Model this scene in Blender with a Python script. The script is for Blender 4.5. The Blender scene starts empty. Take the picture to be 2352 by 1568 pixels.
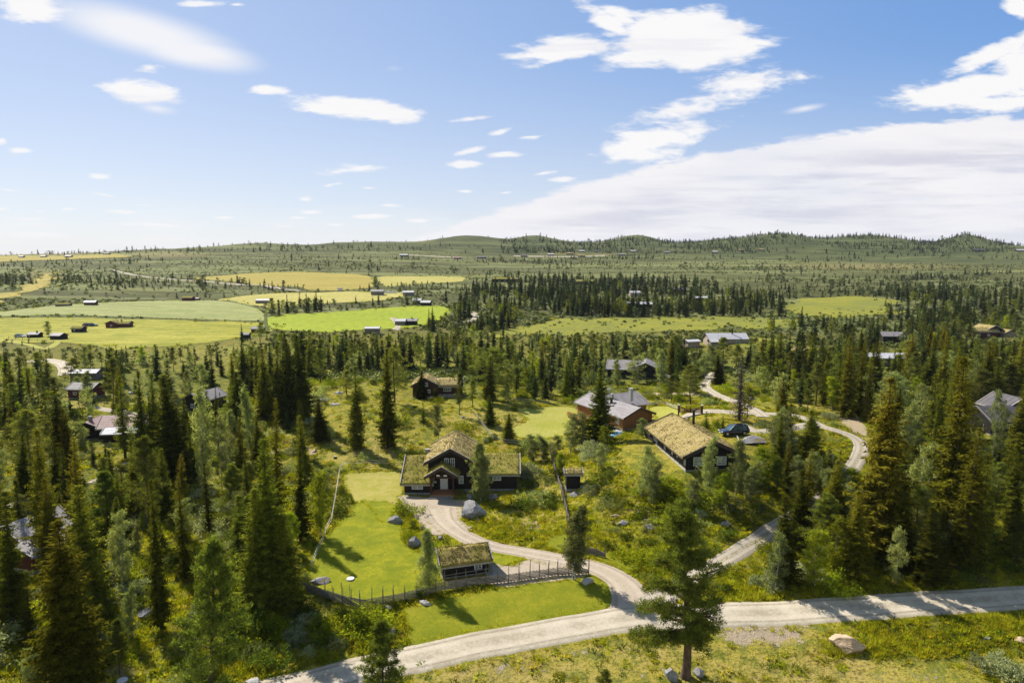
import bpy, math, random
import numpy as np
from mathutils import Vector, Matrix, geometry
R = math.radians
random.seed(11)
rng = np.random.default_rng(7)
scene = bpy.context.scene
COL = scene.collection

# ------------------------------------------------------------------ camera
IW, IH, FP = 2352.0, 1568.0, 1568.0            # the photograph is measured in a 2352 x 1568 frame
CAMH = 38.0
PITCH = math.atan2(592 - 784, -1568) if False else math.atan(192 / 1568.0)
cam_d = bpy.data.cameras.new('camera'); cam = bpy.data.objects.new('camera', cam_d); COL.objects.link(cam)
cam.location = (0, 0, CAMH); cam.rotation_euler = (R(90) - PITCH, 0, 0)
cam_d.sensor_width = 36; cam_d.lens = FP / IW * 36
cam_d.clip_start = 0.5; cam_d.clip_end = 20000
scene.camera = cam

# ------------------------------------------------------------------ light
SUN_EL, SUN_AZ = R(43), R(-43)                 # azimuth measured from +Y towards +X
sd = bpy.data.lights.new('sun', 'SUN'); so = bpy.data.objects.new('sun', sd); COL.objects.link(so)
sd.energy = 4.9; sd.angle = R(0.53); sd.color = (1.0, 0.95, 0.86)
sdir = Vector((math.sin(SUN_AZ) * math.cos(SUN_EL), math.cos(SUN_AZ) * math.cos(SUN_EL), math.sin(SUN_EL)))
so.rotation_euler = sdir.to_track_quat('Z', 'Y').to_euler()
scene.view_settings.view_transform = 'Standard'; scene.view_settings.look = 'None'
scene.view_settings.exposure = 0.72; scene.view_settings.gamma = 1.0

def cam_ray(px, py):
    cx, cy = (px - 1176) / FP, -(py - 784) / FP
    c, s = math.cos(PITCH), math.sin(PITCH)
    return cx, c + cy * s, -s + cy * c         # world x, y, z

def world_sky():
    w = bpy.data.worlds.new('World'); scene.world = w; w.use_nodes = True
    nt = w.node_tree; N = nt.nodes; L = nt.links; N.clear()
    out = N.new('ShaderNodeOutputWorld'); bg = N.new('ShaderNodeBackground'); L.new(bg.outputs[0], out.inputs[0])
    bg.inputs['Strength'].default_value = 0.10
    sky = N.new('ShaderNodeTexSky'); sky.sky_type = 'NISHITA'; sky.sun_disc = False
    sky.sun_elevation = SUN_EL; sky.sun_rotation = SUN_AZ
    sky.altitude = 900; sky.air_density = 1.0; sky.dust_density = 0.8; sky.ozone_density = 1.4
    def M(op, a, b=None, c=None, clamp=False):
        n = N.new('ShaderNodeMath'); n.operation = op; n.use_clamp = clamp
        for i, v in enumerate((a, b, c)):
            if v is None: continue
            if isinstance(v, (int, float)): n.inputs[i].default_value = v
            else: L.new(v, n.inputs[i])
        return n.outputs[0]
    def ramp(x, lo, hi, o0=0.0, o1=1.0):
        n = N.new('ShaderNodeMapRange'); n.interpolation_type = 'SMOOTHSTEP'
        L.new(x, n.inputs[0])
        for i, v in enumerate((lo, hi, o0, o1)): n.inputs[i + 1].default_value = v
        return n.outputs[0]
    tc = N.new('ShaderNodeTexCoord'); sp = N.new('ShaderNodeSeparateXYZ'); L.new(tc.outputs['Generated'], sp.inputs[0])
    y = M('MAXIMUM', sp.outputs[1], 0.05)
    u = M('DIVIDE', sp.outputs[0], y); v = M('DIVIDE', sp.outputs[2], y)
    uv = N.new('ShaderNodeCombineXYZ'); L.new(u, uv.inputs[0]); L.new(v, uv.inputs[1]); UV = uv.outputs[0]
    def noise(scale, sx, sy, detail, rough, dist=0.0, seed=0.0, rot=0.0):
        mp = N.new('ShaderNodeMapping'); L.new(UV, mp.inputs[0]); mp.inputs['Scale'].default_value = (sx, sy, 1)
        mp.inputs['Location'].default_value = (seed, seed * .7, seed); mp.inputs['Rotation'].default_value = (0, 0, rot)
        t = N.new('ShaderNodeTexNoise'); L.new(mp.outputs[0], t.inputs['Vector'])
        t.inputs['Scale'].default_value = scale; t.inputs['Detail'].default_value = detail
        t.inputs['Roughness'].default_value = rough; t.inputs['Distortion'].default_value = dist
        return t.outputs[0]
    # cloud masses: (x, y, rx, ry, degrees, strength) in the picture frame, turned into directions
    crisp = [(65, 15, 85, 45, 0, 1), (325, 212, 112, 30, -8, .9), (345, 155, 38, 12, 0, .55), (612, 207, 68, 15, -4, .8),
             (830, 252, 200, 28, -8, .95), (1055, 277, 80, 5, 6, .4), (1570, 92, 205, 74, -3, 1.3), (1410, 60, 110, 26, -32, .75), (1470, 135, 130, 30, 3, .8), (1300, 112, 130, 34, 6, 1.05),
             (1430, 40, 90, 20, -25, .6), (1400, 150, 80, 20, 0, .5), (1700, 185, 150, 34, 6, .62), (1580, 250, 170, 32, 13, .68), (1500, 320, 170, 34, 14, .85),
             (1450, 352, 110, 26, 0, .75), (2290, 120, 200, 24, 24, .75), (2260, 200, 230, 40, 9, 1.0), (2345, 170, 90, 75, 0, 1.0), (2340, 15, 45, 25, -15, .9),
             (2300, 235, 160, 24, 2, .8)]
    small = [(790, 392, 85, 11, 3), (820, 386, 55, 13, 0), (755, 426, 36, 6, 8), (1066, 378, 42, 11, 3), (1086, 345, 36, 8, 14), (1158, 355, 45, 7, 2),
             (1222, 315, 50, 6, 4), (1150, 303, 36, 8, 14), (226, 405, 34, 8, -3), (235, 447, 40, 5, -10), (284, 487, 62, 8, -4), (46, 345, 30, 9, 0), (4, 325, 16, 9, 0),
             (714, 487, 36, 7, 0), (700, 457, 20, 7, 0), (845, 497, 46, 7, 2), (890, 472, 34, 6, 2), (1290, 412, 46, 8, 5), (850, 432, 35, 4, 0), (515, 500, 24, 3, 0),
             (380, 518, 130, 6, -5), (300, 515, 50, 4, 0), (965, 506, 32, 5, 0), (770, 516, 25, 4, 0), (686, 500, 24, 4, 0), (1250, 398, 30, 5, 8), (320, 471, 25, 3, 0),
             (100, 518, 130, 8, -2), (110, 540, 150, 9, -2), (60, 503, 70, 5, 0), (1160, 443, 26, 4, 5), (1070, 440, 24, 5, 0), (470, 10, 60, 8, 0), (545, 12, 25, 5, 0),
             (20, 437, 40, 5, -5), (0, 480, 30, 4, 0), (95, 486, 20, 3, 0), (155, 480, 20, 3, 0), (655, 519, 20, 2, 0)]
    soft = [(330, 75, 280, 62, -14, .80), (440, 120, 190, 44, -10, .85), (400, 95, 120, 30, -10, .45), (1848, 250, 62, 11, 10, .5), (905, 158, 30, 9, 0, .2), (360, 250, 60, 16, -8, .45)]
    def ell(e):
        dx, dy, dz = cam_ray(e[0], e[1]); k = 1 / (math.cos(PITCH) * dy)
        mp = N.new('ShaderNodeMapping'); mp.vector_type = 'TEXTURE'; L.new(UV, mp.inputs[0])
        mp.inputs['Location'].default_value = (dx / dy, dz / dy, 0)
        mp.inputs['Rotation'].default_value = (0, 0, R(e[4]))
        mp.inputs['Scale'].default_value = (e[2] / FP, e[3] / FP, 1)
        ln = N.new('ShaderNodeVectorMath'); ln.operation = 'LENGTH'; L.new(mp.outputs[0], ln.inputs[0])
        return ln.outputs['Value']
    def field(lst, k=1.0):
        f = None
        for e in lst:
            s = e[5] if len(e) > 5 else .72
            g = M('MULTIPLY_ADD', ell(e), -s, s)          # s*(1-r)
            f = g if f is None else M('MAXIMUM', f, g)
        return f
    n1 = noise(6, 1.0, 3.2, 8, .62, .6, 3.1, R(-8))
    n2 = noise(22, 1.0, 3.5, 6, .6, .3, 1.7, R(-6))
    n3 = noise(3.0, 1.0, 6.0, 7, .55, .5, 5.2, R(-12))
    nz = M('ADD', M('MULTIPLY', M('SUBTRACT', n1, .5), 2.6), M('MULTIPLY', M('SUBTRACT', n2, .5), 1.9))
    fc = field(crisp)
    ac = M('MULTIPLY', ramp(M('ADD', fc, M('MULTIPLY', nz, .62)), .0, .50), ramp(fc, -.4, -.05))
    fs = field(small); asm = M('MULTIPLY', ramp(M('ADD', fs, M('MULTIPLY', nz, .8)), .03, .62, 0, .9), ramp(fs, -.5, -.1))
    ff = field(soft); af = ramp(M('ADD', ff, M('MULTIPLY', M('SUBTRACT', n1, .5), .10)), .0, .62, 0, .86)
    # the long bank that closes the sky to the right
    dx0, dy0, dz0 = cam_ray(1120, 482); dx1, dy1, dz1 = cam_ray(2352, 262)
    u0, v0, u1, v1 = dx0 / dy0, dz0 / dy0, dx1 / dy1, dz1 / dy1
    um, vm = cam_ray(1600, 352)[0] / cam_ray(1600, 352)[1], cam_ray(1600, 352)[2] / cam_ray(1600, 352)[1]
    # top edge as a parabola through three points
    A = np.linalg.solve(np.array([[u0 * u0, u0, 1], [um * um, um, 1], [u1 * u1, u1, 1]]), np.array([v0, vm, v1]))
    edge = M('ADD', M('MULTIPLY', M('MULTIPLY_ADD', u, float(A[0]), float(A[1])), u), float(A[2]))
    d = M('SUBTRACT', edge, v)                              # positive below the edge
    d = M('ADD', d, M('ADD', M('MULTIPLY', M('SUBTRACT', n2, .5), .030), M('MULTIPLY', M('SUBTRACT', n1, .5), .030)))
    ab = M('MULTIPLY', ramp(d, 0.0, .012), ramp(u, -.46, -.08))
    body = M('MULTIPLY_ADD', M('SUBTRACT', n3, .5), 1.5, 0)
    ab = M('MULTIPLY', ab, M('ADD', ramp(d, .0, .18, .97, .80), M('MULTIPLY', body, .7)), None, True)
    # low white veil near the horizon
    veil = ramp(v, .01, .24, .60, 0.0)
    veil2 = M('MULTIPLY', ramp(v, .02, .10, 1, 0), ramp(n3, .42, .62))
    left = M('MULTIPLY', ramp(u, -.85, .15, .16, 0.0), ramp(v, .0, .62, 1, .45))
    def over(a, b): return M('SUBTRACT', M('ADD', a, b), M('MULTIPLY', a, b))
    cl = over(over(ac, asm), over(af, M('MULTIPLY', veil2, .35)))
    up = ramp(v, -.02, .0)
    def mixc(f, a, b):
        m = N.new('ShaderNodeMix'); m.data_type = 'RGBA'; L.new(f, m.inputs[0])
        for i, c in ((6, a), (7, b)):
            if isinstance(c, tuple): m.inputs[i].default_value = (*c, 1)
            else: L.new(c, m.inputs[i])
        return m.outputs[2]
    pal = over(M('MULTIPLY', ramp(u, -.85, .85, .92, .0), ramp(v, .0, .62, 1, .72)), ramp(v, .0, .33, .97, 0.0))
    blue = mixc(ramp(v, .05, .6), (1.10, 2.30, 4.60), (.74, 1.80, 4.25))
    pale = mixc(ramp(v, .0, .30), (3.95, 4.1, 4.7), (3.2, 3.65, 4.75))
    col = mixc(pal, blue, pale)
    nk = N.new('ShaderNodeMix'); nk.data_type = 'RGBA'; nk.inputs[0].default_value = .22; L.new(col, nk.inputs[6]); L.new(sky.outputs[0], nk.inputs[7]); col = nk.outputs[2]
    n4 = noise(4.0, .8, 8.0, 8, .6, .4, 2.3, R(-9)); n5 = noise(9.0, .7, 7.0, 6, .6, .3, 6.1, R(-11))
    sh = M('ADD', M('MULTIPLY', n4, .6), M('MULTIPLY', n5, .4))
    shade = M('MULTIPLY', ramp(d, .004, .07), ramp(sh, .40, .60, 1, 0))
    bankc = mixc(shade, (5.6, 5.5, 5.65), (4.15, 4.15, 4.75))
    col = mixc(ab, col, bankc)
    cs = M('MULTIPLY', ramp(n4, .52, .66), .45)
    col = mixc(cl, col, mixc(cs, (5.85, 5.8, 5.85), (4.9, 4.9, 5.3)))
    # the part of the sky nobody sees in the picture keeps the physical sky, warmed and brightened to lift the shade
    wt = N.new('ShaderNodeMix'); wt.data_type = 'RGBA'; wt.blend_type = 'MULTIPLY'; wt.inputs[0].default_value = 1; L.new(sky.outputs[0], wt.inputs[6]); wt.inputs[7].default_value = (1.45, 1.22, .95, 1)   # broken cloud overhead whitens the skylight; extra brightness is added as shade fill
    col = mixc(ramp(sp.outputs[1], .0, .12), wt.outputs[2], col)
    L.new(col, bg.inputs[0])
    w.cycles.sampling_method = 'MANUAL'; w.cycles.sample_map_resolution = 512
SKY_TINT = (0.74, 0.77, 0.84, 1)
world_sky()

# ------------------------------------------------------------------ helpers
def tag(o, label=None, cat=None, group=None, kind=None):
    if label: o['label'] = label
    if cat: o['category'] = cat
    if group: o['group'] = group
    if kind: o['kind'] = kind
    return o

def np_mesh(name, V, F, mat=None, smooth=False, loop_total=None):
    """V (n,3); F (m,3) or (m,4) array, or a list of such arrays."""
    me = bpy.data.meshes.new(name)
    Fs = F if isinstance(F, list) else [F]
    Fs = [np.asarray(f, dtype=np.int32) for f in Fs if len(f)]
    nl = sum(f.size for f in Fs); nf = sum(len(f) for f in Fs)
    V = np.asarray(V, dtype=np.float32)
    me.vertices.add(len(V)); me.vertices.foreach_set('co', V.ravel())
    me.loops.add(nl); me.polygons.add(nf)
    me.loops.foreach_set('vertex_index', np.concatenate([f.ravel() for f in Fs]))
    tot = np.concatenate([np.full(len(f), f.shape[1], np.int32) for f in Fs])
    st = np.concatenate([[0], np.cumsum(tot)[:-1]]).astype(np.int32)
    me.polygons.foreach_set('loop_start', st)
    try: me.polygons.foreach_set('loop_total', tot)
    except Exception: pass
    if smooth: me.polygons.foreach_set('use_smooth', np.ones(nf, bool))
    if mat: me.materials.append(mat)
    me.update(calc_edges=True)
    return me

def obj(name, me, parent=None, loc=None):
    o = bpy.data.objects.new(name, me); COL.objects.link(o)
    if parent: o.parent = parent
    if loc is not None: o.location = loc
    return o

def empty(name, loc, rz=0.0, scale=1.0):
    o = bpy.data.objects.new(name, None); COL.objects.link(o)
    o.location = loc; o.rotation_euler = (0, 0, rz); o.scale = (scale,) * 3; o.empty_display_size = .5
    return o

_T = np.random.default_rng(3).random((256, 256))
def vnoise(x, y, scale, seed=0):
    x = np.asarray(x) / scale + seed * 17.31; y = np.asarray(y) / scale + seed * 9.77
    xi = np.floor(x).astype(int); yi = np.floor(y).astype(int); fx = x - xi; fy = y - yi
    fx = fx * fx * (3 - 2 * fx); fy = fy * fy * (3 - 2 * fy)
    a = _T[xi & 255, yi & 255]; b = _T[(xi + 1) & 255, yi & 255]; c = _T[xi & 255, (yi + 1) & 255]; d = _T[(xi + 1) & 255, (yi + 1) & 255]
    return (a * (1 - fx) + b * fx) * (1 - fy) + (c * (1 - fx) + d * fx) * fy
def fbm(x, y, scale, seed=0, octv=4):
    s = 0; a = .5; t = 0
    for k in range(octv):
        s = s + a * vnoise(x, y, scale / 2 ** k, seed + k * 3.3); t += a; a *= .5
    return s / t

# ------------------------------------------------------------------ materials
def mat_base(name):
    m = bpy.data.materials.new(name); m.use_nodes = True; nt = m.node_tree
    for n in list(nt.nodes): nt.nodes.remove(n)
    out = nt.nodes.new('ShaderNodeOutputMaterial')
    return m, nt, nt.nodes, nt.links, out
def nt_noise(N, L, vec, scale, detail=4, rough=.55, dist=0.0):
    t = N.new('ShaderNodeTexNoise'); t.inputs['Scale'].default_value = scale; t.inputs['Detail'].default_value = detail
    t.inputs['Roughness'].default_value = rough; t.inputs['Distortion'].default_value = dist
    if vec is not None: L.new(vec, t.inputs['Vector'])
    return t.outputs[0]
def nt_ramp(N, L, x, lo, hi, o0=0., o1=1.):
    n = N.new('ShaderNodeMapRange'); n.interpolation_type = 'SMOOTHSTEP'; L.new(x, n.inputs[0])
    for i, v in enumerate((lo, hi, o0, o1)): n.inputs[i + 1].default_value = v
    return n.outputs[0]
def nt_math(N, L, op, a, b=0.0, clamp=False):
    n = N.new('ShaderNodeMath'); n.operation = op; n.use_clamp = clamp
    for i, v in enumerate((a, b)):
        if isinstance(v, (int, float)): n.inputs[i].default_value = v
        else: L.new(v, n.inputs[i])
    return n.outputs[0]
def nt_mix(N, L, f, a, b, blend='MIX'):
    m = N.new('ShaderNodeMix'); m.data_type = 'RGBA'; m.blend_type = blend
    if isinstance(f, (int, float)): m.inputs[0].default_value = f
    else: L.new(f, m.inputs[0])
    for i, c in ((6, a), (7, b)):
        if isinstance(c, (tuple, list)): m.inputs[i].default_value = (*c[:3], 1)
        else: L.new(c, m.inputs[i])
    return m.outputs[2]
def nt_scale(N, L, vec, s):
    m = N.new('ShaderNodeMapping'); m.inputs['Scale'].default_value = s; L.new(vec, m.inputs[0]); return m.outputs[0]
def nt_bump(N, L, h, dist, strength=1.0):
    b = N.new('ShaderNodeBump'); b.inputs['Distance'].default_value = dist; b.inputs['Strength'].default_value = strength
    L.new(h, b.inputs['Height']); return b.outputs[0]

def mat_simple(name, c1, c2=None, scale=3.0, rough=.8, stretch=(1, 1, 1), bump=0.0, metallic=0.0, detail=5, lo=.35, hi=.65, spec=.3, coords='Object'):
    m, nt, N, L, out = mat_base(name)
    p = N.new('ShaderNodeBsdfPrincipled'); L.new(p.outputs[0], out.inputs[0])
    p.inputs['Roughness'].default_value = rough; p.inputs['Metallic'].default_value = metallic
    p.inputs['Specular IOR Level'].default_value = spec
    if c2 is None: p.inputs['Base Color'].default_value = (*c1, 1)
    else:
        tc = N.new('ShaderNodeTexCoord'); v = nt_scale(N, L, tc.outputs[coords], stretch)
        n = nt_noise(N, L, v, scale, detail)
        L.new(nt_mix(N, L, nt_ramp(N, L, n, lo, hi), c1, c2), p.inputs['Base Color'])
        if bump: L.new(nt_bump(N, L, n, bump), p.inputs['Normal'])
    return m

def mat_boards(name, c1, c2, pitch=.18, axis='xy', rough=.75):
    """vertical board cladding: dark gaps at a regular pitch along the wall."""
    m, nt, N, L, out = mat_base(name)
    p = N.new('ShaderNodeBsdfPrincipled'); L.new(p.outputs[0], out.inputs[0]); p.inputs['Roughness'].default_value = rough
    p.inputs['Specular IOR Level'].default_value = .25
    tc = N.new('ShaderNodeTexCoord'); sp = N.new('ShaderNodeSeparateXYZ'); L.new(tc.outputs['Object'], sp.inputs[0])
    s = nt_math(N, L, 'ADD', sp.outputs[0], sp.outputs[1])
    if axis == 'z': s = sp.outputs[2]
    t = nt_math(N, L, 'DIVIDE', s, pitch); fr = nt_math(N, L, 'FRACT', t); fl = nt_math(N, L, 'FLOOR', t)
    gap = nt_math(N, L, 'LESS_THAN', fr, .14)
    wn = N.new('ShaderNodeTexWhiteNoise'); wn.noise_dimensions = '1D'; L.new(fl, wn.inputs['W'])
    grain = nt_noise(N, L, nt_scale(N, L, tc.outputs['Object'], (9, 9, 1.2)), 2.5, 4)
    f = nt_math(N, L, 'ADD', nt_math(N, L, 'MULTIPLY', wn.outputs[0], .55), nt_math(N, L, 'MULTIPLY', grain, .5), True)
    c = nt_mix(N, L, f, c1, c2); c = nt_mix(N, L, nt_math(N, L, 'MULTIPLY', gap, .75), c, tuple(x * .3 for x in c1))
    L.new(c, p.inputs['Base Color'])
    L.new(nt_bump(N, L, nt_math(N, L, 'SUBTRACT', 1.0, gap), .02), p.inputs['Normal'])
    return m

# ------------------------------------------------------------------ terrain
def unit_ray(px, py):
    dx, dy, dz = cam_ray(px, py); l = math.sqrt(dx * dx + dy * dy); return dx / l, dy / l, dz / l
def pt_z(px, py, z):
    dx, dy, dz = unit_ray(px, py); r = (z - CAMH) / dz; return (dx * r, dy * r, z)
def pt_r(px, py, r):
    dx, dy, dz = unit_ray(px, py); return (dx * r, dy * r, CAMH + dz * r)

def pt_d(px, py, d):
    dx, dy, dz = cam_ray(px, py); return (dx / dy * d, d, CAMH + dz / dy * d)
ANZ = [  # picture x, y, ground height
 (60,1550,-1),(350,1560,-1.2),(700,1560,-1.6),(950,1530,-1.4),(1176,1555,-1.8),(1500,1560,-2),(1900,1560,-2),(2300,1560,-1.6),
 (900,1497,-1.2),(1100,1462,-1.0),(1300,1440,-.8),(1480,1400,-.4),(1650,1408,-.4),(1900,1390,-.2),(2340,1368,.4),
 (1000,1420,-.8),(1300,1370,-.4),(720,1370,-.3),(850,1330,-.3),(900,1250,-.1),(850,1180,0),(800,1100,.3),(900,1090,.3),(930,1135,0),(1190,1125,.1),(1040,1145,0),
 (1000,1030,.5),(1120,1030,.6),(1000,1200,-.2),(1060,1190,.1),(1060,1325,-.3),(1200,1280,-.3),(1200,1220,.1),(1350,1320,-.2),(1180,1160,.5),(1280,1180,.6),
 (1250,1100,.8),(1315,1130,1.1),(1230,1050,1.0),(1260,1000,1.5),(1400,1150,2.2),(1380,1060,4.4),(1440,1020,5.4),(1485,1008,5.7),(1540,1050,5.8),(1575,1083,5.7),(1650,1090,5.6),(1712,1080,5.6),
 (1470,1200,1.2),(1560,1180,2.4),(1650,1160,3.3),(1500,1280,.2),(1660,1240,1.4),(1760,1150,3.4),(1680,995,6.8),(1760,1010,6.6),(1640,960,6.6),(1600,940,6.3),(1740,950,6.6),(1830,1060,5.0),
 (1640,1290,.2),(1760,1230,.8),(1840,1180,1.6),(1920,1110,2.8),(1975,1020,4.8),(1890,980,6.0),(2050,1060,4),(2050,1250,.8),(2250,1250,1.0),(2250,1330,.6),(2100,1350,.2),(1850,1330,.1),(1750,1360,-.2),
 (2300,1170,2.0),(2300,1010,4.0),(2150,980,5.0),(2050,900,5.5),(2330,900,5),(1440,1000,2.4),(1380,1000,2.0),(1330,940,2.0),(1230,960,2.0),(1180,940,2.6),(1520,940,3.5),
 (850,980,2.6),(850,900,5.2),(740,885,5.5),(740,990,2.4),(1000,960,3.0),(960,915,3.0),(1080,915,2.6),(650,980,2.2),(600,1080,.6),(600,1200,.1),(450,1250,0),(450,1100,.4),(450,1000,.8),
 (100,1450,-.8),(300,1450,-.6),(100,1300,-.4),(300,1300,-.2),(100,1150,0),(300,1130,0),(100,1000,.2),(280,980,.5),(170,920,1.6),(60,900,1.8),(100,850,3.2),(150,880,2.6),(430,940,.8),(620,880,2),
 (1650,880,4.0),(1800,900,5.0),(1500,880,2.0),(1350,860,1.5),(1200,860,1.6),(1100,840,1.0),(850,830,1.0),(1650,810,1.5),(1850,830,2.5),(2100,820,3.5),(2330,830,5),
]
ANR = [  # picture x, y, distance
 (0,800,250),(130,790,262),(350,800,250),(600,795,258),(0,770,292),(135,778,278),(272,755,318),(180,760,305),(600,765,292),(600,745,330),(0,725,350),(300,722,365),(600,718,375),
 (0,700,420),(210,700,420),(435,690,460),(600,692,450),(870,680,490),(960,685,480),(930,745,345),(850,760,310),(1050,740,350),(1000,712,410),(760,700,430),(740,722,370),
 (500,672,510),(760,668,520),(640,650,590),(900,655,570),(1050,650,600),(640,625,720),(850,630,680),(980,635,670),(200,650,560),(0,650,560),(200,625,720),(0,620,740),
 (0,600,930),(200,600,900),(450,600,850),(700,600,860),(950,600,930),(1200,605,950),
 (1200,750,330),(1450,740,350),(1800,745,340),(1670,792,268),(2050,780,300),(2265,770,280),(2340,740,330),(1200,700,430),(1450,700,430),(1700,700,430),(1950,710,410),(1560,672,520),(1300,660,560),(2200,690,450),
 (1300,630,720),(1600,630,720),(1900,640,680),(2300,640,680),(1400,605,980),(1700,605,980),(2000,605,980),(2300,605,980),
 (1200,590,1130),(1430,587,1180),(1700,588,1180),(2000,590,1150),(2340,590,1150),(1000,590,1080),(800,590,1030),(600,585,1050),(400,588,1000)]
SKY = [(-300,590,1450),(0,588,1430),(100,587,1430),(200,584,1430),(280,578,1400),(400,572,1400),(500,566,1330),(600,560,1380),(694,566,1400),(770,558,1420),(846,556,1430),(973,554,1440),(1036,546,1460),
 (1100,544,1480),(1160,552,1480),(1227,544.5,1490),(1291,553,1500),(1393,556,1510),(1463,544.5,1520),(1532,556,1530),(1672,550,1550),(1755,543,1560),(1801,538.5,1560),(1857,548,1570),(1933,547,1580),
 (2009,543,1640),(2072,554,1680),(2180,553,1720),(2225,543.5,1740),(2270,556,1740),(2313,564,1750),(2352,567,1750),(2600,560,1750)]
PTS = [pt_z(*a) for a in ANZ] + [pt_d(*a) for a in ANR] + [pt_r(*a) for a in SKY]
for a in SKY[::3]:
    x, y, z = pt_r(*a); PTS.append((x * 1.3, y * 1.3, z - 45)); PTS.append((x * 3, y * 3, -60))
for t in range(-80, 81, 20):
    for rr, zz in ((8, -3), (35, -2.4), (60, -1.6) if abs(t) > 45 else (46, -2.1)):
        PTS.append((rr * math.sin(R(t)), rr * math.cos(R(t)), zz))
for t in (-78, -60, 60, 78):
    for rr, zz in ((100, 1), (200, 3), (400, 5), (800, 25), (1500, 45), (3000, -20)):
        PTS.append((rr * math.sin(R(t)), rr * math.cos(R(t)), zz))
PTS = np.array(PTS)
def lp(x, y): return np.stack([np.arctan2(x, y) * 1.25, np.log(np.hypot(x, y))], -1)
CP = lp(PTS[:, 0], PTS[:, 1])
def kern(a, b): return np.sqrt(((a[:, None] - b[None]) ** 2).sum(-1) + .02 ** 2)
n_ = len(CP); Kc = kern(CP, CP) - np.eye(n_) * 0.0015; Pm = np.c_[np.ones(n_), CP]
WR = np.linalg.solve(np.block([[Kc, Pm], [Pm.T, np.zeros((3, 3))]]), np.r_[PTS[:, 2], 0, 0, 0])
TH = np.concatenate([np.linspace(R(-80), R(-44), 50)[:-1], np.linspace(R(-44), R(44), 760), np.linspace(R(44), R(80), 50)[1:]])
LR = np.linspace(math.log(8), math.log(5200), 880)
gT, gL = np.meshgrid(TH, LR)                    # rows: distance, columns: bearing
HG = np.zeros(gT.size); Q = np.stack([gT.ravel() * 1.25, gL.ravel()], -1)
for i in range(0, len(Q), 20000):
    q = Q[i:i + 20000]; HG[i:i + 20000] = kern(q, CP) @ WR[:n_] + WR[n_] + q @ WR[n_ + 1:]
HG = HG.reshape(gT.shape)
for _ in range(2):
    P_ = np.pad(HG, 2, mode='edge')
    HG = (P_[2:-2, :-4] + P_[2:-2, 4:] + P_[:-4, 2:-2] + P_[4:, 2:-2] + 2 * (P_[2:-2, 1:-3] + P_[2:-2, 3:-1] + P_[1:-3, 2:-2] + P_[3:-1, 2:-2]) + 4 * HG) / 16
gR = np.exp(gL); gX = gR * np.sin(gT); gY = gR * np.cos(gT)
far = np.clip((gR - 700) / 900, 0, 1); mid = np.clip((gR - 120) / 200, 0, 1)
HG += (fbm(gX, gY, 9, 1, 3) - .5) * .45 * (1 - mid * .3) + (fbm(gX, gY, 45, 2, 3) - .5) * 1.2 * mid * (1 - far) + (fbm(gX, gY, 150, 5, 4) - .5) * 3 * far + (fbm(gX, gY, 40, 6, 3) - .5) * 2.6 * far

for px_, r_, hb, sx in ((1075, 1470, 5, 60), (1227, 1490, 7, 40), (1463, 1520, 9, 50), (1640, 1540, 3, 60), (1790, 1560, 7, 60), (2005, 1640, 6, 60), (2225, 1740, 12, 34), (600, 1380, 3, 60), (1330, 1500, -4, 40), (1545, 1530, -4, 40), (1880, 1580, -3, 30), (2110, 1690, -5, 50)):
    q_ = unit_ray(px_, 560); cx_, cy_ = q_[0] * r_, q_[1] * r_; tx_, ty_ = q_[1], -q_[0]; a_ = (gX - cx_) * tx_ + (gY - cy_) * ty_; b_ = (gX - cx_) * q_[0] + (gY - cy_) * q_[1]
    HG += hb * np.exp(-(a_ / (sx * 1.35 / FP * r_)) ** 2 - (b_ / 110) ** 2) * .58

def height(x, y):
    x = np.asarray(x, float); y = np.asarray(y, float)
    t = np.arctan2(x, y); l = np.log(np.maximum(np.hypot(x, y), 8.01))
    ti = np.interp(t, TH, np.arange(len(TH))); li = (l - LR[0]) / (LR[1] - LR[0])
    t0 = np.clip(ti.astype(int), 0, len(TH) - 2); l0 = np.clip(li.astype(int), 0, len(LR) - 2)
    ft = ti - t0; fl = li - l0
    return (HG[l0, t0] * (1 - ft) + HG[l0, t0 + 1] * ft) * (1 - fl) + (HG[l0 + 1, t0] * (1 - ft) + HG[l0 + 1, t0 + 1] * ft) * fl
def hz(x, y): return float(height(np.array([x]), np.array([y]))[0])
_RS = np.exp(np.linspace(math.log(30), math.log(2600), 1600))
def at(px, py, z_only=False):
    dx, dy, dz = unit_ray(px, py)
    h = height(dx * _RS, dy * _RS); zr = CAMH + dz * _RS
    k = np.argmax(zr <= h)
    if zr[k] > h[k]: k = len(_RS) - 1
    if k == 0: k = 1
    a, b = zr[k - 1] - h[k - 1], zr[k] - h[k]
    t = a / (a - b) if a != b else 0
    r = _RS[k - 1] + (_RS[k] - _RS[k - 1]) * min(max(t, 0), 1)
    return (dx * r, dy * r, hz(dx * r, dy * r))
def proj(x, y, z):
    c, s = math.cos(PITCH), math.sin(PITCH); zz = np.asarray(z) - CAMH
    d = np.asarray(y) * c - zz * s; uu = np.asarray(x) / d; vv = (np.asarray(y) * s + zz * c) / d
    return 1176 + uu * FP, 784 - vv * FP, d
# ------------------------------------------------------------------ ground
def inpoly(px, py, poly):
    poly = np.asarray(poly, float); inside = np.zeros(np.shape(px), bool); j = len(poly) - 1
    for i in range(len(poly)):
        xi, yi = poly[i]; xj, yj = poly[j]
        c = ((yi > py) != (yj > py)) & (px < (xj - xi) * (py - yi) / ((yj - yi) if yj != yi else 1e-9) + xi)
        inside ^= c; j = i
    return inside

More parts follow.
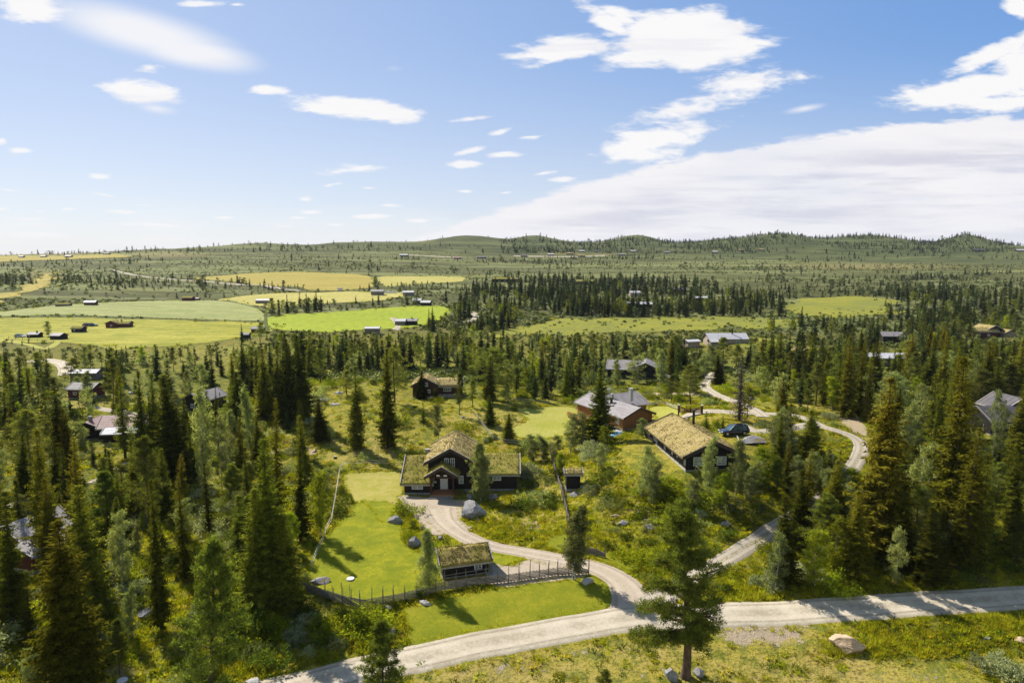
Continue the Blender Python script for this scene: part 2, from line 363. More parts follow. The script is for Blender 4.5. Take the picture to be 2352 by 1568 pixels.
def ground_material():
    m, nt, N, L, out = mat_base('ground_cover')
    p = N.new('ShaderNodeBsdfPrincipled'); L.new(p.outputs[0], out.inputs[0]); p.inputs['Roughness'].default_value = .95; p.inputs['Specular IOR Level'].default_value = .08
    g = N.new('ShaderNodeNewGeometry'); P = g.outputs['Position']
    at_ = N.new('ShaderNodeAttribute'); at_.attribute_name = 'zone'; sp = N.new('ShaderNodeSeparateColor'); L.new(at_.outputs['Color'], sp.inputs[0])
    dry, lush, farm = sp.outputs[0], sp.outputs[1], sp.outputs[2]
    a = nt_noise(N, L, P, .12, 6, .6); b = nt_noise(N, L, P, .55, 6, .65); c = nt_noise(N, L, P, 2.6, 5, .7); e = nt_noise(N, L, P, 9.0, 3, .6)
    yel, grn, tan, drk, rus = (.36, .31, .016), (.175, .195, .014), (.44, .33, .12), (.050, .065, .010), (.30, .185, .04)
    near = nt_mix(N, L, nt_ramp(N, L, b, .44, .58), yel, grn)
    near = nt_mix(N, L, nt_ramp(N, L, nt_math(N, L, 'ADD', nt_math(N, L, 'MULTIPLY', a, .5), nt_math(N, L, 'MULTIPLY', c, .5)), .50, .62, 0, .75), near, rus)
    near = nt_mix(N, L, nt_ramp(N, L, c, .50, .62, 0, .8), near, drk)
    df = nt_math(N, L, 'MULTIPLY', dry, nt_ramp(N, L, nt_math(N, L, 'ADD', nt_math(N, L, 'MULTIPLY', b, .5), nt_math(N, L, 'MULTIPLY', c, .5)), .36, .58, 1.0, .12))
    near = nt_mix(N, L, df, near, tan)
    lf = nt_math(N, L, 'MULTIPLY', lush, nt_ramp(N, L, b, .35, .7, .55, 1))
    near = nt_mix(N, L, lf, near, nt_mix(N, L, nt_ramp(N, L, c, .4, .6), (.085, .115, .014), (.035, .05, .010)))
    fa = nt_noise(N, L, nt_scale(N, L, P, (.16, 1.0, 1.0)), .018, 8, .68, .5); fb = nt_noise(N, L, nt_scale(N, L, P, (.3, 1, 1)), .055, 7, .7, .4); fc = nt_noise(N, L, P, .35, 5, .7)
    heath = nt_mix(N, L, nt_ramp(N, L, fb, .35, .65), (.036, .050, .012), (.090, .105, .022))
    fw = nt_mix(N, L, nt_ramp(N, L, fa, .50, .60, 0, .9), heath, (.19, .20, .035))
    wil = nt_math(N, L, 'MULTIPLY', nt_ramp(N, L, nt_math(N, L, 'ADD', nt_math(N, L, 'MULTIPLY', fa, .45), nt_math(N, L, 'MULTIPLY', fb, .55)), .485, .56), nt_ramp(N, L, fc, .36, .60, .15, .85))
    fw = nt_mix(N, L, wil, fw, (.26, .30, .14))
    fw = nt_mix(N, L, nt_ramp(N, L, fc, .56, .68, 0, .55), fw, (.045, .06, .02))
    fw = nt_mix(N, L, 1.0, fw, (.84, .84, .80), 'MULTIPLY'); fw = nt_mix(N, L, nt_math(N, L, 'MULTIPLY', dry, .8), fw, (.24, .195, .07))
    fw = nt_mix(N, L, nt_math(N, L, 'MULTIPLY', lush, .8), fw, nt_mix(N, L, nt_ramp(N, L, fb, .4, .6), (.036, .050, .014), (.075, .088, .024)))
    col = nt_mix(N, L, farm, near, fw)
    br_ = nt_ramp(N, L, nt_math(N, L, 'ADD', at_.outputs['Alpha'], nt_math(N, L, 'MULTIPLY', nt_math(N, L, 'SUBTRACT', nt_math(N, L, 'ADD', nt_math(N, L, 'MULTIPLY', b, .5), nt_math(N, L, 'MULTIPLY', c, .5)), .5), 3.2)), .48, .66)
    br_ = nt_math(N, L, 'MULTIPLY', br_, nt_ramp(N, L, at_.outputs['Alpha'], .02, .2))
    col = nt_mix(N, L, br_, col, nt_mix(N, L, nt_ramp(N, L, e, .35, .65), (.36, .27, .18), (.50, .40, .28)))
    col = nt_mix(N, L, nt_ramp(N, L, e, .3, .7, .0, .35), col, nt_mix(N, L, .5, col, (.02, .025, .006)))
    L.new(col, p.inputs['Base Color'])
    h = nt_math(N, L, 'ADD', nt_math(N, L, 'MULTIPLY', c, .6), nt_math(N, L, 'MULTIPLY', e, .25))
    L.new(nt_bump(N, L, h, .55, .9), p.inputs['Normal'])
    return m

gz = HG
gPX, gPY, _ = proj(gX, gY, gz)
zone = np.zeros(gX.shape + (4,), np.float32); zone[..., 3] = 0
def soft(px, py, cx, cy, rx, ry): return np.clip(1.25 - np.hypot((px - cx) / rx, (py - cy) / ry), 0, 1)
zf = np.clip((gR - 230) / 130, 0, 1); zone[..., 2] = zf
dry = .25 * np.ones(gX.shape)
for d in [(1150,1550,560,75),(1800,1560,520,105),(1500,1500,300,50),(1760,1450,170,45),(1760,1450,150,40),(850,1035,170,70),(900,1090,90,30),(1110,970,120,50),(1200,1190,110,35),(1245,1120,65,50),(640,1440,180,60),(190,930,110,22),
          (1440,1160,80,30),(1180,970,120,40),(850,1110,70,40),(230,920,80,20),(1560,1040,60,30),(1930,960,60,25),(1990,1010,30,30),(2330,1240,60,30),(280,1530,80,30),(100,635,60,18),(30,590,80,10),(140,583,120,6),
          (380,585,140,8),(960,553,60,6),(1300,582,80,4),(1380,585,60,4),(2000,612,300,10),(700,1000,60,30),(1240,1050,50,30),(1750,1000,40,30),(1045,730,40,16),(1850,930,100,20)]:
    dry = np.maximum(dry, soft(gPX, gPY, *d) * .95)
lush = np.zeros(gX.shape)
for d in [(300,1300,420,260),(100,1100,260,240),(450,1000,230,150),(2150,1150,330,190),(1950,1330,300,50),(1560,1160,170,80),(620,1150,120,180),(1650,1200,200,60),(2200,1460,260,60),(2100,950,300,100),(1750,1100,130,70),
          (950,1240,40,45),(1750,1330,140,60),(900,1450,150,60),(1500,860,800,70),(300,880,500,60)]:
    lush = np.maximum(lush, soft(gPX, gPY, *d) * .9)
lush = np.maximum(lush, np.clip((gR - 1080) / 150, 0, 1) * (gPX > 450) * np.clip((gPX - 450) / 300, 0, 1) * .8)
lush *= (1 - .85 * np.clip((dry - .4) * 2, 0, 1))
bare = np.zeros(gX.shape)
for *d, k_ in [(1755,1452,125,40,1.0),(1225,1203,55,12,.8),(1300,1490,260,26,.42),(1150,1540,200,40,.42),(2050,1560,260,40,.40),(1480,1540,180,40,.38),(690,1458,80,22,.6),(1960,968,34,20,.7),(2320,1300,50,34,.6),(640,1040,50,18,.4),(710,1035,40,20,.6),(1000,1215,20,10,.3),(280,1545,60,20,.6),(1420,1195,40,14,.4),(1250,1090,30,14,.35),(1100,935,40,8,.4),(205,925,30,10,.5)]:
    bare = np.maximum(bare, soft(gPX, gPY, *d) * k_)
zone[..., 3] = bare; zone[..., 0] = dry; zone[..., 1] = lush
n0, n1 = gX.shape; idx = np.arange(n0 * n1).reshape(n0, n1)
F = np.stack([idx[:-1, :-1], idx[:-1, 1:], idx[1:, 1:], idx[1:, :-1]], -1).reshape(-1, 4)[:, ::-1]
me = np_mesh('ground', np.stack([gX, gY, gz], -1).reshape(-1, 3), F, ground_material(), smooth=True)
ca = me.color_attributes.new('zone', 'FLOAT_COLOR', 'POINT'); ca.data.foreach_set('color', zone.reshape(-1, 4).ravel())
tag(obj('ground', me), kind='structure')

# ------------------------------------------------------------------ draped sheets and ribbons
def catmull(pts, n=8, closed=True):
    P = [np.array(p, float) for p in pts]; out = []; N = len(P)
    rngi = range(N) if closed else range(N - 1)
    for i in rngi:
        p0 = P[(i - 1) % N] if closed or i > 0 else P[i]; p1 = P[i]; p2 = P[(i + 1) % N]
        p3 = P[(i + 2) % N] if closed or i + 2 < N else p2
        for k in range(n):
            t = k / n
            out.append(.5 * ((2 * p1) + (-p0 + p2) * t + (2 * p0 - 5 * p1 + 4 * p2 - p3) * t * t + (-p0 + 3 * p1 - 3 * p2 + p3) * t ** 3))
    if not closed: out.append(P[-1])
    return np.array(out)

SHEETS = []
def sheet(name, px_poly, mat, cell, lift, jitter=.2, label=None, smooth_n=6, kind='structure', cat=None, world=None):
    w = np.array([at(*p)[:2] for p in px_poly]) if world is None else np.array(world)
    b = catmull(w, smooth_n)
    # resample to spacing cell, jitter the edge
    seg = np.hypot(*(np.roll(b, -1, 0) - b).T); s = np.concatenate([[0], np.cumsum(seg)]); n = max(8, int(s[-1] / (cell * .8)))
    t = np.linspace(0, s[-1], n, endpoint=False); bb = np.vstack([b, b[:1]])
    b = np.stack([np.interp(t, s, bb[:, 0]), np.interp(t, s, bb[:, 1])], -1)
    b += (np.stack([fbm(b[:, 0], b[:, 1], cell * 5, 4, 4), fbm(b[:, 1], b[:, 0], cell * 5, 8, 4)], -1) - .5) * 2 * jitter * 2
    SHEETS.append((name, b))
    x0, y0 = b.min(0); x1, y1 = b.max(0)
    gx, gy = np.meshgrid(np.arange(x0, x1, cell), np.arange(y0, y1, cell)); gx[1::2] += cell / 2
    ins = inpoly(gx.ravel(), gy.ravel(), b)
    q = np.stack([gx.ravel()[ins], gy.ravel()[ins]], -1)
    # keep interior points away from the boundary
    if len(q):
        keep = np.ones(len(q), bool)
        for i in range(0, len(q), 2000):
            d = ((q[i:i + 2000, None] - b[None]) ** 2).sum(-1).min(1); keep[i:i + 2000] = d > (cell * .4) ** 2
        q = q[keep]
    allp = np.vstack([b, q]); nb = len(b)
    v, e, f, *_ = geometry.delaunay_2d_cdt([Vector(p) for p in allp], [(i, (i + 1) % nb) for i in range(nb)], [], 1, 1e-4)
    v = np.array([(p[0], p[1]) for p in v]); f = np.array([list(t) for t in f if len(t) == 3])
    # interior triangles only, facing up
    c = v[f].mean(1); f = f[inpoly(c[:, 0], c[:, 1], b)]
    a = v[f]; cr = (a[:, 1, 0] - a[:, 0, 0]) * (a[:, 2, 1] - a[:, 0, 1]) - (a[:, 1, 1] - a[:, 0, 1]) * (a[:, 2, 0] - a[:, 0, 0]); f[cr < 0] = f[cr < 0][:, ::-1]
    z = height(v[:, 0], v[:, 1]) + lift
    o = obj(name, np_mesh(name, np.c_[v, z], f, mat, smooth=True)); tag(o, label, cat, None, kind)
    return o

RIB = []
def ribbon(name, px_pts, widths, mat, lift, step=.8, cross=8, jitter=.12, world=None):
    w = np.array([at(*p)[:2] for p in px_pts]) if world is None else np.array(world)
    wd = np.interp(np.arange(0, len(w) - 1 + 1e-6, 1 / 8), np.arange(len(w)), widths if hasattr(widths, '__len__') else [widths] * len(w))
    c = catmull(w, 8, closed=False)
    seg = np.hypot(*(c[1:] - c[:-1]).T); s = np.concatenate([[0], np.cumsum(seg)]); n = max(3, int(s[-1] / step)); t = np.linspace(0, s[-1], n)
    c2 = np.stack([np.interp(t, s, c[:, 0]), np.interp(t, s, c[:, 1])], -1); hw = np.interp(t, s, wd[:len(s)]) / 2
    d = np.gradient(c2, axis=0); d /= np.hypot(*d.T)[:, None]; nrm = np.stack([d[:, 1], -d[:, 0]], -1)
    k = np.linspace(-1, 1, cross + 1)
    off = k[None] * hw[:, None]
    jl = (fbm(c2[:, 0], c2[:, 1], 2.2, 3, 4) - .5) * 2 * jitter * 2; jr = (fbm(c2[:, 0], c2[:, 1], 2.2, 9, 4) - .5) * 2 * jitter * 2
    off[:, 0] += jl; off[:, -1] += jr
    P = c2[:, None] + nrm[:, None] * off[..., None]
    z = height(P[..., 0], P[..., 1]) + (lift + .05) * (1 - np.abs(k) ** 10)[None] - .05
    V = np.concatenate([P, z[..., None]], -1).reshape(-1, 3)
    i = np.arange(n * (cross + 1)).reshape(n, cross + 1)
    F = np.stack([i[:-1, :-1], i[1:, :-1], i[1:, 1:], i[:-1, 1:]], -1).reshape(-1, 4)
    # make it face up
    a, b_, c_ = V[F[0, 0]], V[F[0, 1]], V[F[0, 2]]
    if np.cross(b_ - a, c_ - a)[2] < 0: F = F[:, ::-1]
    me = np_mesh(name, V, F, mat, smooth=True)
    at_ = me.attributes.new('across', 'FLOAT', 'POINT'); at_.data.foreach_set('value', np.tile(k, n).astype(np.float32))
    RIB.append((name, c2, hw))
    o = obj(name, me); tag(o, kind='structure'); return o

def gravel_material(name, c1, c2, centre=0.0, grass=(.20, .17, .05), patch=.15):
    m, nt, N, L, out = mat_base(name)
    p = N.new('ShaderNodeBsdfPrincipled'); L.new(p.outputs[0], out.inputs[0]); p.inputs['Roughness'].default_value = .95; p.inputs['Specular IOR Level'].default_value = .15
    g = N.new('ShaderNodeNewGeometry'); P = g.outputs['Position']
    a = nt_noise(N, L, P, .35, 5, .6); b = nt_noise(N, L, P, 3.0, 6, .75); c = nt_noise(N, L, P, 14, 3, .7)
    col = nt_mix(N, L, nt_ramp(N, L, nt_math(N, L, 'ADD', nt_math(N, L, 'MULTIPLY', a, .5), nt_math(N, L, 'MULTIPLY', b, .5)), .38, .62), c1, c2)
    col = nt_mix(N, L, nt_ramp(N, L, c, .35, .65, .25, 0), col, tuple(x * .55 for x in c1))
    at_ = N.new('ShaderNodeAttribute'); at_.attribute_name = 'across'; ab = nt_math(N, L, 'ABSOLUTE', at_.outputs['Fac'])
    # wheel tracks a touch paler and smoother, loose middle and edges
    tr = nt_math(N, L, 'ABSOLUTE', nt_math(N, L, 'SUBTRACT', ab, .42)); col = nt_mix(N, L, nt_ramp(N, L, tr, .05, .28, .35, 0), col, tuple(min(1, x * 1.15) for x in c2))
    wl_ = nt_math(N, L, 'ABSOLUTE', nt_math(N, L, 'SUBTRACT', ab, .62)); col = nt_mix(N, L, nt_math(N, L, 'MULTIPLY', nt_ramp(N, L, wl_, .02, .10, .9, 0), nt_ramp(N, L, b, .35, .6)), col, tuple(x * .72 for x in c1))
    if centre:
        f = nt_math(N, L, 'MULTIPLY', nt_ramp(N, L, ab, .08, .26, 1, 0), nt_ramp(N, L, b, .42, .58, 1, 0)); col = nt_mix(N, L, nt_math(N, L, 'MULTIPLY', f, centre), col, grass)
    if patch:
        f = nt_math(N, L, 'MULTIPLY', nt_ramp(N, L, a, .50, .66), nt_ramp(N, L, b, .46, .60)); col = nt_mix(N, L, nt_math(N, L, 'MULTIPLY', f, patch * 3, True), col, grass)
    e = nt_math(N, L, 'MULTIPLY', nt_ramp(N, L, ab, .78, 1.0), nt_ramp(N, L, b, .40, .56)); col = nt_mix(N, L, nt_math(N, L, 'MULTIPLY', e, .75), col, grass)
    L.new(col, p.inputs['Base Color']); L.new(nt_bump(N, L, nt_math(N, L, 'ADD', b, nt_math(N, L, 'MULTIPLY', c, .3)), .05, .7), p.inputs['Normal'])
    return m

def grass_material(name, c1, c2, c3=None, sc=.35, stripes=None, bare=None, bump=.06):
    m, nt, N, L, out = mat_base(name)
    p = N.new('ShaderNodeBsdfPrincipled'); L.new(p.outputs[0], out.inputs[0]); p.inputs['Roughness'].default_value = .9; p.inputs['Specular IOR Level'].default_value = .1
    g = N.new('ShaderNodeNewGeometry'); P = g.outputs['Position']
    a = nt_noise(N, L, P, sc, 6, .62, .3); b = nt_noise(N, L, P, sc * 6, 5, .7); c = nt_noise(N, L, P, sc * 26, 3, .7)
    col = nt_mix(N, L, nt_ramp(N, L, nt_math(N, L, 'ADD', nt_math(N, L, 'MULTIPLY', a, .6), nt_math(N, L, 'MULTIPLY', b, .4)), .38, .64), c1, c2)
    if c3: col = nt_mix(N, L, nt_ramp(N, L, nt_math(N, L, 'ADD', nt_math(N, L, 'MULTIPLY', a, .4), nt_math(N, L, 'MULTIPLY', b, .6)), .54, .68, 0, .8), col, c3)
    if stripes:   # mowing or cutting swaths: warped bands
        ang, pitch, amt, sc_ = stripes
        mp = N.new('ShaderNodeMapping'); mp.inputs['Rotation'].default_value = (0, 0, R(ang)); L.new(P, mp.inputs[0])
        mp.inputs['Scale'].default_value = (.16 / pitch, 1.3 / pitch, 1); st_ = nt_noise(N, L, mp.outputs[0], 1.0, 3, .55, 1.1 * sc_)
        col = nt_mix(N, L, nt_math(N, L, 'MULTIPLY', nt_ramp(N, L, st_, .45, .57), amt), col, c3 or c1)
    col = nt_mix(N, L, nt_ramp(N, L, c, .3, .7, .55, 0), col, tuple(x * .45 for x in c1))
    if bare: col = nt_mix(N, L, nt_ramp(N, L, nt_math(N, L, 'ADD', nt_math(N, L, 'MULTIPLY', a, .5), nt_math(N, L, 'MULTIPLY', b, .5)), bare[1], bare[1] + .06), col, bare[0])
    L.new(col, p.inputs['Base Color']); L.new(nt_bump(N, L, nt_math(N, L, 'ADD', b, nt_math(N, L, 'MULTIPLY', c, .8)), bump, .8), p.inputs['Normal'])
    return m

G_ROAD = gravel_material('pale_gravel', (.34, .285, .20), (.53, .46, .35), 0, patch=.0)
G_DRIVE = gravel_material('drive_gravel', (.33, .265, .19), (.46, .38, .29), 0.0, patch=.16)
G_TRACK = gravel_material('track_gravel', (.33, .275, .20), (.47, .405, .32), .75, patch=.1)
G_LAWN = grass_material('lawn_grass', (.165, .195, .005), (.31, .295, .008), (.42, .33, .03), .45, bare=((.42, .33, .12), .62))
G_LAWN2 = grass_material('verge_grass', (.165, .185, .006), (.26, .245, .010), (.33, .25, .03), .25)
G_DRYLAWN = grass_material('dry_lawn', (.30, .29, .035), (.46, .37, .12), (.22, .25, .012), .5)
G_MEADOW = grass_material('cut_meadow', (.31, .31, .04), (.40, .36, .09), (.22, .25, .02), .12)
G_HAY = grass_material('hay_field', (.31, .29, .022), (.42, .37, .05), (.20, .21, .008), .03, stripes=(62, 4, 1.0, 1.4), bump=.15)
G_HAY2 = grass_material('pale_hay_field', (.29, .30, .085), (.36, .35, .13), (.19, .22, .06), .03, stripes=(-4, 4, .9, 1.5), bump=.15)
G_STUB = grass_material('stubble_field', (.42, .36, .09), (.49, .42, .13), (.33, .31, .05), .02, stripes=(70, 6, .8, 1.0), bump=.12)
G_TAN = grass_material('tan_field', (.35, .275, .045), (.41, .32, .07), (.25, .22, .025), .02, stripes=(20, 9, .6, 1.0), bump=.12)
G_GREEN = grass_material('fresh_field', (.27, .325, .012), (.31, .345, .016), (.24, .29, .012), .012, bump=.05)
G_BOG = grass_material('bog_grass', (.28, .265, .03), (.15, .17, .03), (.30, .32, .13), .06, bump=.3)

# fields of the valley
sheet('field', [(-60,733),(0,731),(150,729),(330,733),(470,738),(606,741),(618,760),(560,775),(430,792),(300,800),(262,806),(215,795),(150,788),(60,787),(-60,785)], G_HAY, 3.0, .12, 1.2)
sheet('field', [(-60,722),(0,716),(120,702),(260,694),(400,690),(495,690),(560,697),(600,712),(607,726),(602,737),(470,734),(330,729),(150,724),(0,727),(-60,729)], G_HAY2, 3.5, .12, 1.2)
sheet('field', [(498,688),(600,676),(760,671),(900,671),(930,678),(870,690),(760,697),(640,707),(600,705),(540,692)], G_STUB, 4.0, .15, 2)
sheet('field', [(450,640),(560,628),(700,624),(800,630),(856,635),(862,648),(845,662),(760,666),(700,662),(600,655),(520,645)], G_TAN, 5.0, .15, 5)
sheet('field', [(866,637),(960,634),(1062,637),(1058,646),(960,652),(885,658),(872,650)], G_STUB, 5.0, .15, 3)
sheet('field', [(612,741),(625,727),(760,717),(900,706),(960,701),(1010,704),(1034,713),(1030,722),(1015,732),(960,748),(880,756),(760,762),(660,760),(618,752)], G_GREEN, 3.0, .12, 1.5)
sheet('field', [(60,660),(90,640),(110,625),(125,632),(120,650),(70,668),(20,690),(-20,700),(-20,685)], G_TAN, 5.0, .2, 7)
sheet('field', [(-60,592),(60,588),(160,588),(260,584),(300,590),(180,595),(60,599),(-60,603)], G_TAN, 8.0, .4, 2)
sheet('bog', [(1160,748),(1250,738),(1450,730),(1600,732),(1750,728),(1830,735),(1810,752),(1700,752),(1500,760),(1300,766),(1180,770)], G_BOG, 3.0, .1, 9.0)
sheet('bog', [(1830,690),(1900,682),(2000,684),(2060,700),(2060,712),(1980,728),(1880,726),(1840,712)], G_BOG, 4.0, .12, 9.0)
sheet('bog', [(1700,790),(1800,780),(1840,792),(1780,806),(1700,805)], G_BOG, 2.5, .1, 9.0)
# dark grassy ditches between the fields
G_DITCH = grass_material('ditch_grass', (.07, .09, .012), (.12, .13, .02), None, .2, bump=.3)
for pp, w_ in (([(-40,728),(150,727),(330,731),(470,736),(606,741)], 2.0), ([(500,690),(560,699),(602,712),(610,728),(610,742),(616,760)], 2.6), ([(862,634),(866,645),(868,655)], 3), ([(0,700),(60,697),(200,694),(400,688),(495,688)], 2.2)): ribbon('ditch', pp, w_, G_DITCH, .22, 2.5, 4, .6)
# lawns
sheet('meadow', [(1186,940),(1220,935),(1290,934),(1330,940),(1345,960),(1330,985),(1290,1000),(1230,1006),(1190,1004),(1175,985),(1210,965)], G_MEADOW, .9, .05, .25)
sheet('meadow', [(1495,936),(1530,933),(1565,935),(1570,950),(1545,962),(1515,962),(1500,950)], G_MEADOW, .8, .05, .2)
sheet('lawn', [(792,1090),(850,1085),(920,1086),(921,1140),(905,1180),(880,1200),(845,1160),(815,1150),(800,1125)], G_DRYLAWN, .6, .05, .15)
sheet('lawn', [(815,1160),(850,1150),(905,1158),(912,1175),(920,1200),(925,1235),(940,1260),(985,1275),(1010,1300),(1000,1345),(960,1368),(900,1380),(830,1392),(770,1378),(718,1352),(705,1335),(712,1290),(730,1250),(770,1210)], G_LAWN, .6, .056, .1)
sheet('lawn', [(1050,1275),(1120,1265),(1180,1268),(1205,1280),(1170,1296),(1130,1300),(1080,1300)], G_LAWN, .5, .05, .1)
sheet('lawn', [(1255,1235),(1310,1225),(1340,1260),(1400,1275),(1460,1290),(1480,1300),(1440,1312),(1380,1285),(1320,1268),(1262,1258)], G_LAWN2, .5, .05, .1)
sheet('lawn', [(925,1400),(980,1382),(1060,1366),(1200,1342),(1345,1318),(1390,1335),(1425,1360),(1420,1385),(1330,1412),(1200,1438),(1050,1462),(950,1482),(935,1450)], G_LAWN2, .6, .05, .12)
# gravel
sheet('yard', [(921,1138),(990,1143),(1040,1148),(1075,1150),(1068,1170),(1060,1195),(1085,1215),(1000,1230),(975,1215),(945,1180),(922,1160)], G_DRIVE, .5, .075, .12)
sheet('yard', [(1125,1297),(1170,1300),(1215,1285),(1290,1272),(1345,1290),(1350,1322),(1240,1338),(1130,1346)], G_DRIVE, .5, .07, .12)
ribbon('driveway', [(1010,1168),(1020,1195),(1055,1225),(1120,1252),(1200,1268),(1290,1285),(1370,1305),(1425,1335),(1450,1370),(1462,1400)], [5.5,4.0,3.3,3.2,3.2,3.3,3.6,4.4,5.6,8], G_DRIVE, .085, .6)
ribbon('road', [(480,1640),(620,1590),(780,1550),(900,1524),(1050,1491),(1200,1462),(1330,1438),(1450,1418),(1600,1414),(1760,1408),(1950,1396),(2150,1382),(2352,1370),(2560,1358)], [4.6]*14, G_ROAD, .10, .8, 12)
ribbon('track', [(1500,1392),(1520,1370),(1570,1338),(1640,1300),(1700,1264),(1760,1228),(1810,1198),(1860,1166),(1915,1122),(1950,1085),(1972,1050),(1978,1022),(1958,1003),(1925,990),(1880,978)], [6.5,3.8,2.9,2.8,2.7,2.7,2.7,2.6,2.6,2.7,2.8,2.9,2.9,2.8,2.8], G_TRACK, .09, .8, 10)
ribbon('track', [(1890,980),(1830,955),(1760,950),(1700,948),(1640,944),(1590,950),(1560,965)], [3,3,3.4,4.2,4.5,4,3], G_TRACK, .09, 1.0, 8)
ribbon('track', [(1755,958),(1720,935),(1670,916),(1635,900),(1618,885),(1630,868),(1640,855)], 3.2, G_TRACK, .10, 1.0, 8)
ribbon('track', [(1640,908),(1580,905),(1520,904),(1460,906)], 3.0, G_TRACK, .10, 1.2, 6)
ribbon('track', [(1700,975),(1740,990),(1800,985),(1860,975)], [3.5,3,3,3], G_TRACK, .11, 1.0, 6)
ribbon('track', [(60,832),(105,826),(135,832),(150,845),(148,862)], [4,4.5,5,4.5,4], G_ROAD, .12, 1.5, 6)
ribbon('track', [(150,770),(110,800),(60,790),(-20,778)], 3, G_MEADOW, .14, 3, 4)
ribbon('track', [(200,935),(240,940),(290,948),(330,955)], 3.0, G_TRACK, .1, 1.2, 6)
ribbon('track', [(215,1110),(260,1088),(300,1062)], 3.4, G_TRACK, .1, 1, 6)
ribbon('track', [(10,1165),(60,1150),(110,1132)], 3.0, G_TRACK, .1, 1, 6)
ribbon('track', [(540,655),(600,655),(640,662),(690,668)], [3,5,7,4], G_TRACK, .25, 4, 4)
ribbon('track', [(260,620),(310,632),(380,640),(450,645),(560,654)], 4.5, G_TRACK, .35, 4, 4)
ribbon('track', [(1040,742),(1075,738),(1092,730),(1085,718),(1060,712)], 4, G_TRACK, .25, 2, 4)
ribbon('track', [(900,730),(915,748),(905,758)], 4, G_TRACK, .2, 2, 4)
ribbon('track', [(1180,588),(1240,589),(1320,590),(1390,587)], 9, G_ROAD, .8, 8, 3)
ribbon('track', [(940,586),(1000,589),(1060,592)], 6, G_ROAD, .8, 8, 3)
# bare earth scars
G_EARTH = gravel_material('bare_earth', (.33, .25, .15), (.42, .33, .21), 0, patch=.5)
sheet('earth_patch', [(1925,962),(1965,958),(1990,985),(1985,1000),(1950,985)], G_EARTH, .6, .06, .3)
# ------------------------------------------------------------------ mesh builder
class MB:
    def __init__(s): s.v = []; s.f = []
    def add(s, vs, fs, mat=None):
        b = len(s.v)
        for p in vs:
            q = Vector(p)
            if mat is not None: q = mat @ q
            s.v.append(tuple(q))
        s.f += [tuple(b + i for i in f) for f in fs]; return s
    def box(s, x0, y0, z0, x1, y1, z1, mat=None):
        return s.add([(x0,y0,z0),(x1,y0,z0),(x1,y1,z0),(x0,y1,z0),(x0,y0,z1),(x1,y0,z1),(x1,y1,z1),(x0,y1,z1)],
                     [(0,3,2,1),(4,5,6,7),(0,1,5,4),(1,2,6,5),(2,3,7,6),(3,0,4,7)], mat)
    def beam(s, a, b, w, h=None, up=(0, 0, 1)):
        a = Vector(a); b = Vector(b); h = h or w; d = (b - a).normalized(); u = Vector(up)
        if abs(d.dot(u)) > .98: u = Vector((0, 1, 0))
        r = d.cross(u).normalized(); u = r.cross(d).normalized(); c = []
        for p in (a, b):
            for i, j in ((-1,-1),(1,-1),(1,1),(-1,1)): c.append(p + r * (i * w / 2) + u * (j * h / 2))
        return s.add(c, [(0,1,2,3)[::-1],(4,5,6,7),(0,1,5,4),(1,2,6,5),(2,3,7,6),(3,0,4,7)])
    def tube(s, a, b, r0, r1=None, n=8, cap=True):
        a = Vector(a); b = Vector(b); r1 = r0 if r1 is None else r1; d = (b - a).normalized()
        u = d.orthogonal().normalized(); w = d.cross(u); c = []
        for p, r in ((a, r0), (b, r1)):
            for k in range(n): t = 2 * math.pi * k / n; c.append(p + (u * math.cos(t) + w * math.sin(t)) * r)
        f = [(k, (k + 1) % n, n + (k + 1) % n, n + k) for k in range(n)]
        if cap: f += [tuple(range(n))[::-1], tuple(range(n, 2 * n))]
        return s.add(c, f)
    def prism(s, poly, off, mat=None):
        """extrude a planar polygon by vector off"""
        n = len(poly); off = Vector(off); c = [Vector(p) for p in poly] + [Vector(p) + off for p in poly]
        return s.add(c, [tuple(range(n)), tuple(range(n, 2 * n))[::-1]] + [(i, n + i, n + (i + 1) % n, (i + 1) % n) for i in range(n)], mat)
    def build(s, name, mat, parent=None, smooth=False):
        me = bpy.data.meshes.new(name); me.from_pydata(s.v, [], s.f); me.materials.append(mat); me.update()
        import bmesh
        bm = bmesh.new(); bm.from_mesh(me); bmesh.ops.recalc_face_normals(bm, faces=bm.faces); bm.to_mesh(me); bm.free()
        if smooth: me.polygons.foreach_set('use_smooth', [True] * len(me.polygons))
        return obj(name, me, parent)

M_ = {}
M_['dkwood'] = mat_boards('dark_stained_boards', (.018, .011, .008), (.034, .021, .014), .16)
M_['blackwood'] = mat_boards('black_stained_boards', (.010, .009, .008), (.022, .018, .014), .17)
M_['brwood'] = mat_boards('reddish_brown_boards', (.24, .095, .032), (.37, .155, .055), .17)
M_['midwood'] = mat_boards('brown_boards', (.055, .026, .014), (.09, .042, .022), .16)
M_['redwood'] = mat_boards('dark_red_boards', (.085, .020, .012), (.13, .032, .02), .2)
M_['greywood'] = mat_boards('grey_weathered_boards', (.15, .13, .115), (.23, .20, .175), .2)
M_['palewood'] = mat_boards('pale_wood_boards', (.33, .25, .18), (.45, .36, .27), .2)
M_['turf'] = grass_material('turf_roof', (.30, .25, .05), (.42, .31, .12), (.46, .32, .15), .55, bump=.12)
M_['turfgreen'] = grass_material('green_turf_roof', (.27, .25, .035), (.42, .33, .09), (.48, .36, .14), .6, bump=.12)
M_['turfdry'] = grass_material('dry_turf_roof', (.38, .30, .10), (.48, .36, .17), (.27, .24, .05), .55, bump=.12)
M_['white'] = mat_simple('white_paint', (.78, .78, .76), (.70, .70, .68), 4, .5)
M_['trim'] = mat_simple('weathered_trim', (.42, .39, .35), (.30, .27, .25), 5, .8)
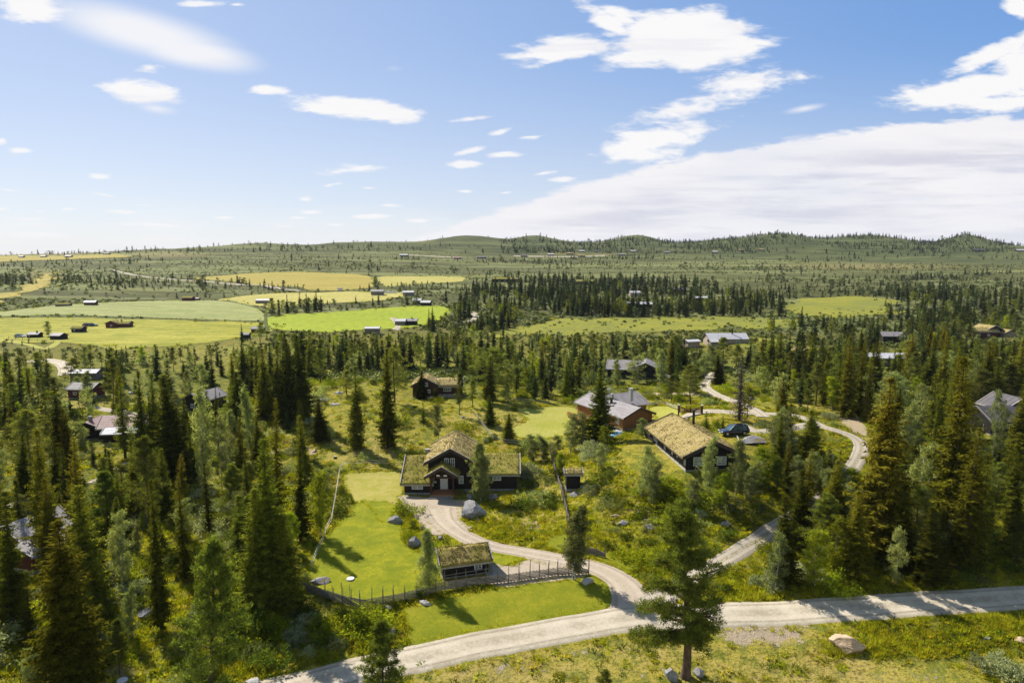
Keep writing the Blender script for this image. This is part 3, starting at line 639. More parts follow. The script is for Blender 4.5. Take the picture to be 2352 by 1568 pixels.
M_['dktrim'] = mat_simple('dark_trim', (.045, .032, .026), (.07, .05, .04), 5, .7)
M_['stone'] = mat_simple('foundation_stone', (.20, .19, .18), (.33, .31, .29), 2.5, .9, bump=.05)
M_['conc'] = mat_simple('concrete', (.42, .40, .38), (.34, .33, .31), 3, .9)
M_['glass'] = mat_simple('window_glass', (.05, .065, .07), (.12, .14, .14), 1.2, .08, spec=.8)
M_['curtain'] = mat_simple('curtained_glass', (.30, .33, .27), (.42, .44, .38), 1.0, .2, spec=.6)
M_['metal'] = mat_simple('grey_metal', (.30, .29, .29), (.36, .35, .35), 2, .45)
M_['blackmetal'] = mat_simple('black_metal', (.012, .012, .013), None, rough=.4)
M_['deck'] = mat_simple('decking', (.36, .16, .06), (.46, .22, .09), 6, .7, stretch=(6, 1, 1))
M_['tarp'] = mat_simple('blue_tarp', (.01, .17, .42), (.015, .24, .55), 6, .4)
M_['snowwhite'] = mat_simple('white_sheeting', (.80, .80, .80), (.72, .72, .73), 5, .5)
M_['gateW'] = mat_simple('gate_wood', (.085, .030, .016), (.14, .052, .026), 8, .7)
M_['fenceW'] = mat_simple('grey_fence_wood', (.115, .098, .082), (.25, .22, .185), 7, .9, stretch=(3, 3, .6))
M_['rail'] = mat_simple('pale_rail_wood', (.45, .42, .35), (.34, .33, .27), 6, .85)
M_['rope'] = mat_simple('pale_fence_tape', (.55, .50, .42), None, rough=.7)
def roof_metal(name, c1, c2, pitch=.45, axis=0, rough=.7):
    m, nt, N, L, out = mat_base(name)
    p = N.new('ShaderNodeBsdfPrincipled'); L.new(p.outputs[0], out.inputs[0]); p.inputs['Roughness'].default_value = rough
    tc = N.new('ShaderNodeTexCoord'); sp = N.new('ShaderNodeSeparateXYZ'); L.new(tc.outputs['Object'], sp.inputs[0])
    fr = nt_math(N, L, 'FRACT', nt_math(N, L, 'DIVIDE', sp.outputs[axis], pitch)); rib = nt_math(N, L, 'LESS_THAN', fr, .22)
    n = nt_noise(N, L, nt_scale(N, L, tc.outputs['Object'], (1, .3, 1)), 1.2, 5)
    c = nt_mix(N, L, nt_ramp(N, L, n, .35, .65), c1, c2); c = nt_mix(N, L, nt_math(N, L, 'MULTIPLY', rib, .45), c, tuple(x * .45 for x in c1))
    L.new(c, p.inputs['Base Color']); L.new(nt_bump(N, L, rib, .03), p.inputs['Normal']); return m
M_['roofgrey'] = roof_metal('grey_sheet_roof', (.20, .175, .17), (.27, .24, .235), .5, 1)
M_['roofwhite'] = roof_metal('pale_sheet_roof', (.42, .40, .41), (.52, .50, .51), .9, 1)
M_['roofpink'] = roof_metal('reddish_sheet_roof', (.26, .14, .12), (.33, .19, .165), .5, 1)
M_['roofdark'] = roof_metal('dark_felt_roof', (.065, .055, .058), (.10, .088, .09), 1.3, 1, .7)
M_['roofgreyx'] = roof_metal('grey_sheet_roof_cross', (.20, .175, .17), (.27, .24, .235), .5, 0)

def grass_clump(n, rx, ry, h, seed, spread=.5):
    """n leaning blades around the origin, as triangles"""
    g = np.random.default_rng(seed); a = g.random(n) * 6.283; rr = np.sqrt(g.random(n)); x = np.cos(a) * rr * rx; y = np.sin(a) * rr * ry
    return x, y, a

def turf_slope(name, p00, p10, p11, p01, mat, parent, thick=.28, cell=.35, tuft=.22, seed=1, blades=14, bump=.10):
    """a sod roof plane: p00-p10 along the eave, p01-p11 along the ridge; lumpy top, real thickness and standing grass."""
    p00, p10, p11, p01 = [np.array(p, float) for p in (p00, p10, p11, p01)]
    g = np.random.default_rng(seed)
    lu = np.linalg.norm(p10 - p00); lv = np.linalg.norm(p01 - p00); nu = max(3, int(lu / cell)); nv = max(3, int(lv / cell))
    U, Vv = np.meshgrid(np.linspace(0, 1, nu + 1), np.linspace(0, 1, nv + 1))
    P = (p00 * (1 - U[..., None]) + p10 * U[..., None]) * (1 - Vv[..., None]) + (p01 * (1 - U[..., None]) + p11 * U[..., None]) * Vv[..., None]
    nrm = np.cross(p10 - p00, p01 - p00); nrm /= np.linalg.norm(nrm); nrm *= np.sign(nrm[2]) or 1
    e = np.minimum(np.minimum(U, 1 - U) * lu, np.minimum(Vv + .5, 1.2) * lv) 
    h = thick * np.clip(.55 + e / .5 * .45, .55, 1) + (fbm(P[..., 0] + seed * 7, P[..., 1], .9, seed, 3) - .5) * bump * 2
    T = P + nrm * h[..., None]; B = P
    i = np.arange((nu + 1) * (nv + 1)).reshape(nv + 1, nu + 1); m = i.size
    F = [np.stack([i[:-1, :-1], i[:-1, 1:], i[1:, 1:], i[1:, :-1]], -1).reshape(-1, 4)]
    def side(a, b): return np.stack([a[:-1], a[1:], a[1:] + m, a[:-1] + m], -1)
    F.append(side(i[0], 0)[:, ::-1]); F.append(side(i[-1], 0)); F.append(side(i[:, 0], 0)); F.append(side(i[:, -1], 0)[:, ::-1])
    V = [T.reshape(-1, 3), B.reshape(-1, 3)]
    nb = int(lu * lv * blades)
    u = g.random(nb); v = g.random(nb); c = (p00 * (1 - u[:, None]) + p10 * u[:, None]) * (1 - v[:, None]) + (p01 * (1 - u[:, None]) + p11 * u[:, None]) * v[:, None] + nrm * thick * .9
    a = g.random(nb) * 6.283; w = .05 + .07 * g.random(nb); hh = tuft * (.4 + g.random(nb) * (.6 + 1.0 * fbm(c[:, 0], c[:, 1], 1.5, seed, 2)))
    s_ = np.stack([np.cos(a), np.sin(a), np.zeros(nb)], -1) * w[:, None]; tip = c + np.stack([g.normal(0, .10, nb), g.normal(0, .10, nb), hh], -1)
    tv = np.stack([c - s_, c + s_, tip], 1).reshape(-1, 3); base = 2 * m
    tf = (np.arange(nb * 3).reshape(-1, 3) + base)
    V.append(tv); F.append(tf)
    # quads and triangles in one mesh
    me = np_mesh(name, np.concatenate(V), [np.concatenate(F[:5]), F[5]], mat)
    return obj(name, me, parent)

def wall_frame(side, W, L):
    """matrix from window space (x along the wall, y out of the wall, z up) to building space"""
    if side == 'front': return Matrix(((1,0,0,0),(0,-1,0,0),(0,0,1,0),(0,0,0,1)))
    if side == 'back': return Matrix(((-1,0,0,W),(0,1,0,L),(0,0,1,0),(0,0,0,1)))
    if side == 'left': return Matrix(((0,-1,0,0),(-1,0,0,L),(0,0,1,0),(0,0,0,1)))
    return Matrix(((0,1,0,W),(1,0,0,0),(0,0,1,0),(0,0,0,1)))

def window(parent, fm, u, z, w, h, nx=2, ny=2, glass='glass', frame='white', fw=.09, off=Vector((0, 0, 0))):
    m = Matrix.Translation(off) @ fm @ Matrix.Translation((u, 0, z))
    b = MB(); d0, d1 = .004, .07
    b.box(-w/2, d0, -h/2, -w/2+fw, d1, h/2, m); b.box(w/2-fw, d0, -h/2, w/2, d1, h/2, m)
    b.box(-w/2+fw, d0, h/2-fw, w/2-fw, d1-.003, h/2, m); b.box(-w/2+fw, d0, -h/2, w/2-fw, d1-.003, -h/2+fw, m)
    for k in range(1, nx): x = -w/2 + w*k/nx; b.box(x-fw*.35, d0+.02, -h/2+fw, x+fw*.35, d1-.01, h/2-fw, m)
    for k in range(1, ny): zz = -h/2 + h*k/ny; b.box(-w/2+fw, d0+.02, zz-.02, w/2-fw, d1-.016, zz+.02, m)
    f = b.build('window', M_[frame], parent)
    MB().box(-w/2+.01, -.01, -h/2+.01, w/2-.01, .018, h/2-.01, m).build('pane', M_[glass], f)
    return f

def door(parent, fm, u, z0, w, h, mat='white', off=Vector((0, 0, 0))):
    m = Matrix.Translation(off) @ fm @ Matrix.Translation((u, 0, z0))
    b = MB(); b.box(-w/2, .004, 0, w/2, .06, h, m); b.box(-w/2-.09, .004, 0, -w/2, .09, h+.09, m); b.box(w/2, .004, 0, w/2+.09, .09, h+.09, m); b.box(-w/2, .004, h, w/2, .09, h+.09, m)
    for zz in (.25, 1.1): b.box(-w/2+.15, .06, zz, w/2-.15, .075, zz+.65, m)
    d = b.build('door', M_[mat], parent)
    MB().box(w/2-.16, .06, .98, w/2-.06, .13, 1.03, m).build('handle', M_['blackmetal'], d)
    return d

def gable(root, W, L, hw, pitch=.5, ridge=.5, wall='dkwood', roof='turf', over=.5, overg=.6, thick=.28, off=(0, 0, 0), rot90=False, hwr=None, trim='trim', found=.35, tuft=.2, cell=.35, blades=14, seed=1, foundz=-.9, wallname='wall', chim=None, bump=.1):
    """W across the gable (x), L along the ridge (y), front gable at y=0. rot90 turns the ridge to run along x (then W is depth and L is the x extent)."""
    off = Vector(off); T = Matrix.Translation(off)
    if rot90: T = T @ Matrix(((0,1,0,0),(-1,0,0,W),(0,0,1,0),(0,0,0,1)))    # local y -> x ; local x -> -y (front wall = local x=W)
    hl = hw; xr = W * ridge; hr_ = hl + pitch * xr; hR = hr_ - pitch * (W - xr) if hwr is None else hwr; pr = (hr_ - hR) / (W - xr)
    P = lambda x, y, z: tuple(T @ Vector((x, y, z)))
    w = MB(); w.prism([P(0,0,found), P(W,0,found), P(W,0,hR), P(xr,0,hr_), P(0,0,hl)], (T.to_3x3() @ Vector((0, L, 0))))
    wo = w.build(wallname, M_[wall], root)
    MB().box(-.04, -.04, foundz, W+.04, L+.04, found, T).build('foundation', M_['stone'], root)
    zl = hl - pitch * over; zr = hR - pr * over; lift = .05
    ro = None
    a, b_, c, d = P(-over, -overg, zl+lift), P(-over, L+overg, zl+lift), P(xr, L+overg, hr_+lift), P(xr, -overg, hr_+lift)
    e, f = P(W+over, -overg, zr+lift), P(W+over, L+overg, zr+lift)
    if roof.startswith('turf'):
        ra = turf_slope('roof', a, b_, c, d, M_[roof], root, thick, cell, tuft, seed, blades, bump)
        rb = turf_slope('roof', f, e, d, c, M_[roof], root, thick, cell, tuft, seed + 1, blades, bump)
        ro = ra
    else:
        r = MB(); n1 = Vector((-pitch, 0, 1)).normalized() * thick; n2 = Vector((pr, 0, 1)).normalized() * thick; R3 = T.to_3x3()
        up = R3 @ Vector((0, 0, thick))
        r.add([a, b_, c, d] + [tuple(Vector(q) + up) for q in (a, b_, c, d)], [(0,3,2,1),(4,5,6,7),(0,1,5,4),(1,2,6,5),(2,3,7,6),(3,0,4,7)])
        r.add([d, c, f, e] + [tuple(Vector(q) + up) for q in (d, c, f, e)], [(0,3,2,1),(4,5,6,7),(0,1,5,4),(2,3,7,6),(1,2,6,5),(3,0,4,7)])
        ro = r.build('roof', M_[roof], root)
    # underside boards, barge boards and gutters
    for y in (-overg - .045, L + overg + .045):
        g = MB()
        for (x0, z0), (x1, z1) in (((-over, zl), (xr, hr_)), ((W + over, zr), (xr, hr_))):
            zt = thick + .10
            pts = [P(x0, y-.03, z0-.16), P(x1, y-.03, z1-.16), P(x1, y-.03, z1+zt), P(x0, y-.03, z0+zt)]
            g.prism(pts, T.to_3x3() @ Vector((0, .06, 0)))
        g.build('barge_board', M_['dktrim'], root)
    k = MB()
    for y in (-overg - .045, L + overg + .045):
        for (x0, z0), (x1, z1) in (((-over, zl), (xr, hr_)), ((W + over, zr), (xr, hr_))):
            k.beam(P(x0, y, z0+thick+.125), P(x1, y, z1+thick+.125), .15, .045, up=tuple(T.to_3x3() @ Vector((0, 0, 1))))
    for x, z in ((-over-.05, zl), (W+over+.05, zr)): k.beam(P(x, -overg-.08, z+.05), P(x, L+overg+.08, z+.05), .09, .2)
    k.build('roof_trim', M_[trim], root)
    so_ = MB()
    for A in ((a, b_, c, d), (d, c, f, e)): so_.add([tuple(Vector(q) - Vector((0, 0, .03))) for q in A] + [tuple(Vector(q) - Vector((0, 0, .10))) for q in A], [(0,1,2,3),(4,7,6,5),(0,4,5,1),(1,5,6,2),(2,6,7,3),(3,7,4,0)])
    so_.build('soffit', M_['dktrim'], root)
    return dict(T=T, hr=hr_, xr=xr, hR=hR, roof=ro, P=P)

def chimney(root, x, y, z0, z1, w=.6, mat='stone', pipe=False):
    b = MB()
    if pipe: b.tube((x, y, z0), (x, y, z1), w / 2, n=10); b.tube((x, y, z1), (x, y, z1 + .12), w * .75, n=10); return b.build('chimney', M_['blackmetal'], root)
    b.box(x - w/2, y - w/2, z0, x + w/2, y + w/2, z1); b.box(x - w/2 - .06, y - w/2 - .06, z1, x + w/2 + .06, y + w/2 + .06, z1 + .1)
    return b.build('chimney', M_[mat], root)

def place(name, px, py, label, cat, rz=0, group=None, z=None, dz=0.0, sc=1.0):
    p = at(px, py) if z is None else pt_z(px, py, z)
    e = empty(name, (p[0], p[1], p[2] + dz), rz, sc); tag(e, label, cat, group); return e

# ------------------------------------------------------------------ main house
hA = empty('turf_roofed_house', (-17.4, 106.6, 0.0)); tag(hA, 'large dark brown turf roofed house with gabled porch and white front door', 'house')
# left wing (ridge along x)
gable(hA, 11.0, 4.2, 1.95, .5, .5, 'dkwood', 'turfgreen', .5, .55, .26, (0, 0, 0), rot90=True, seed=3)
# right wing
gable(hA, 8.6, 7.6, 2.75, .5, .45, 'dkwood', 'turfgreen', .5, .5, .26, (10.6, 1.9, 0), rot90=True, seed=9, hwr=2.85)
# middle volume, gable to the front
GA = gable(hA, 7.4, 9.5, 5.05, .56, .5, 'dkwood', 'turfdry', .65, 1.0, .26, (3.7, 1.7, 0), seed=5)
OA = Vector((3.7, 1.7, 0)); fmA = wall_frame('front', 7.4, 9.5)
for u in (3.02, 3.98): window(hA, fmA, u, 4.85, .72, 1.42, 2, 2, off=OA)
window(hA, fmA, 5.35, 1.95, .8, 1.35, 1, 2, 'curtain', off=OA)
window(hA, wall_frame('front', 8, 8), 2.1, 1.30, 1.75, .75, 2, 1, 'curtain', off=Vector((0, 0, 0)))
window(hA, wall_frame('front', 8, 8), 4.3, 2.15, 1.4, .8, 2, 1, 'curtain', off=Vector((10.6, 1.9, 0)))
# porch
PO = Vector((4.35, -1.3, 0))
pr_ = empty('porch', (0, 0, 0)); pr_.parent = hA
fl = MB(); fl.box(4.3, -1.2, -.2, 8.2, 1.7, .34); fl.build('floor', M_['deck'], pr_)
st = MB(); st.box(4.1, -2.2, -.4, 8.0, -1.2, .16); st.box(4.1, -2.8, -.4, 7.2, -2.2, .0); st.build('step', M_['stone'], pr_)
for x in (4.45, 8.0): MB().box(x-.12, -1.1, .34, x+.12, -.86, 3.05).build('post', M_['midwood'], pr_)
po = MB(); po.box(4.2, -1.12, 3.05, 8.3, -.86, 3.3); po.box(6.12, -1.1, 3.3, 6.3, -.88, 4.6)
po.beam((4.6, -.98, 3.35), (6.2, -.98, 4.35), .14); po.beam((7.8, -.98, 3.35), (6.2, -.98, 4.35), .14); po.build('truss', M_['midwood'], pr_)
MB().box(4.4, .4, .34, 4.5, 1.68, 3.1).build('side_wall', M_['dkwood'], pr_); MB().box(7.95, .6, .34, 8.05, 1.68, 3.1).build('side_wall', M_['dkwood'], pr_)
turf_slope('roof', (3.45, 1.7, 3.25), (3.45, -1.75, 3.25), (6.2, -1.75, 4.9), (6.2, 1.7, 4.9), M_['turfgreen'], pr_, .24, .3, .22, 21, 22)
turf_slope('roof', (8.95, -1.75, 3.25), (8.95, 1.7, 3.25), (6.2, 1.7, 4.9), (6.2, -1.75, 4.9), M_['turfgreen'], pr_, .24, .3, .22, 22, 22)
bg_ = MB()
for x0 in (3.45, 8.95): bg_.prism([(x0, -1.84, 3.07), (6.2, -1.84, 4.72), (6.2, -1.84, 5.2), (x0, -1.84, 3.55)], (0, .06, 0))
bg_.build('barge_board', M_['dktrim'], pr_)
tr = MB()
for x0 in (3.45, 8.95): tr.beam((x0, -1.81, 3.58), (6.2, -1.81, 5.23), .14, .05)
tr.build('roof_trim', M_['trim'], pr_)
door(hA, fmA, 2.55, .36, 1.05, 2.05, off=OA)
window(hA, fmA, 1.15, 1.55, .35, .3, 1, 1, off=OA)
for x in (5.35, 6.5): MB().box(x, -1.14, 3.42, x + .5, -1.125, 3.66).build('white_panel', M_['white'], pr_)
TERRA = mat_simple('terracotta', (.30, .12, .07)); POTG = mat_simple('pot_plant', (.08, .14, .02))
for k, x in enumerate((8.55, 9.0, 9.4)):
    e = empty('flower_pot', (-17.4 + x, 107.5, 0)); tag(e, ['flower pot against the porch side wall, nearest the white door', 'middle flower pot in the row right of the porch', 'flower pot in the porch row nearest the birch'][k], 'flower pot', 'flower pots right of the porch')
    MB().tube((0, 0, -.1), (0, 0, .3), .15, .21).build('pot', TERRA, e)
    b = MB(); b.tube((0, 0, .28), (0, 0, .48), .16, .27, 9).tube((0, 0, .48), (0, 0, .66), .27, .06, 9)
    b.build('plant', POTG, e)
chimney(hA, 2.9, 7.2, 4.6, 5.45, .7, 'stone')
b = MB(); b.tube((2.75, 3.6, 3.4), (2.75, 3.6, 5.3), .06); b.build('vent_pipe', M_['blackmetal'], hA)

# ------------------------------------------------------------------ annex
p = pt_z(1016, 1330, hz(-8.3, 78))
hB = empty('storehouse', (-8.3, 78.0, hz(-8.3, 78) + .05), math.atan2(1.6, 5.4)); tag(hB, 'small black turf roofed annex with one white window, right behind the pole fence', 'cabin')
gable(hB, 3.7, 5.6, 1.75, .55, .5, 'blackwood', 'turf', .45, .45, .32, rot90=True, seed=31, tuft=.14, blades=40, found=.15, trim='trim', bump=.16)
window(hB, wall_frame('front', 5.6, 3.7), 4.35, 1.15, .95, .95, 2, 3, off=Vector((0, 0, 0)))
b = MB(); b.beam((0, -.35, .55), (5.9, -.35, .75), .06, .12); b.beam((5.9, -.35, .75), (6.0, -.35, .0), .08)
b.build('hand_rail', M_['fenceW'], hB)

# ------------------------------------------------------------------ outhouse
p = at(1301, 1130)
hC = empty('outhouse', (p[0], p[1], p[2] + .5), R(2)); tag(hC, 'tiny black shed with turf roof beside the pole fence', 'shed')
gable(hC, 1.7, 2.2, 2.5, .5, .5, 'blackwood', 'turfdry', .35, .35, .25, rot90=True, seed=41, tuft=.16, blades=30, found=.05, trim='trim')
b = MB(); b.box(.7, -.05, .1, 1.5, -.005, 1.9); b.build('door', M_['blackwood'], hC)

# ------------------------------------------------------------------ hilltop lodge
pn = pt_z(1575, 1083, 5.75); pf = pt_z(1487, 1008, 5.75)
yaw = math.atan2(pf[0] - pn[0], pf[1] - pn[1]); LL = math.hypot(pf[0] - pn[0], pf[1] - pn[1]) * .93
hD = empty('long_lodge', (pn[0], pn[1], 5.65), -yaw); tag(hD, 'long black lodge with dry grass roof on the hill above the uphill track', 'house')
gable(hD, 9.0, LL, 2.62, .45, .47, 'blackwood', 'turfdry', .8, .7, .30, seed=51, tuft=.11, blades=34, bump=.07, found=.35, hwr=2.35, trim='dktrim', foundz=-1.5)
fD = wall_frame('front', 9, LL); lD = wall_frame('left', 9, LL)
b = MB(); b.box(-.08, -.02, -.02, -.02, LL - 3, .52); b.build('plinth_board', M_['conc'], hD)
for u in (1.9, 5.6): window(hD, fD, u, 1.65, 1.5, 1.35, 2, 3, 'curtain')
for u, w, h in ((2.6, 1.0, 1.5), (4.0, 1.0, 1.5), (8.2, .95, 1.4), (11.6, .5, 1.2), (13.9, .45, .7), (17.2, .6, 1.3)): window(hD, lD, u, 1.6, w, h * .92, 2, 2)
for k in range(7): y = 2.6 + k * (LL - 3) / 7; MB().box(-.09, y, .4, -.004, y + .14, 2.55).build('cladding_post', M_['dktrim'], hD)
b = MB(); b.box(.1, LL, .1, 4.5, LL + 3.0, .35); b.box(-.05, LL - 2.6, .35, .05, LL + 3.0, 1.05); b.box(-.08, LL - 2.6, 1.05, .1, LL + 3.0, 1.15); b.build('terrace', M_['blackwood'], hD)
chimney(hD, 6.0, LL * .72, 4.2, 6.6, .42, pipe=True)

# ------------------------------------------------------------------ reddish house with sheet roof
q = pt_z(1430.6, 991, 2.3)
hE = empty('timber_house', (q[0], q[1], 2.3), R(28)); tag(hE, 'red-brown timber house with grey corrugated roofs beside the big dark spruce', 'house')
gable(hE, 7.6, 17.0, 3.0, .42, .52, 'brwood', 'roofgrey', .45, .7, .12, seed=61, found=.45, trim='trim', foundz=-1.5)
window(hE, wall_frame('left', 7.6, 17), 15.2, 1.9, 1.0, 1.25, 2, 3)
gable(hE, 9.0, 8.5, 3.2, .38, .5, 'brwood', 'roofgreyx', .6, .6, .12, (4.2, 8.2, 0), rot90=True, seed=62, found=.45, foundz=-1.5)
chimney(hE, 3.9, 9.2, 4.4, 5.9, .55, 'conc'); chimney(hE, 8.6, 8.6, 4.0, 6.8, .75, 'conc')
b = MB(); b.tube((2.7, 7.8, 4.0), (2.7, 7.8, 5.3), .3); b.tube((2.7, 7.8, 5.3), (2.7, 7.8, 5.45), .42); b.build('vent_pipe', M_['blackmetal'], hE)
b = MB(); b.tube((5.4, 12.4, 5.2), (5.4, 12.4, 6.6), .05); b.tube((5.4, 12.4, 6.2), (5.4, 12.5, 6.6), .35, .35); b.build('antenna', M_['white'], hE)
b = MB(); b.box(-2.6, 11.5, -.2, 0, 17.0, .25); b.box(-2.7, 11.4, .25, -2.6, 17.1, 1.2); b.box(-2.6, 11.4, 1.1, 0, 11.5, 1.2)
for k in range(9): b.box(-2.68, 11.4 + k * .7, .25, -2.62, 11.48 + k * .7, 1.15)
b.build('terrace', M_['deck'], hE)

# ------------------------------------------------------------------ cabins and farm buildings further out
FARGROUP = None
def cabin(px, py, w, d, h, roof, wall, label, yaw=0, pitch=.45, along='x', chim=0, wins=(), cat='cabin', name='cabin', dz=0, ridge=.5, over=.4, doorx=None, thick=.15, extra=None, group=None, stepz=None):
    """px, py: near-left ground corner in the picture. along='x': ridge across the view (front is an eave wall); 'y': gable to the front"""
    e = place(name, px, py, label, cat, R(yaw), group, dz=dz)
    if py < 800 and not (1800 < px): e.scale = (.72 if px < 620 else .86 if px < 1000 else .98 if 1600 < px < 1700 and py > 780 else .82,) * 3
    tf = roof.startswith('turf')
    kw = dict(cell=.9, blades=5, tuft=.3, seed=int(px), thick=.25 if tf else thick)
    if along == 'x': G = gable(e, d, w, h, pitch, ridge, wall, roof, over, over, rot90=True, found=.25, foundz=-1.2, **kw)
    else: G = gable(e, w, d, h, pitch, ridge, wall, roof, over, over, found=.25, foundz=-1.2, **kw)
    fr = wall_frame('front', w, d)
    for (u, z, ww, hh) in wins: window(e, fr, u * w, z, ww, hh, 2, 1, 'glass', fw=.12)
    if doorx is not None:
        b = MB(); b.box(doorx * w - .5, -.06, .25, doorx * w + .5, -.003, 2.2); b.build('door', M_['white'], e)
    if chim:
        cx, cy = (w * chim, d * .5) if along == 'x' else (w * .5, d * chim)
        chimney(e, cx, cy, G['hr'] - .3, G['hr'] + 1.0, .6)
    return e
D1 = cabin(948, 912, 6.2, 8, 2.9, 'turfdry', 'midwood', 'brown turf roofed cabin with a taller gabled wing, on the slope behind the tall spruces', yaw=4, along='y', wins=((.55, 3.2, .8, 1.0), (.65, 1.4, .8, .9)), pitch=.55, name='turf_roofed_cabin')
gable(D1, 6.0, 6.0, 2.4, .45, .5, 'midwood', 'turfdry', .5, .5, .25, (6.2, 1.8, 0), rot90=True, cell=.8, blades=6, seed=77)
window(D1, wall_frame('front', 6, 6), 2.4, 1.5, 1.9, .9, 4, 1, off=Vector((6.2, 1.8, 0)))
E1 = cabin(1395, 868, 9, 9, 2.9, 'roofgrey', 'blackwood', 'black cabin with grey corrugated roof half hidden by birches above the gate', yaw=-14, along='x', name='cabin', wins=((.3, 1.4, 1.2, 1),))
gable(E1, 7.5, 9, 3.2, .42, .5, 'blackwood', 'roofgrey', .5, .6, .15, (7.5, 1.0, 0), cell=.8, seed=78)
F1 = cabin(1628, 797, 16, 7.5, 3.3, 'roofwhite', 'palewood', 'pale wooden house with a long white roof and black stove pipe beyond the birch wood', yaw=2, along='x', wins=((.3, 1.6, 1.5, 1.6), (.75, 1.6, 1.5, 1.6)), cat='house', name='white_roofed_house', pitch=.5)
chimney(F1, 10.5, 3, 4.3, 7.2, .5, pipe=True); gable(F1, 4, 3, 2.5, .4, .5, 'greywood', 'roofwhite', .3, .3, .12, (-.2, -3.2, 0), rot90=True, cell=.8)
cabin(1580, 800, 5.5, 4, 2.6, 'roofwhite', 'palewood', 'pale shed with a sloping white roof beside the long white-roofed house', yaw=20, along='x', name='shed', cat='shed', pitch=.25)
cabin(228, 1012, 9, 7, 2.6, 'roofpink', 'dkwood', 'dark cabin with a faded red sheet roof and black chimney among the left spruces', yaw=12, along='x', chim=.45, pitch=.5, wins=((.7, 1.3, 1, .8),))
cabin(238, 1020, 6, 4, 2.1, 'roofwhite', 'dkwood', 'low outbuilding with a pale roof in front of the red-roofed cabin', yaw=8, along='x', name='shed', cat='shed', pitch=.35)
cabin(178, 1010, 4, 6, 2.6, 'roofpink', 'dkwood', 'narrow dark shed with two stove pipes left of the red-roofed cabin', yaw=8, along='y', chim=.3, name='shed', cat='shed')
cabin(157, 915, 6.5, 5, 2.5, 'roofdark', 'redwood', 'dark red cabin with brown-grey roof in the forest clearing on the left', yaw=-6, along='x', wins=((.3, 1.4, 1, .8),), pitch=.45)
cabin(421, 944, 6, 8, 2.9, 'roofgrey', 'blackwood', 'black cabin with grey ribbed roof and chimney deep in the spruce wood', yaw=-18, along='y', chim=.3, wins=((.5, 1.5, 1.2, 1),), pitch=.5)
cabin(163, 872, 7, 4, 1.9, 'roofwhite', 'greywood', 'low white-roofed building by the bend of the gravel road on the far left', yaw=4, along='x', pitch=.35)
L1 = cabin(-30, 1280, 7, 7, 2.8, 'roofgrey', 'redwood', 'red cabin with grey sheet roof cut by the left edge behind the spruces', yaw=-18, along='y', wins=((.6, 1.5, 1, 1),), pitch=.5)
gable(L1, 5, 6, 2.3, .35, .5, 'redwood', 'roofgrey', .4, .4, .15, (5.2, -1.5, 0), cell=.8, seed=79)
R1 = cabin(2275, 1000, 9, 7, 2.9, 'roofdark', 'blackwood', 'black-green house with dark felt roof at the right edge of the wood', yaw=6, along='x', wins=((.15, 1.8, 1.0, .8), (.42, 1.8, 1.3, .8)), cat='house', name='dark_house', pitch=.55)
gable(R1, 6.5, 6, 4.2, .6, .5, 'dkwood', 'roofdark', .6, .6, .15, (6.2, 4.0, 0), cell=.8, seed=80); window(R1, wall_frame('front', 6.5, 6), 4.2, 4.9, 1.1, 1.1, 2, 2, off=Vector((6.2, 4.0, 0)))
R2 = cabin(2237, 778, 10, 6, 2.8, 'turfdry', 'redwood', 'red turf roofed cabin with several gables in the right-hand spruce wood', yaw=3, along='x', wins=((.2, 1.5, 1, .8), (.6, 1.5, 1, .8)), name='turf_roofed_cabin', pitch=.5)
gable(R2, 6, 8, 3.4, .5, .5, 'redwood', 'turfdry', .6, .6, .25, (6.5, 1.5, 0), cell=.9, blades=5, seed=81); gable(R2, 5, 5, 2.2, .5, .5, 'palewood', 'turfdry', .4, .4, .25, (12, -1, 0), cell=.9, blades=5, seed=82)
cabin(2028, 787, 8, 6, 2.9, 'roofgrey', 'blackwood', 'black cabin with a plain grey roof peeping between right-hand spruces', yaw=-8, along='x', pitch=.45)
cabin(1835, 826, 5, 6, 2.4, 'turfdry', 'redwood', 'small red gable with turf roof among birches beyond the dead spruce', yaw=6, along='y', pitch=.5, name='turf_roofed_cabin')
cabin(1950, 842, 20, 7, 2.8, 'roofwhite', 'greywood', 'long low building with a bright white roof behind the golden spruces', yaw=-3, along='x', pitch=.3, name='white_roofed_house', cat='house')
# farm on the meadows
cabin(62, 776, 6.4, 4.5, 2.1, 'roofgrey', 'blackwood', 'dark barn with a pale grey roof between the white car and the round birch', yaw=0, along='x', chim=.7, pitch=.42, name='barn', cat='barn', wins=((.2, 1.3, 1, .7),))
cabin(115, 780, 6.6, 5.5, 2.4, 'roofgrey', 'blackwood', 'broad black barn with grey roof right of the round birch on the meadow', yaw=-12, along='x', pitch=.42, name='barn', cat='barn')
cabin(164, 763, 6.4, 5, 2.3, 'turfgreen', 'blackwood', 'black turf roofed cabin beside the red and blue cars', yaw=-4, along='x', pitch=.45, name='turf_roofed_cabin', wins=((.3, 1.3, 1, .7),))
RH = cabin(243, 753, 7, 7, 2.9, 'turfgreen', 'redwood', 'dark red turf roofed farmhouse with two gables alone on the meadow', yaw=5, along='y', pitch=.45, name='farmhouse', cat='house', wins=((.5, 1.4, 1.2, .9),))
gable(RH, 6.5, 7.5, 2.6, .4, .5, 'redwood', 'turfgreen', .5, .5, .25, (6.5, 1, 0), rot90=True, cell=.9, blades=5, seed=83); chimney(RH, 8, 4.5, 3.6, 5.2, .7)
cabin(127, 704, 11, 5, 1.8, 'turfgreen', 'greywood', 'ruined low barn with overgrown roof left of the small white-roofed hut', yaw=2, along='x', pitch=.3, name='barn', cat='barn')
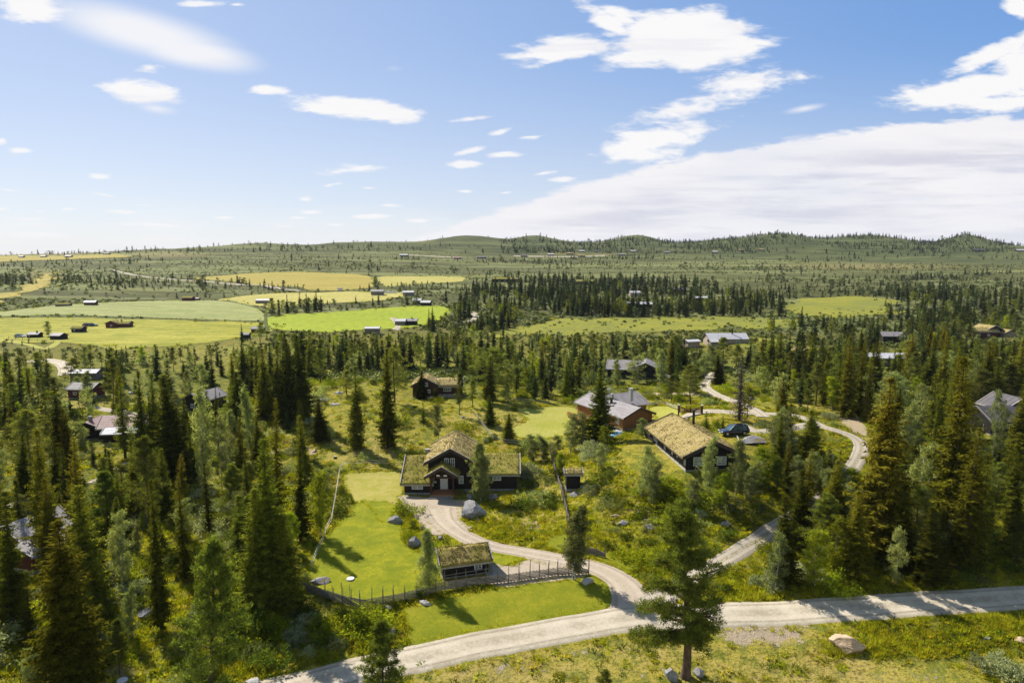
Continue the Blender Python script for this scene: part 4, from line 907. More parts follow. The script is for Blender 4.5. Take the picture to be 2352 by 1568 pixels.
cabin(193, 701, 9, 5, 2.6, 'snowwhite', 'midwood', 'small hut with a glaring white roof at the upper edge of the meadows', yaw=2, along='x', pitch=.4, name='hut')
cabin(418, 691, 9, 6, 2.7, 'turfgreen', 'redwood', 'red-brown turf roofed barn on the grassy knoll beside bushy trees', yaw=0, along='x', pitch=.4, name='barn', cat='barn')
cabin(446, 690, 4, 4, 1.8, 'roofpink', 'redwood', 'little red shed just right of the knoll barn', yaw=0, along='x', pitch=.4, name='shed', cat='shed')
cabin(587, 697, 12, 6, 2.7, 'roofwhite', 'greywood', 'grey hay barn with pale roof alone in the stubble field', yaw=0, along='x', pitch=.35, name='barn', cat='barn')
cabin(852, 678, 10, 7, 3.2, 'roofgrey', 'greywood', 'grey barn next to the row of white hay bales', yaw=2, along='x', pitch=.35, name='barn', cat='barn')
cabin(925, 679, 9, 6, 2.8, 'roofwhite', 'greywood', 'grey shed with light roof right of the white hay bales', yaw=2, along='x', pitch=.35, name='shed', cat='shed')
cabin(948, 699, 6, 6, 3, 'roofwhite', 'blackwood', 'left half of a black double farm house above the bright green field', yaw=-4, along='x', pitch=.45, name='farmhouse', cat='house')
cabin(966, 702, 7, 5, 2.4, 'roofwhite', 'blackwood', 'lower black house attached on the right above the bright green field', yaw=-10, along='x', pitch=.45, name='farmhouse', cat='house')
cabin(907, 747, 5.8, 5, 2.4, 'roofwhite', 'greywood', 'grey barn with pinkish white roof at the lower edge of the bright green field', yaw=0, along='x', pitch=.4, name='barn', cat='barn')
cabin(933, 747, 6, 5, 2.6, 'roofgrey', 'blackwood', 'black house with a chimney joined to the pale barn at the green field', yaw=0, along='x', pitch=.4, chim=.5, name='farmhouse', cat='house')
cabin(838, 765, 7.2, 4, 2.4, 'roofwhite', 'greywood', 'open shed with white roof showing over the tree tops below the green field', yaw=2, along='x', pitch=.3, name='shed', cat='shed')
cabin(577, 765, 7, 5, 2.6, 'roofdark', 'midwood', 'brown roofed cabin half hidden by birches at the lower left corner of the green field', yaw=0, along='x', pitch=.4)
cabin(553, 778, 4.2, 4, 2.4, 'roofdark', 'blackwood', 'small black cabin sunk in birches below the hay field', yaw=0, along='x', pitch=.4)
cabin(776, 668, 3.4, 3, 2, 'roofdark', 'white', 'tiny white hut beside the field track', yaw=0, along='x', pitch=.4, name='hut')
cabin(1130, 648, 28, 9, 3.2, 'turfgreen', 'blackwood', 'very long dark turf roofed lodge behind the middle spruce wood', yaw=0, along='x', pitch=.35, name='lodge', wins=((.3, 1.5, 2, 1), (.5, 1.5, 2, 1)))
cabin(1325, 655, 20, 9, 3.6, 'turfgreen', 'midwood', 'turf roofed lodge with a gable among the middle spruces', yaw=10, along='x', pitch=.4, name='lodge')
cabin(1545, 671, 13, 7, 2.6, 'roofdark', 'blackwood', 'black house with dark roof and white trim right of the middle spruce wood', yaw=0, along='x', pitch=.45, cat='house', name='dark_house', wins=((.3, 1.6, 2, 1), (.6, 1.6, 2, 1)))
cabin(1448, 680, 9, 6, 3, 'roofwhite', 'palewood', 'small cabin with light roof between spruces left of the black house', yaw=5, along='x', pitch=.4)
cabin(1597, 692, 10, 6, 2.8, 'roofwhite', 'redwood', 'red cabin with a white roof right of the middle spruce wood', yaw=0, along='x', pitch=.3)
cabin(1438, 708, 19, 7, 3, 'roofwhite', 'dkwood', 'long cabin with white roof in the lower part of the middle spruce wood', yaw=0, along='x', pitch=.4)
farc = [(918,589,'roofwhite','blackwood',18,'dark cabin with white roof half way up the bare hill'), (1043,595,'roofpink','midwood',16,'cabin with reddish roof on the open hillside'), (1096,594,'roofdark','blackwood',22,'low dark cabin on the open hillside left of the hilltop cabins'),
 (1196,590,'roofdark','blackwood',17,'black cabin with white trim, leftmost of the hilltop row'), (1258,587,'roofwhite','dkwood',16,'dark cabin with pale roof, second in the hilltop row'),
 (1301,585,'turfdry','midwood',18,'brown cabin with tan roof, third in the hilltop row'), (1326,590,'turfdry','dkwood',20,'low brown cabin just below the hilltop row'),
 (1330,579,'roofwhite','blackwood',15,'black cabin with bright roof highest in the hilltop row'), (1366,579,'roofdark','blackwood',10,'small dark cabin in the spruces of the hilltop row'),
 (1421,587,'roofgrey','dkwood',18,'dark cabin with lilac grey roof between hill spruces'), (1449,579,'roofwhite','dkwood',13,'small pale roofed cabin above the lilac roofed one'),
 (1526,582,'roofgrey','blackwood',15,'blue-black cabin at the foot of the hill spruces'), (1637,581,'roofwhite','dkwood',14,'white roofed cabin at the foot of the right-hand hill'),
 (1697,577,'turfdry','midwood',14,'tan roofed cabin left of the highest hill'), (1745,576,'turfdry','midwood',12,'brown cabin in the saddle below the highest hill'),
 (2238,577,'roofdark','blackwood',22,'dark cabin on the slope below the rocky knoll'), (2336,578,'roofwhite','dkwood',18,'white roofed cabin at the far right of the plateau'),
 (42,592,'roofwhite','greywood',14,'greyish barn farthest left on the skyline pasture'), (92,591,'roofwhite','redwood',16,'red cabin with light roof on the skyline pasture'),
 (148,591,'roofwhite','blackwood',20,'black cabin with bright roof beside dark bushes on the skyline pasture'), (236,585,'roofdark','blackwood',20,'dark cabin standing on the left skyline')]
for px, py, rf, wl_, w, lb in farc: cabin(px, py, w * (.62 if px < 300 else .78), 7, 2.6, rf, wl_, lb, yaw=0, along='x', pitch=.4, over=.6, wins=((.3, 1.6, 2.0, 1.2), (.7, 1.6, 2.0, 1.2)), thick=.25)
# ------------------------------------------------------------------ cars
def paint(name, c):
    m, nt, N, L, out = mat_base(name); p = N.new('ShaderNodeBsdfPrincipled'); L.new(p.outputs[0], out.inputs[0])
    p.inputs['Base Color'].default_value = (*c, 1); p.inputs['Roughness'].default_value = .25; p.inputs['Coat Weight'].default_value = .8; p.inputs['Coat Roughness'].default_value = .05
    return m
M_['tyre'] = mat_simple('tyre_rubber', (.012, .012, .012), rough=.9); M_['rim'] = mat_simple('alloy', (.45, .45, .46), rough=.35, metallic=.7)
M_['lamp'] = mat_simple('lamp_glass', (.75, .78, .8), rough=.15); M_['tail'] = mat_simple('tail_lamp', (.25, .01, .01), rough=.2); M_['carglass'] = mat_simple('car_glass', (.03, .07, .09), (.05, .10, .12), 1, .05, spec=.9)
def make_car(name, loc, rz, label, color, L=4.9, W=1.9, H=1.72, suv=True, group=None):
    e = empty(name, loc, rz); tag(e, label, 'car', group)
    P_ = paint(name + '_paint', color); h1 = .95 if suv else .82
    # lower body: stations along x (front at +x), rounded plan and shoulders
    xs = [-.5, -.47, -.38, -.18, .05, .22, .36, .46, .5]; top = [.80, .98, 1.0, 1.0, .99, .96, .88, .76, .58]; wd = [.86, .95, 1, 1, 1, 1, .98, .90, .72]; bot = [.42, .32, .26, .25, .25, .25, .26, .30, .38]
    secs = []
    for x, t, w_, b_ in zip(xs, top, wd, bot):
        hw = W / 2 * w_; zt = h1 * t; secs.append([(x*L, -hw*.92, b_), (x*L, -hw, b_+.12), (x*L, -hw, zt-.16), (x*L, -hw*.93, zt-.03), (x*L, -hw*.75, zt), (x*L, hw*.75, zt), (x*L, hw*.93, zt-.03), (x*L, hw, zt-.16), (x*L, hw, b_+.12), (x*L, hw*.92, b_)])
    b = MB(); n = 10; vs = [p for s_ in secs for p in s_]; fs = []
    for i in range(len(secs) - 1): fs += [(i*n+k, i*n+(k+1) % n, (i+1)*n+(k+1) % n, (i+1)*n+k) for k in range(n)]
    fs += [tuple(range(n)), tuple(range((len(secs)-1)*n, len(secs)*n))[::-1]]
    b.add(vs, fs); b.build('body', P_, e, True)
    # cabin
    def ring(x, z, w_): return [(x*L, -W/2*w_, z), (x*L, W/2*w_, z)]
    g = MB(); z0 = h1 - .04; z1 = H - .08
    lo = [(-.475, .93), (.235, .93)]; hi = [(-.42, .74), (.06, .74)] if suv else [(-.30, .72), (.04, .72)]
    v = [(lo[0][0]*L, -W/2*lo[0][1], z0), (lo[1][0]*L, -W/2*lo[1][1], z0), (lo[1][0]*L, W/2*lo[1][1], z0), (lo[0][0]*L, W/2*lo[0][1], z0), (hi[0][0]*L, -W/2*hi[0][1], z1), (hi[1][0]*L, -W/2*hi[1][1], z1), (hi[1][0]*L, W/2*hi[1][1], z1), (hi[0][0]*L, W/2*hi[0][1], z1)]
    g.add(v, [(0,3,2,1),(4,5,6,7),(0,1,5,4),(1,2,6,5),(2,3,7,6),(3,0,4,7)]); g.build('glasshouse', M_['carglass'], e)
    r = MB(); r.box(hi[0][0]*L-.06, -W/2*.75, z1-.01, hi[1][0]*L+.06, W/2*.75, z1+.06)
    for s_ in (-1, 1):
        for k, (a, c) in enumerate(((v[0], v[4]), (v[1], v[5]))): r.beam((a[0], s_*abs(a[1])*1.005, a[2]), (c[0], s_*abs(c[1])*1.01, c[2]), .09)
        for f in (-.05, -.24): r.beam((f*L, s_*W/2*.935, z0), (f*L-.02, s_*W/2*.75, z1), .08)
    r.build('roof', P_, e)
    for s_ in (-1, 1):
        r2 = MB(); r2.beam((-.36*L, s_*W/2*.64, z1+.10), (.02*L, s_*W/2*.64, z1+.10), .05); r2.build('roof_rail', M_['blackmetal'], e)
        m2 = MB(); m2.box(.19*L, s_*W/2*1.0 - (.2 if s_ < 0 else 0), h1-.02, .215*L, s_*W/2*1.0 + (.2 if s_ > 0 else 0), h1+.16); m2.build('side_mirror', P_, e)
        h2 = MB(); h2.box(.455*L, s_*W*.34-.16, .62, .488*L, s_*W*.34+.16, .72); h2.build('headlight', M_['lamp'], e)
        t2 = MB(); t2.box(-.502*L, s_*W*.38-.14, .74, -.478*L, s_*W*.38+.14, .9); t2.build('tail_light', M_['tail'], e)
        for x in (-.30, .31):
            w2 = MB(); w2.tube((x*L, s_*(W/2-.24), .36), (x*L, s_*(W/2+.02), .36), .36, n=20); wh = w2.build('wheel', M_['tyre'], e)
            MB().tube((x*L, s_*(W/2+.005), .36), (x*L, s_*(W/2+.03), .36), .23, n=14).build('rim', M_['rim'], wh)
    MB().box(.498*L, -.26, .42, .506*L, .26, .53).build('number_plate', M_['white'], e)
    return e
c1 = at(1685, 998)
make_car('parked_car', (c1[0], c1[1], c1[2] + .1), R(188), 'dark blue estate car parked on the track behind the dry grass roof', (.004, .007, .022), 5.2, 1.95, 1.75)
for px, py, rz, col, lb in ((47, 775, 5, (.55, .57, .6), 'small silver car on the meadow by the fence end'), (202, 749, 20, (.30, .02, .02), 'red car parked behind the turf roofed cabin on the meadow'), (213, 749, 20, (.01, .03, .12), 'dark blue car beside the red one on the meadow')):
    c = at(px, py); make_car('parked_car', (c[0], c[1], c[2] + .05), R(rz), lb, col, 4.6, 1.8, 1.5, False)

# ------------------------------------------------------------------ fences
def resample(pts, step):
    P = np.array(pts, float); seg = np.hypot(*(P[1:] - P[:-1]).T); s = np.concatenate([[0], np.cumsum(seg)]); n = max(2, int(round(s[-1] / step)) + 1); t = np.linspace(0, s[-1], n)
    return np.stack([np.interp(t, s, P[:, 0]), np.interp(t, s, P[:, 1])], -1), s[-1]
def pole_fence(px_pts, label, post_step=1.25, rail_step=.37, rl=2.7, rise=.85, hpost=2.3, seed=1, name='pole_fence'):
    g = random.Random(seed); w = [at(*p)[:2] for p in px_pts]
    c, Ltot = resample(w, .25); o0 = c[0]; z0 = hz(*o0); e = empty(name, (o0[0], o0[1], z0)); tag(e, label, 'fence')
    def at_s(s):
        i = min(max(s / .25, 0), len(c) - 1.001); k = int(i); f = i - k; p = c[k] * (1 - f) + c[k + 1] * f; d = c[min(k + 2, len(c) - 1)] - c[max(k - 1, 0)]; d = d / np.hypot(*d)
        return p, d
    s = 0.0
    while s <= Ltot:
        p, d = at_s(s); z = hz(*p) - z0; nx, ny = d[1], -d[0]; b = MB(); h = hpost * (.85 + .3 * g.random())
        for q in (-.10, .10):
            x, y = p[0] - o0[0] + nx * q, p[1] - o0[1] + ny * q
            b.tube((x, y, z - .2), (x + g.uniform(-.08, .08), y + g.uniform(-.08, .08), z + h * (1 if q < 0 else .8)), .045, .03, 5)
        b.build('post', M_['fenceW'], e); s += post_step * (.9 + .2 * g.random())
    s = -rl * .5
    while s <= Ltot - .6:
        sa, sb = max(s, 0), min(s + rl, Ltot); (pa, _), (pb, _) = at_s(sa), at_s(sb); fa, fb = (sa - s) / rl, (sb - s) / rl
        za, zb = hz(*pa) - z0 + .12 + rise * fa, hz(*pb) - z0 + .12 + rise * fb
        b = MB(); b.tube((pa[0]-o0[0]+g.uniform(-.05, .05), pa[1]-o0[1], za), (pb[0]-o0[0]+g.uniform(-.05, .05), pb[1]-o0[1], zb), .06, .045, 5); b.build('slanting_rail', M_['fenceW'], e); s += rail_step
    return e
pole_fence([(1352,1319),(1277,1322),(1220,1330),(1164,1338),(1100,1344),(1015,1356),(979,1367),(902,1386),(830,1398),(781,1385),(735,1370),(690,1352)], 'long grey slanting pole fence in front of the annex and lawn', seed=2, rail_step=.42, rise=.95, rl=2.9)
pole_fence([(1309,1214),(1305,1195),(1297,1161),(1291,1129),(1284,1112),(1276,1091),(1268,1055),(1264,1027)], 'grey pole fence running uphill past the tiny black shed', seed=3, rail_step=.42, hpost=1.7)
pole_fence([(1390,1281),(1360,1274),(1329,1267)], 'short piece of grey pole fence ending at the driveway bend', seed=4, rail_step=.33, hpost=1.9)

def tape_fence(px_pts, label, step=4.0, h=1.1, mat='rope', postm='rail', wires=(.95, .55), name='wire_fence', pr=.03, wr=.018):
    w = [at(*p)[:2] for p in px_pts]; c, Lt = resample(w, step); o0 = c[0]; z0 = hz(*o0); e = empty(name, (o0[0], o0[1], z0)); tag(e, label, 'fence')
    tops = [(p[0]-o0[0], p[1]-o0[1], hz(*p)-z0) for p in c]
    for t in tops[:95]: MB().tube((t[0], t[1], t[2]-.2), (t[0], t[1], t[2]+h), pr, n=5).build('post', M_[postm], e)
    for k in wires:
        b = MB()
        for a, d in zip(tops[:-1], tops[1:]): b.beam((a[0], a[1], a[2]+k*h), (d[0], d[1], d[2]+k*h), wr * 2)
        b.build('wire', M_[mat], e)
    return e
tape_fence([(924,1073),(860,1069),(790,1070),(781,1083),(776,1115),(770,1155),(762,1201),(751,1219),(741,1253),(729,1275),(715,1310)], 'thin white tape fence round the back and left of the lawn', 3.5)
tape_fence([(1091,955),(1101,970),(1120,995),(1139,1019),(1201,1024)], 'thin pale tape fence on the heath behind the house', 4)
tape_fence([(0,728),(150,727),(330,732),(470,737),(604,741)], 'wire fence along the dark bank between two hay meadows', 6, 1.1, 'dktrim', 'dktrim', pr=.07, wr=.015)
tape_fence([(20,778),(100,786),(200,797),(262,808)], 'wire fence below the dark barns on the meadow', 6, 1.1, 'dktrim', 'dktrim', pr=.07, wr=.015)
tape_fence([(1556,943),(1540,936),(1525,930),(1492,934)], 'low pale rail fence running left from the wooden gate', 2.2, .95, 'rail', 'rail', name='rail_fence', pr=.06, wr=.05)
tape_fence([(1160,922),(1220,926),(1290,932)], 'thin fence along the upper edge of the small mown meadow', 3.5, 1.0, 'rail', 'rail', pr=.05)
tape_fence([(1505,864),(1535,870),(1560,880)], 'white picket fence behind the black cabin with grey roof', 1.2, 1.2, 'rail', 'rail', name='picket_fence', pr=.06, wr=.05)
# gate
ga, gb = pt_z(1558.5, 949, 6.45), pt_z(1612.6, 950, 6.45)
ge = empty('farm_gate', ga, math.atan2(gb[1]-ga[1], gb[0]-ga[0])); tag(ge, 'brown double wooden farm gate between two tall posts across the track', 'gate'); gl = math.hypot(gb[0]-ga[0], gb[1]-ga[1])
for x in (0, gl):
    t = MB().box(x-.14, -.14, -1.6, x+.14, .14, 1.75).build('post', M_['gateW'], ge); MB().box(x-.2, -.2, 1.75, x+.2, .2, 1.84).build('cap', M_['white'], t)
for a, b_, s_ in ((.2, gl/2-.04, 1), (gl/2+.04, gl-.2, -1)):
    g = MB()
    for z in (.25, .52, .79, 1.06): g.beam((a, 0, z), (b_, 0, z), .08, .17)
    hi_, lo_ = (a, b_) if s_ > 0 else (b_, a)
    g.beam((hi_, .06, 1.5), (lo_, .06, .3), .08, .17); g.beam((hi_, 0, .2), (hi_, 0, 1.5), .18); g.beam((lo_, 0, .2), (lo_, 0, 1.15), .2)
    g.build('gate_leaf', M_['gateW'], ge)

# ------------------------------------------------------------------ boulders
def rock_mesh(seed, lichen=True, mat=None, flat=1.0):
    import bmesh
    from mathutils import noise as mn
    g = random.Random(seed); bm = bmesh.new(); bmesh.ops.create_icosphere(bm, subdivisions=4, radius=1)
    planes = [(Vector((g.uniform(-1, 1), g.uniform(-1, 1), g.uniform(-.6, 1))).normalized(), g.uniform(.46, .72)) for _ in range(12)]
    off = Vector((seed * 3.1, seed, 0))
    for v in bm.verts:
        p = v.co.copy()
        for n, d in planes:
            k = p.dot(n)
            if k > d: p -= n * (k - d)
        p *= 1 + .10 * mn.noise(p * 2 + off) + .04 * mn.noise(p * 7 + off); v.co = p
    me = bpy.data.meshes.new('boulder'); bm.to_mesh(me); bm.free(); me.materials.append(mat); return me
def rock_mat(name, c1, c2, lich):
    m, nt, N, L, out = mat_base(name); p = N.new('ShaderNodeBsdfPrincipled'); L.new(p.outputs[0], out.inputs[0]); p.inputs['Roughness'].default_value = .9
    tc = N.new('ShaderNodeTexCoord'); a = nt_noise(N, L, tc.outputs['Object'], 2.2, 7, .7); b = nt_noise(N, L, tc.outputs['Object'], 9, 5, .7); c = nt_noise(N, L, tc.outputs['Object'], 1.3, 3)
    col = nt_mix(N, L, nt_ramp(N, L, nt_math(N, L, 'ADD', nt_math(N, L, 'MULTIPLY', a, .5), nt_math(N, L, 'MULTIPLY', b, .5)), .38, .62), c1, c2)
    g = N.new('ShaderNodeNewGeometry'); sp = N.new('ShaderNodeSeparateXYZ'); L.new(g.outputs['Normal'], sp.inputs[0])
    f = nt_math(N, L, 'MULTIPLY', nt_ramp(N, L, sp.outputs[2], .55, .9), nt_ramp(N, L, c, .50, .60)); col = nt_mix(N, L, nt_math(N, L, 'MULTIPLY', f, .8), col, lich)
    L.new(col, p.inputs['Base Color']); L.new(nt_bump(N, L, b, .08), p.inputs['Normal']); return m
RG = rock_mat('grey_rock', (.16, .155, .16), (.36, .35, .35), (.30, .20, .05)); RT = rock_mat('tan_rock', (.36, .25, .15), (.55, .40, .26), (.45, .32, .18)); RP = rock_mat('pale_rock', (.34, .32, .31), (.52, .49, .47), (.30, .27, .15))
ROCKS = [(1060,1113,1153,1196,'g','large grey lichen-spotted boulder with flat faces beside the driveway'),(894,922,1181,1206,'g','grey boulder on the lawn edge, front left of the driveway bushes'),(940,969,1231,1260,'g','pointed grey boulder behind the weeping birch'),
 (951,961,1184,1193,'p','small round pale stone at the top of the driveway shrub bed'),(964,974,1207,1218,'g','little grey stone halfway along the driveway shrub bed'),(1005,1018,1228,1240,'g','small grey stone beside the driveway near the birch top'),
 (908,923,1158,1170,'g','dark stone on the corner of the gravel yard by the left wing'),(964,987,1378,1393,'p','pale flat-topped block on the grass below the weeping birch'),(880,897,1389,1402,'p','pale square block at the foot of the pole fence'),
 (1334,1361,1325,1344,'p','pale angular boulder on the verge beside the white birch trunk'),(1526,1556,1533,1567,'g','grey boulder left of the big pine trunk'),(1592,1619,1531,1557,'g','rounded dark grey boulder right of the big pine trunk'),
 (1928,1997,1469,1507,'t','large tan flat-topped boulder at the edge of the tall grass'),(2336,2362,1467,1479,'t','tan stone cut by the right edge of the picture'),(678,706,1445,1468,'g','moss-topped grey boulder in the scrub at lower left'),
 (892,907,1439,1461,'g','moss-topped boulder in scrub above the leaning pine top'),(710,749,1329,1343,'g','long low dark boulder behind the left end of the pole fence'),(314,351,1397,1424,'g','sloping grey boulder between the left spruces'),
 (1706,1755,1002,1022,'g','wide grey rock slab beside the parked dark blue car'),(1308,1337,1130,1140,'g','flat grey rock in front of the tiny black shed'),(1348,1356,1107,1112,'p','pale stone on the slope just right of the shed shadow'),
 (1388,1395,1101,1105,'p','pale stone on the slope midway between the shed and the lodge'),(768,786,898,905,'p','pale flat rock highest on the sunny hillside'),(733,751,914,921,'p','pale flat rock on the hillside next to the dark spruces'),
 (761,780,925,930,'g','small flat rock lowest on the sunny hillside'),(1119,1146,1134,1148,'g','grey slab right of the birch in front of the house'),(1071,1086,1132,1150,'g','upright grey rock left of the birch in front of the house'),
 (1061,1075,1149,1160,'t','tan stone on top of the bank by the large boulder'),(1093,1100,1190,1198,'g','small pointed stone right below the large boulder'),(1420,1447,1197,1209,'g','grey ledge in the scrub below the lodge'),
 (1481,1505,1201,1219,'g','moss-topped dark boulder in the scrub below the lodge'),(1406,1424,1180,1190,'t','tan stone in the scrub above the grey ledge'),(1464,1473,1174,1183,'g','small dark stone in the scrub, upper one'),
 (1656,1676,1196,1209,'g','grey rock under the trees left of the uphill track'),(1715,1737,910,918,'p','pale rock beyond the dead spruce by the far track'),(1333,1342,1115,1120,'p','little pale stone right behind the shed'),
 (1480,1494,1192,1198,'t','tan stone left of the big pine top'),(716,728,1031,1038,'t','tan stone beside the spruce stump on the heath'),(1060,1068,955,961,'p','pale rock at the foot of the slope below the brown cabin'),(2264,2278,1462,1470,'p','pale stone hidden in tall grass at the right'),
 (296,312,898,904,'p','pale rock in the left forest clearing'),(560,590,1560,1575,'p','pale stone at the very bottom beside the road verge'),(1440,1449,968,973,'p','white rubble stone by the blue tarp')]
for i, (x0, x1, y0, y1, k, lb) in enumerate(ROCKS):
    cx = (x0 + x1) / 2; p = at(cx, y1 - (y1 - y0) * .12); px_, py_, D = proj(*p); w = (x1 - x0) / FP * D; h = (y1 - y0) / FP * D
    me = rock_mesh(i + 3, mat={'g': RG, 't': RT, 'p': RP}[k]); o = obj('boulder', me, None, (p[0], p[1] + w * .25, p[2] + h * .30)); o.scale = (w * .68, w * .55, h * .60); o.rotation_euler = (0, 0, random.uniform(-.5, .5)); tag(o, lb, 'boulder')

# ------------------------------------------------------------------ small things
def disc(px, py, r, label):
    p = at(px, py); e = empty('manhole_cover', p); tag(e, label, 'manhole cover')
    MB().tube((0, 0, -.1), (0, 0, .16), r, n=28).build('ring', M_['conc'], e); MB().tube((0, 0, .16), (0, 0, .22), r * .9, n=28).build('lid', M_['snowwhite'], e)
disc(805, 1331, .48, 'round pale concrete cover lying in the lawn'); disc(281, 1565, .5, 'round concrete cover at the bottom edge under the spruces')
p = at(1640, 1347); e = MB().tube((0, 0, -.2), (0, 0, 1.7), .035, n=6).build('marker_post', M_['rail']); e.location = p; tag(e, 'thin pale marker post where the uphill track leaves the road', 'post')
p = at(1734, 990); e = MB().tube((0, 0, -.2), (0, 0, 1.3), .03, n=6).box(-.2, -.03, .95, .2, .03, 1.35).build('sign_post', M_['metal']); e.location = p; tag(e, 'small grey sign on a stake behind the dark blue car', 'sign')
pa, pb = at(1692, 1003), at(1706, 1030); e = MB().beam((0, 0, .25), (pb[0]-pa[0], pb[1]-pa[1], pb[2]-pa[2]+.1), .18).build('timber_beam', M_['rail']); e.location = pa; tag(e, 'pale timber lying on the slope right of the lodge roof', 'beam')
pa, pb = at(2088, 1285), at(2142, 1262); e = MB().tube((0, 0, .2), (pb[0]-pa[0], pb[1]-pa[1], pb[2]-pa[2]+1.6), .16, .10, 8).build('fallen_log', M_['midwood']); e.location = pa; tag(e, 'fallen tree trunk leaning in the dark gap between right-hand spruces', 'log')
for sx, sy, lb in ((1746, 1036, 'cut stump on the mossy ground below the rock slab'), (770, 1052, 'low cut stump on the heath above the lawn corner')):
    p = at(sx, sy); e = empty('tree_stump', p); tag(e, lb, 'stump'); MB().tube((0, 0, -.1), (0, 0, .35), .32, .26, 12).build('bark', M_['midwood'], e); MB().tube((0, 0, .35), (0, 0, .37), .24, n=12).build('cut_face', M_['rail'], e)
p = at(929, 698); e = MB().tube((0, 0, 0), (0, 0, 7), .12, n=6).box(-.9, -.05, 6.3, .9, .05, 6.45).build('power_pole', M_['rail']); e.location = p; tag(e, 'lone wooden power pole by the black farm houses', 'pole')
for k in range(9):
    p = at(881.5 + k * 3.3, 673); e = MB().tube((-.62, 0, .62), (.62, 0, .62), .64, n=12).build('hay_bale', M_['snowwhite']); e.location = p; e.rotation_euler = (0, 0, R(70)); tag(e, 'white wrapped round hay bale in the row between the two grey barns', 'hay bale', 'white hay bales in a row')
# blue tarp over rubble and white planks
p = at(1420, 1003); tv = []; tf = []
for j in range(9):
    for i in range(9):
        x, y = i / 8 - .5, j / 8 - .5; tv.append((x * 3.2, y * 2.2, .9 * max(0, 1 - 3.2 * (x * x + y * y)) + .12 * math.sin(i * 2.1 + j) + .05))
        if i < 8 and j < 8: k = j * 9 + i; tf.append((k, k + 1, k + 10, k + 9))
m = MB(); m.add(tv, tf); e = m.build('tarpaulin', M_['tarp']); e.location = p; e.rotation_euler = (0, 0, R(-35)); tag(e, 'crumpled blue tarpaulin below the reddish timber house', 'tarpaulin')
for k in range(5):
    p = at(1398 + k * 6, 986 + k * 2.2); e = MB().box(-1.0, -.12, .3, 1.0, .12, .38).build('plank', M_['snowwhite']); e.location = p; e.rotation_euler = (0, R(6), R(-25 + 7 * k)); tag(e, 'pale plank lying loose above the blue tarpaulin', 'plank', 'loose planks above the tarpaulin')
# leaning poles against the dark house
for k in range(14):
    p = at(2256 + k * 1.9, 994); g = random.Random(k); e = MB().tube((0, 0, 0), (g.uniform(.6, 1.0), .9, 2.9 + g.random() * .5), .075, .05, 6).build('leaning_pole', [M_['rail'], M_['palewood'], M_['greywood']][k % 3]); e.location = (p[0], p[1], p[2] - .1); tag(e, 'pale pole leaning against the corner of the dark felt-roofed house', 'pole', 'poles leaning on the dark house')
# stone wall at the end of the green field
sw = empty('stone_wall', at(1036, 730)); tag(sw, 'rough grey stone wall curving at the right end of the bright green field', 'wall'); b0 = sw.location
for k in range(26):
    t = k / 25; p = at(1034 + 12 * t + 3 * math.sin(t * 5), 732 - 19 * t); g = random.Random(k + 50); o = obj('stone', rock_mesh(60 + k % 4, mat=RG) if k < 4 else bpy.data.objects['stone' if k % 4 == 0 else 'stone.%03d' % (k % 4)].data, sw, Vector(p) - b0 + Vector((g.uniform(-.5, .5), g.uniform(-.6, .6), .4))); o.scale = (1.5 * g.uniform(.7, 1.2), 1.2, .9 * g.uniform(.7, 1.2)); o.rotation_euler = (0, 0, g.random() * 3)
# ------------------------------------------------------------------ foliage materials
def foliage(name, dark, light, transl=.35, tip=None, H=12.0, sc=1.6, var=.35, tsc=1.3):
    m, nt, N, L, out = mat_base(name)
    tc = N.new('ShaderNodeTexCoord'); oi = N.new('ShaderNodeObjectInfo')
    a = nt_noise(N, L, tc.outputs['Object'], sc, 3, .6); b = nt_noise(N, L, tc.outputs['Object'], sc * 4.5, 2, .6)
    f = nt_ramp(N, L, nt_math(N, L, 'ADD', nt_math(N, L, 'MULTIPLY', a, .55), nt_math(N, L, 'MULTIPLY', b, .45)), .34, .64)
    col = nt_mix(N, L, f, dark, light)
    if tip:
        sp = N.new('ShaderNodeSeparateXYZ'); L.new(tc.outputs['Object'], sp.inputs[0])
        g = nt_math(N, L, 'MULTIPLY', nt_ramp(N, L, sp.outputs[2], H * .35, H * .95, .1, .8), nt_ramp(N, L, b, .40, .62, .0, 1)); col = nt_mix(N, L, g, col, tip)
    v = nt_ramp(N, L, oi.outputs['Random'], 0, 1, 1 - var, 1 + var)
    hs = N.new('ShaderNodeHueSaturation'); L.new(col, hs.inputs['Color']); L.new(v, hs.inputs['Value'])
    L.new(nt_math(N, L, 'ADD', .487, nt_math(N, L, 'MULTIPLY', nt_math(N, L, 'FRACT', nt_math(N, L, 'MULTIPLY', oi.outputs['Random'], 7.3)), .026)), hs.inputs['Hue'])
    d = N.new('ShaderNodeBsdfDiffuse'); t = N.new('ShaderNodeBsdfTranslucent'); mx = N.new('ShaderNodeMixShader'); mx.inputs[0].default_value = transl
    L.new(hs.outputs[0], d.inputs[0]); L.new(nt_mix(N, L, 1.0, hs.outputs[0], (tsc, tsc * .97, .6), 'MULTIPLY'), t.inputs[0]); L.new(d.outputs[0], mx.inputs[1]); L.new(t.outputs[0], mx.inputs[2]); L.new(mx.outputs[0], out.inputs[0])
    return m
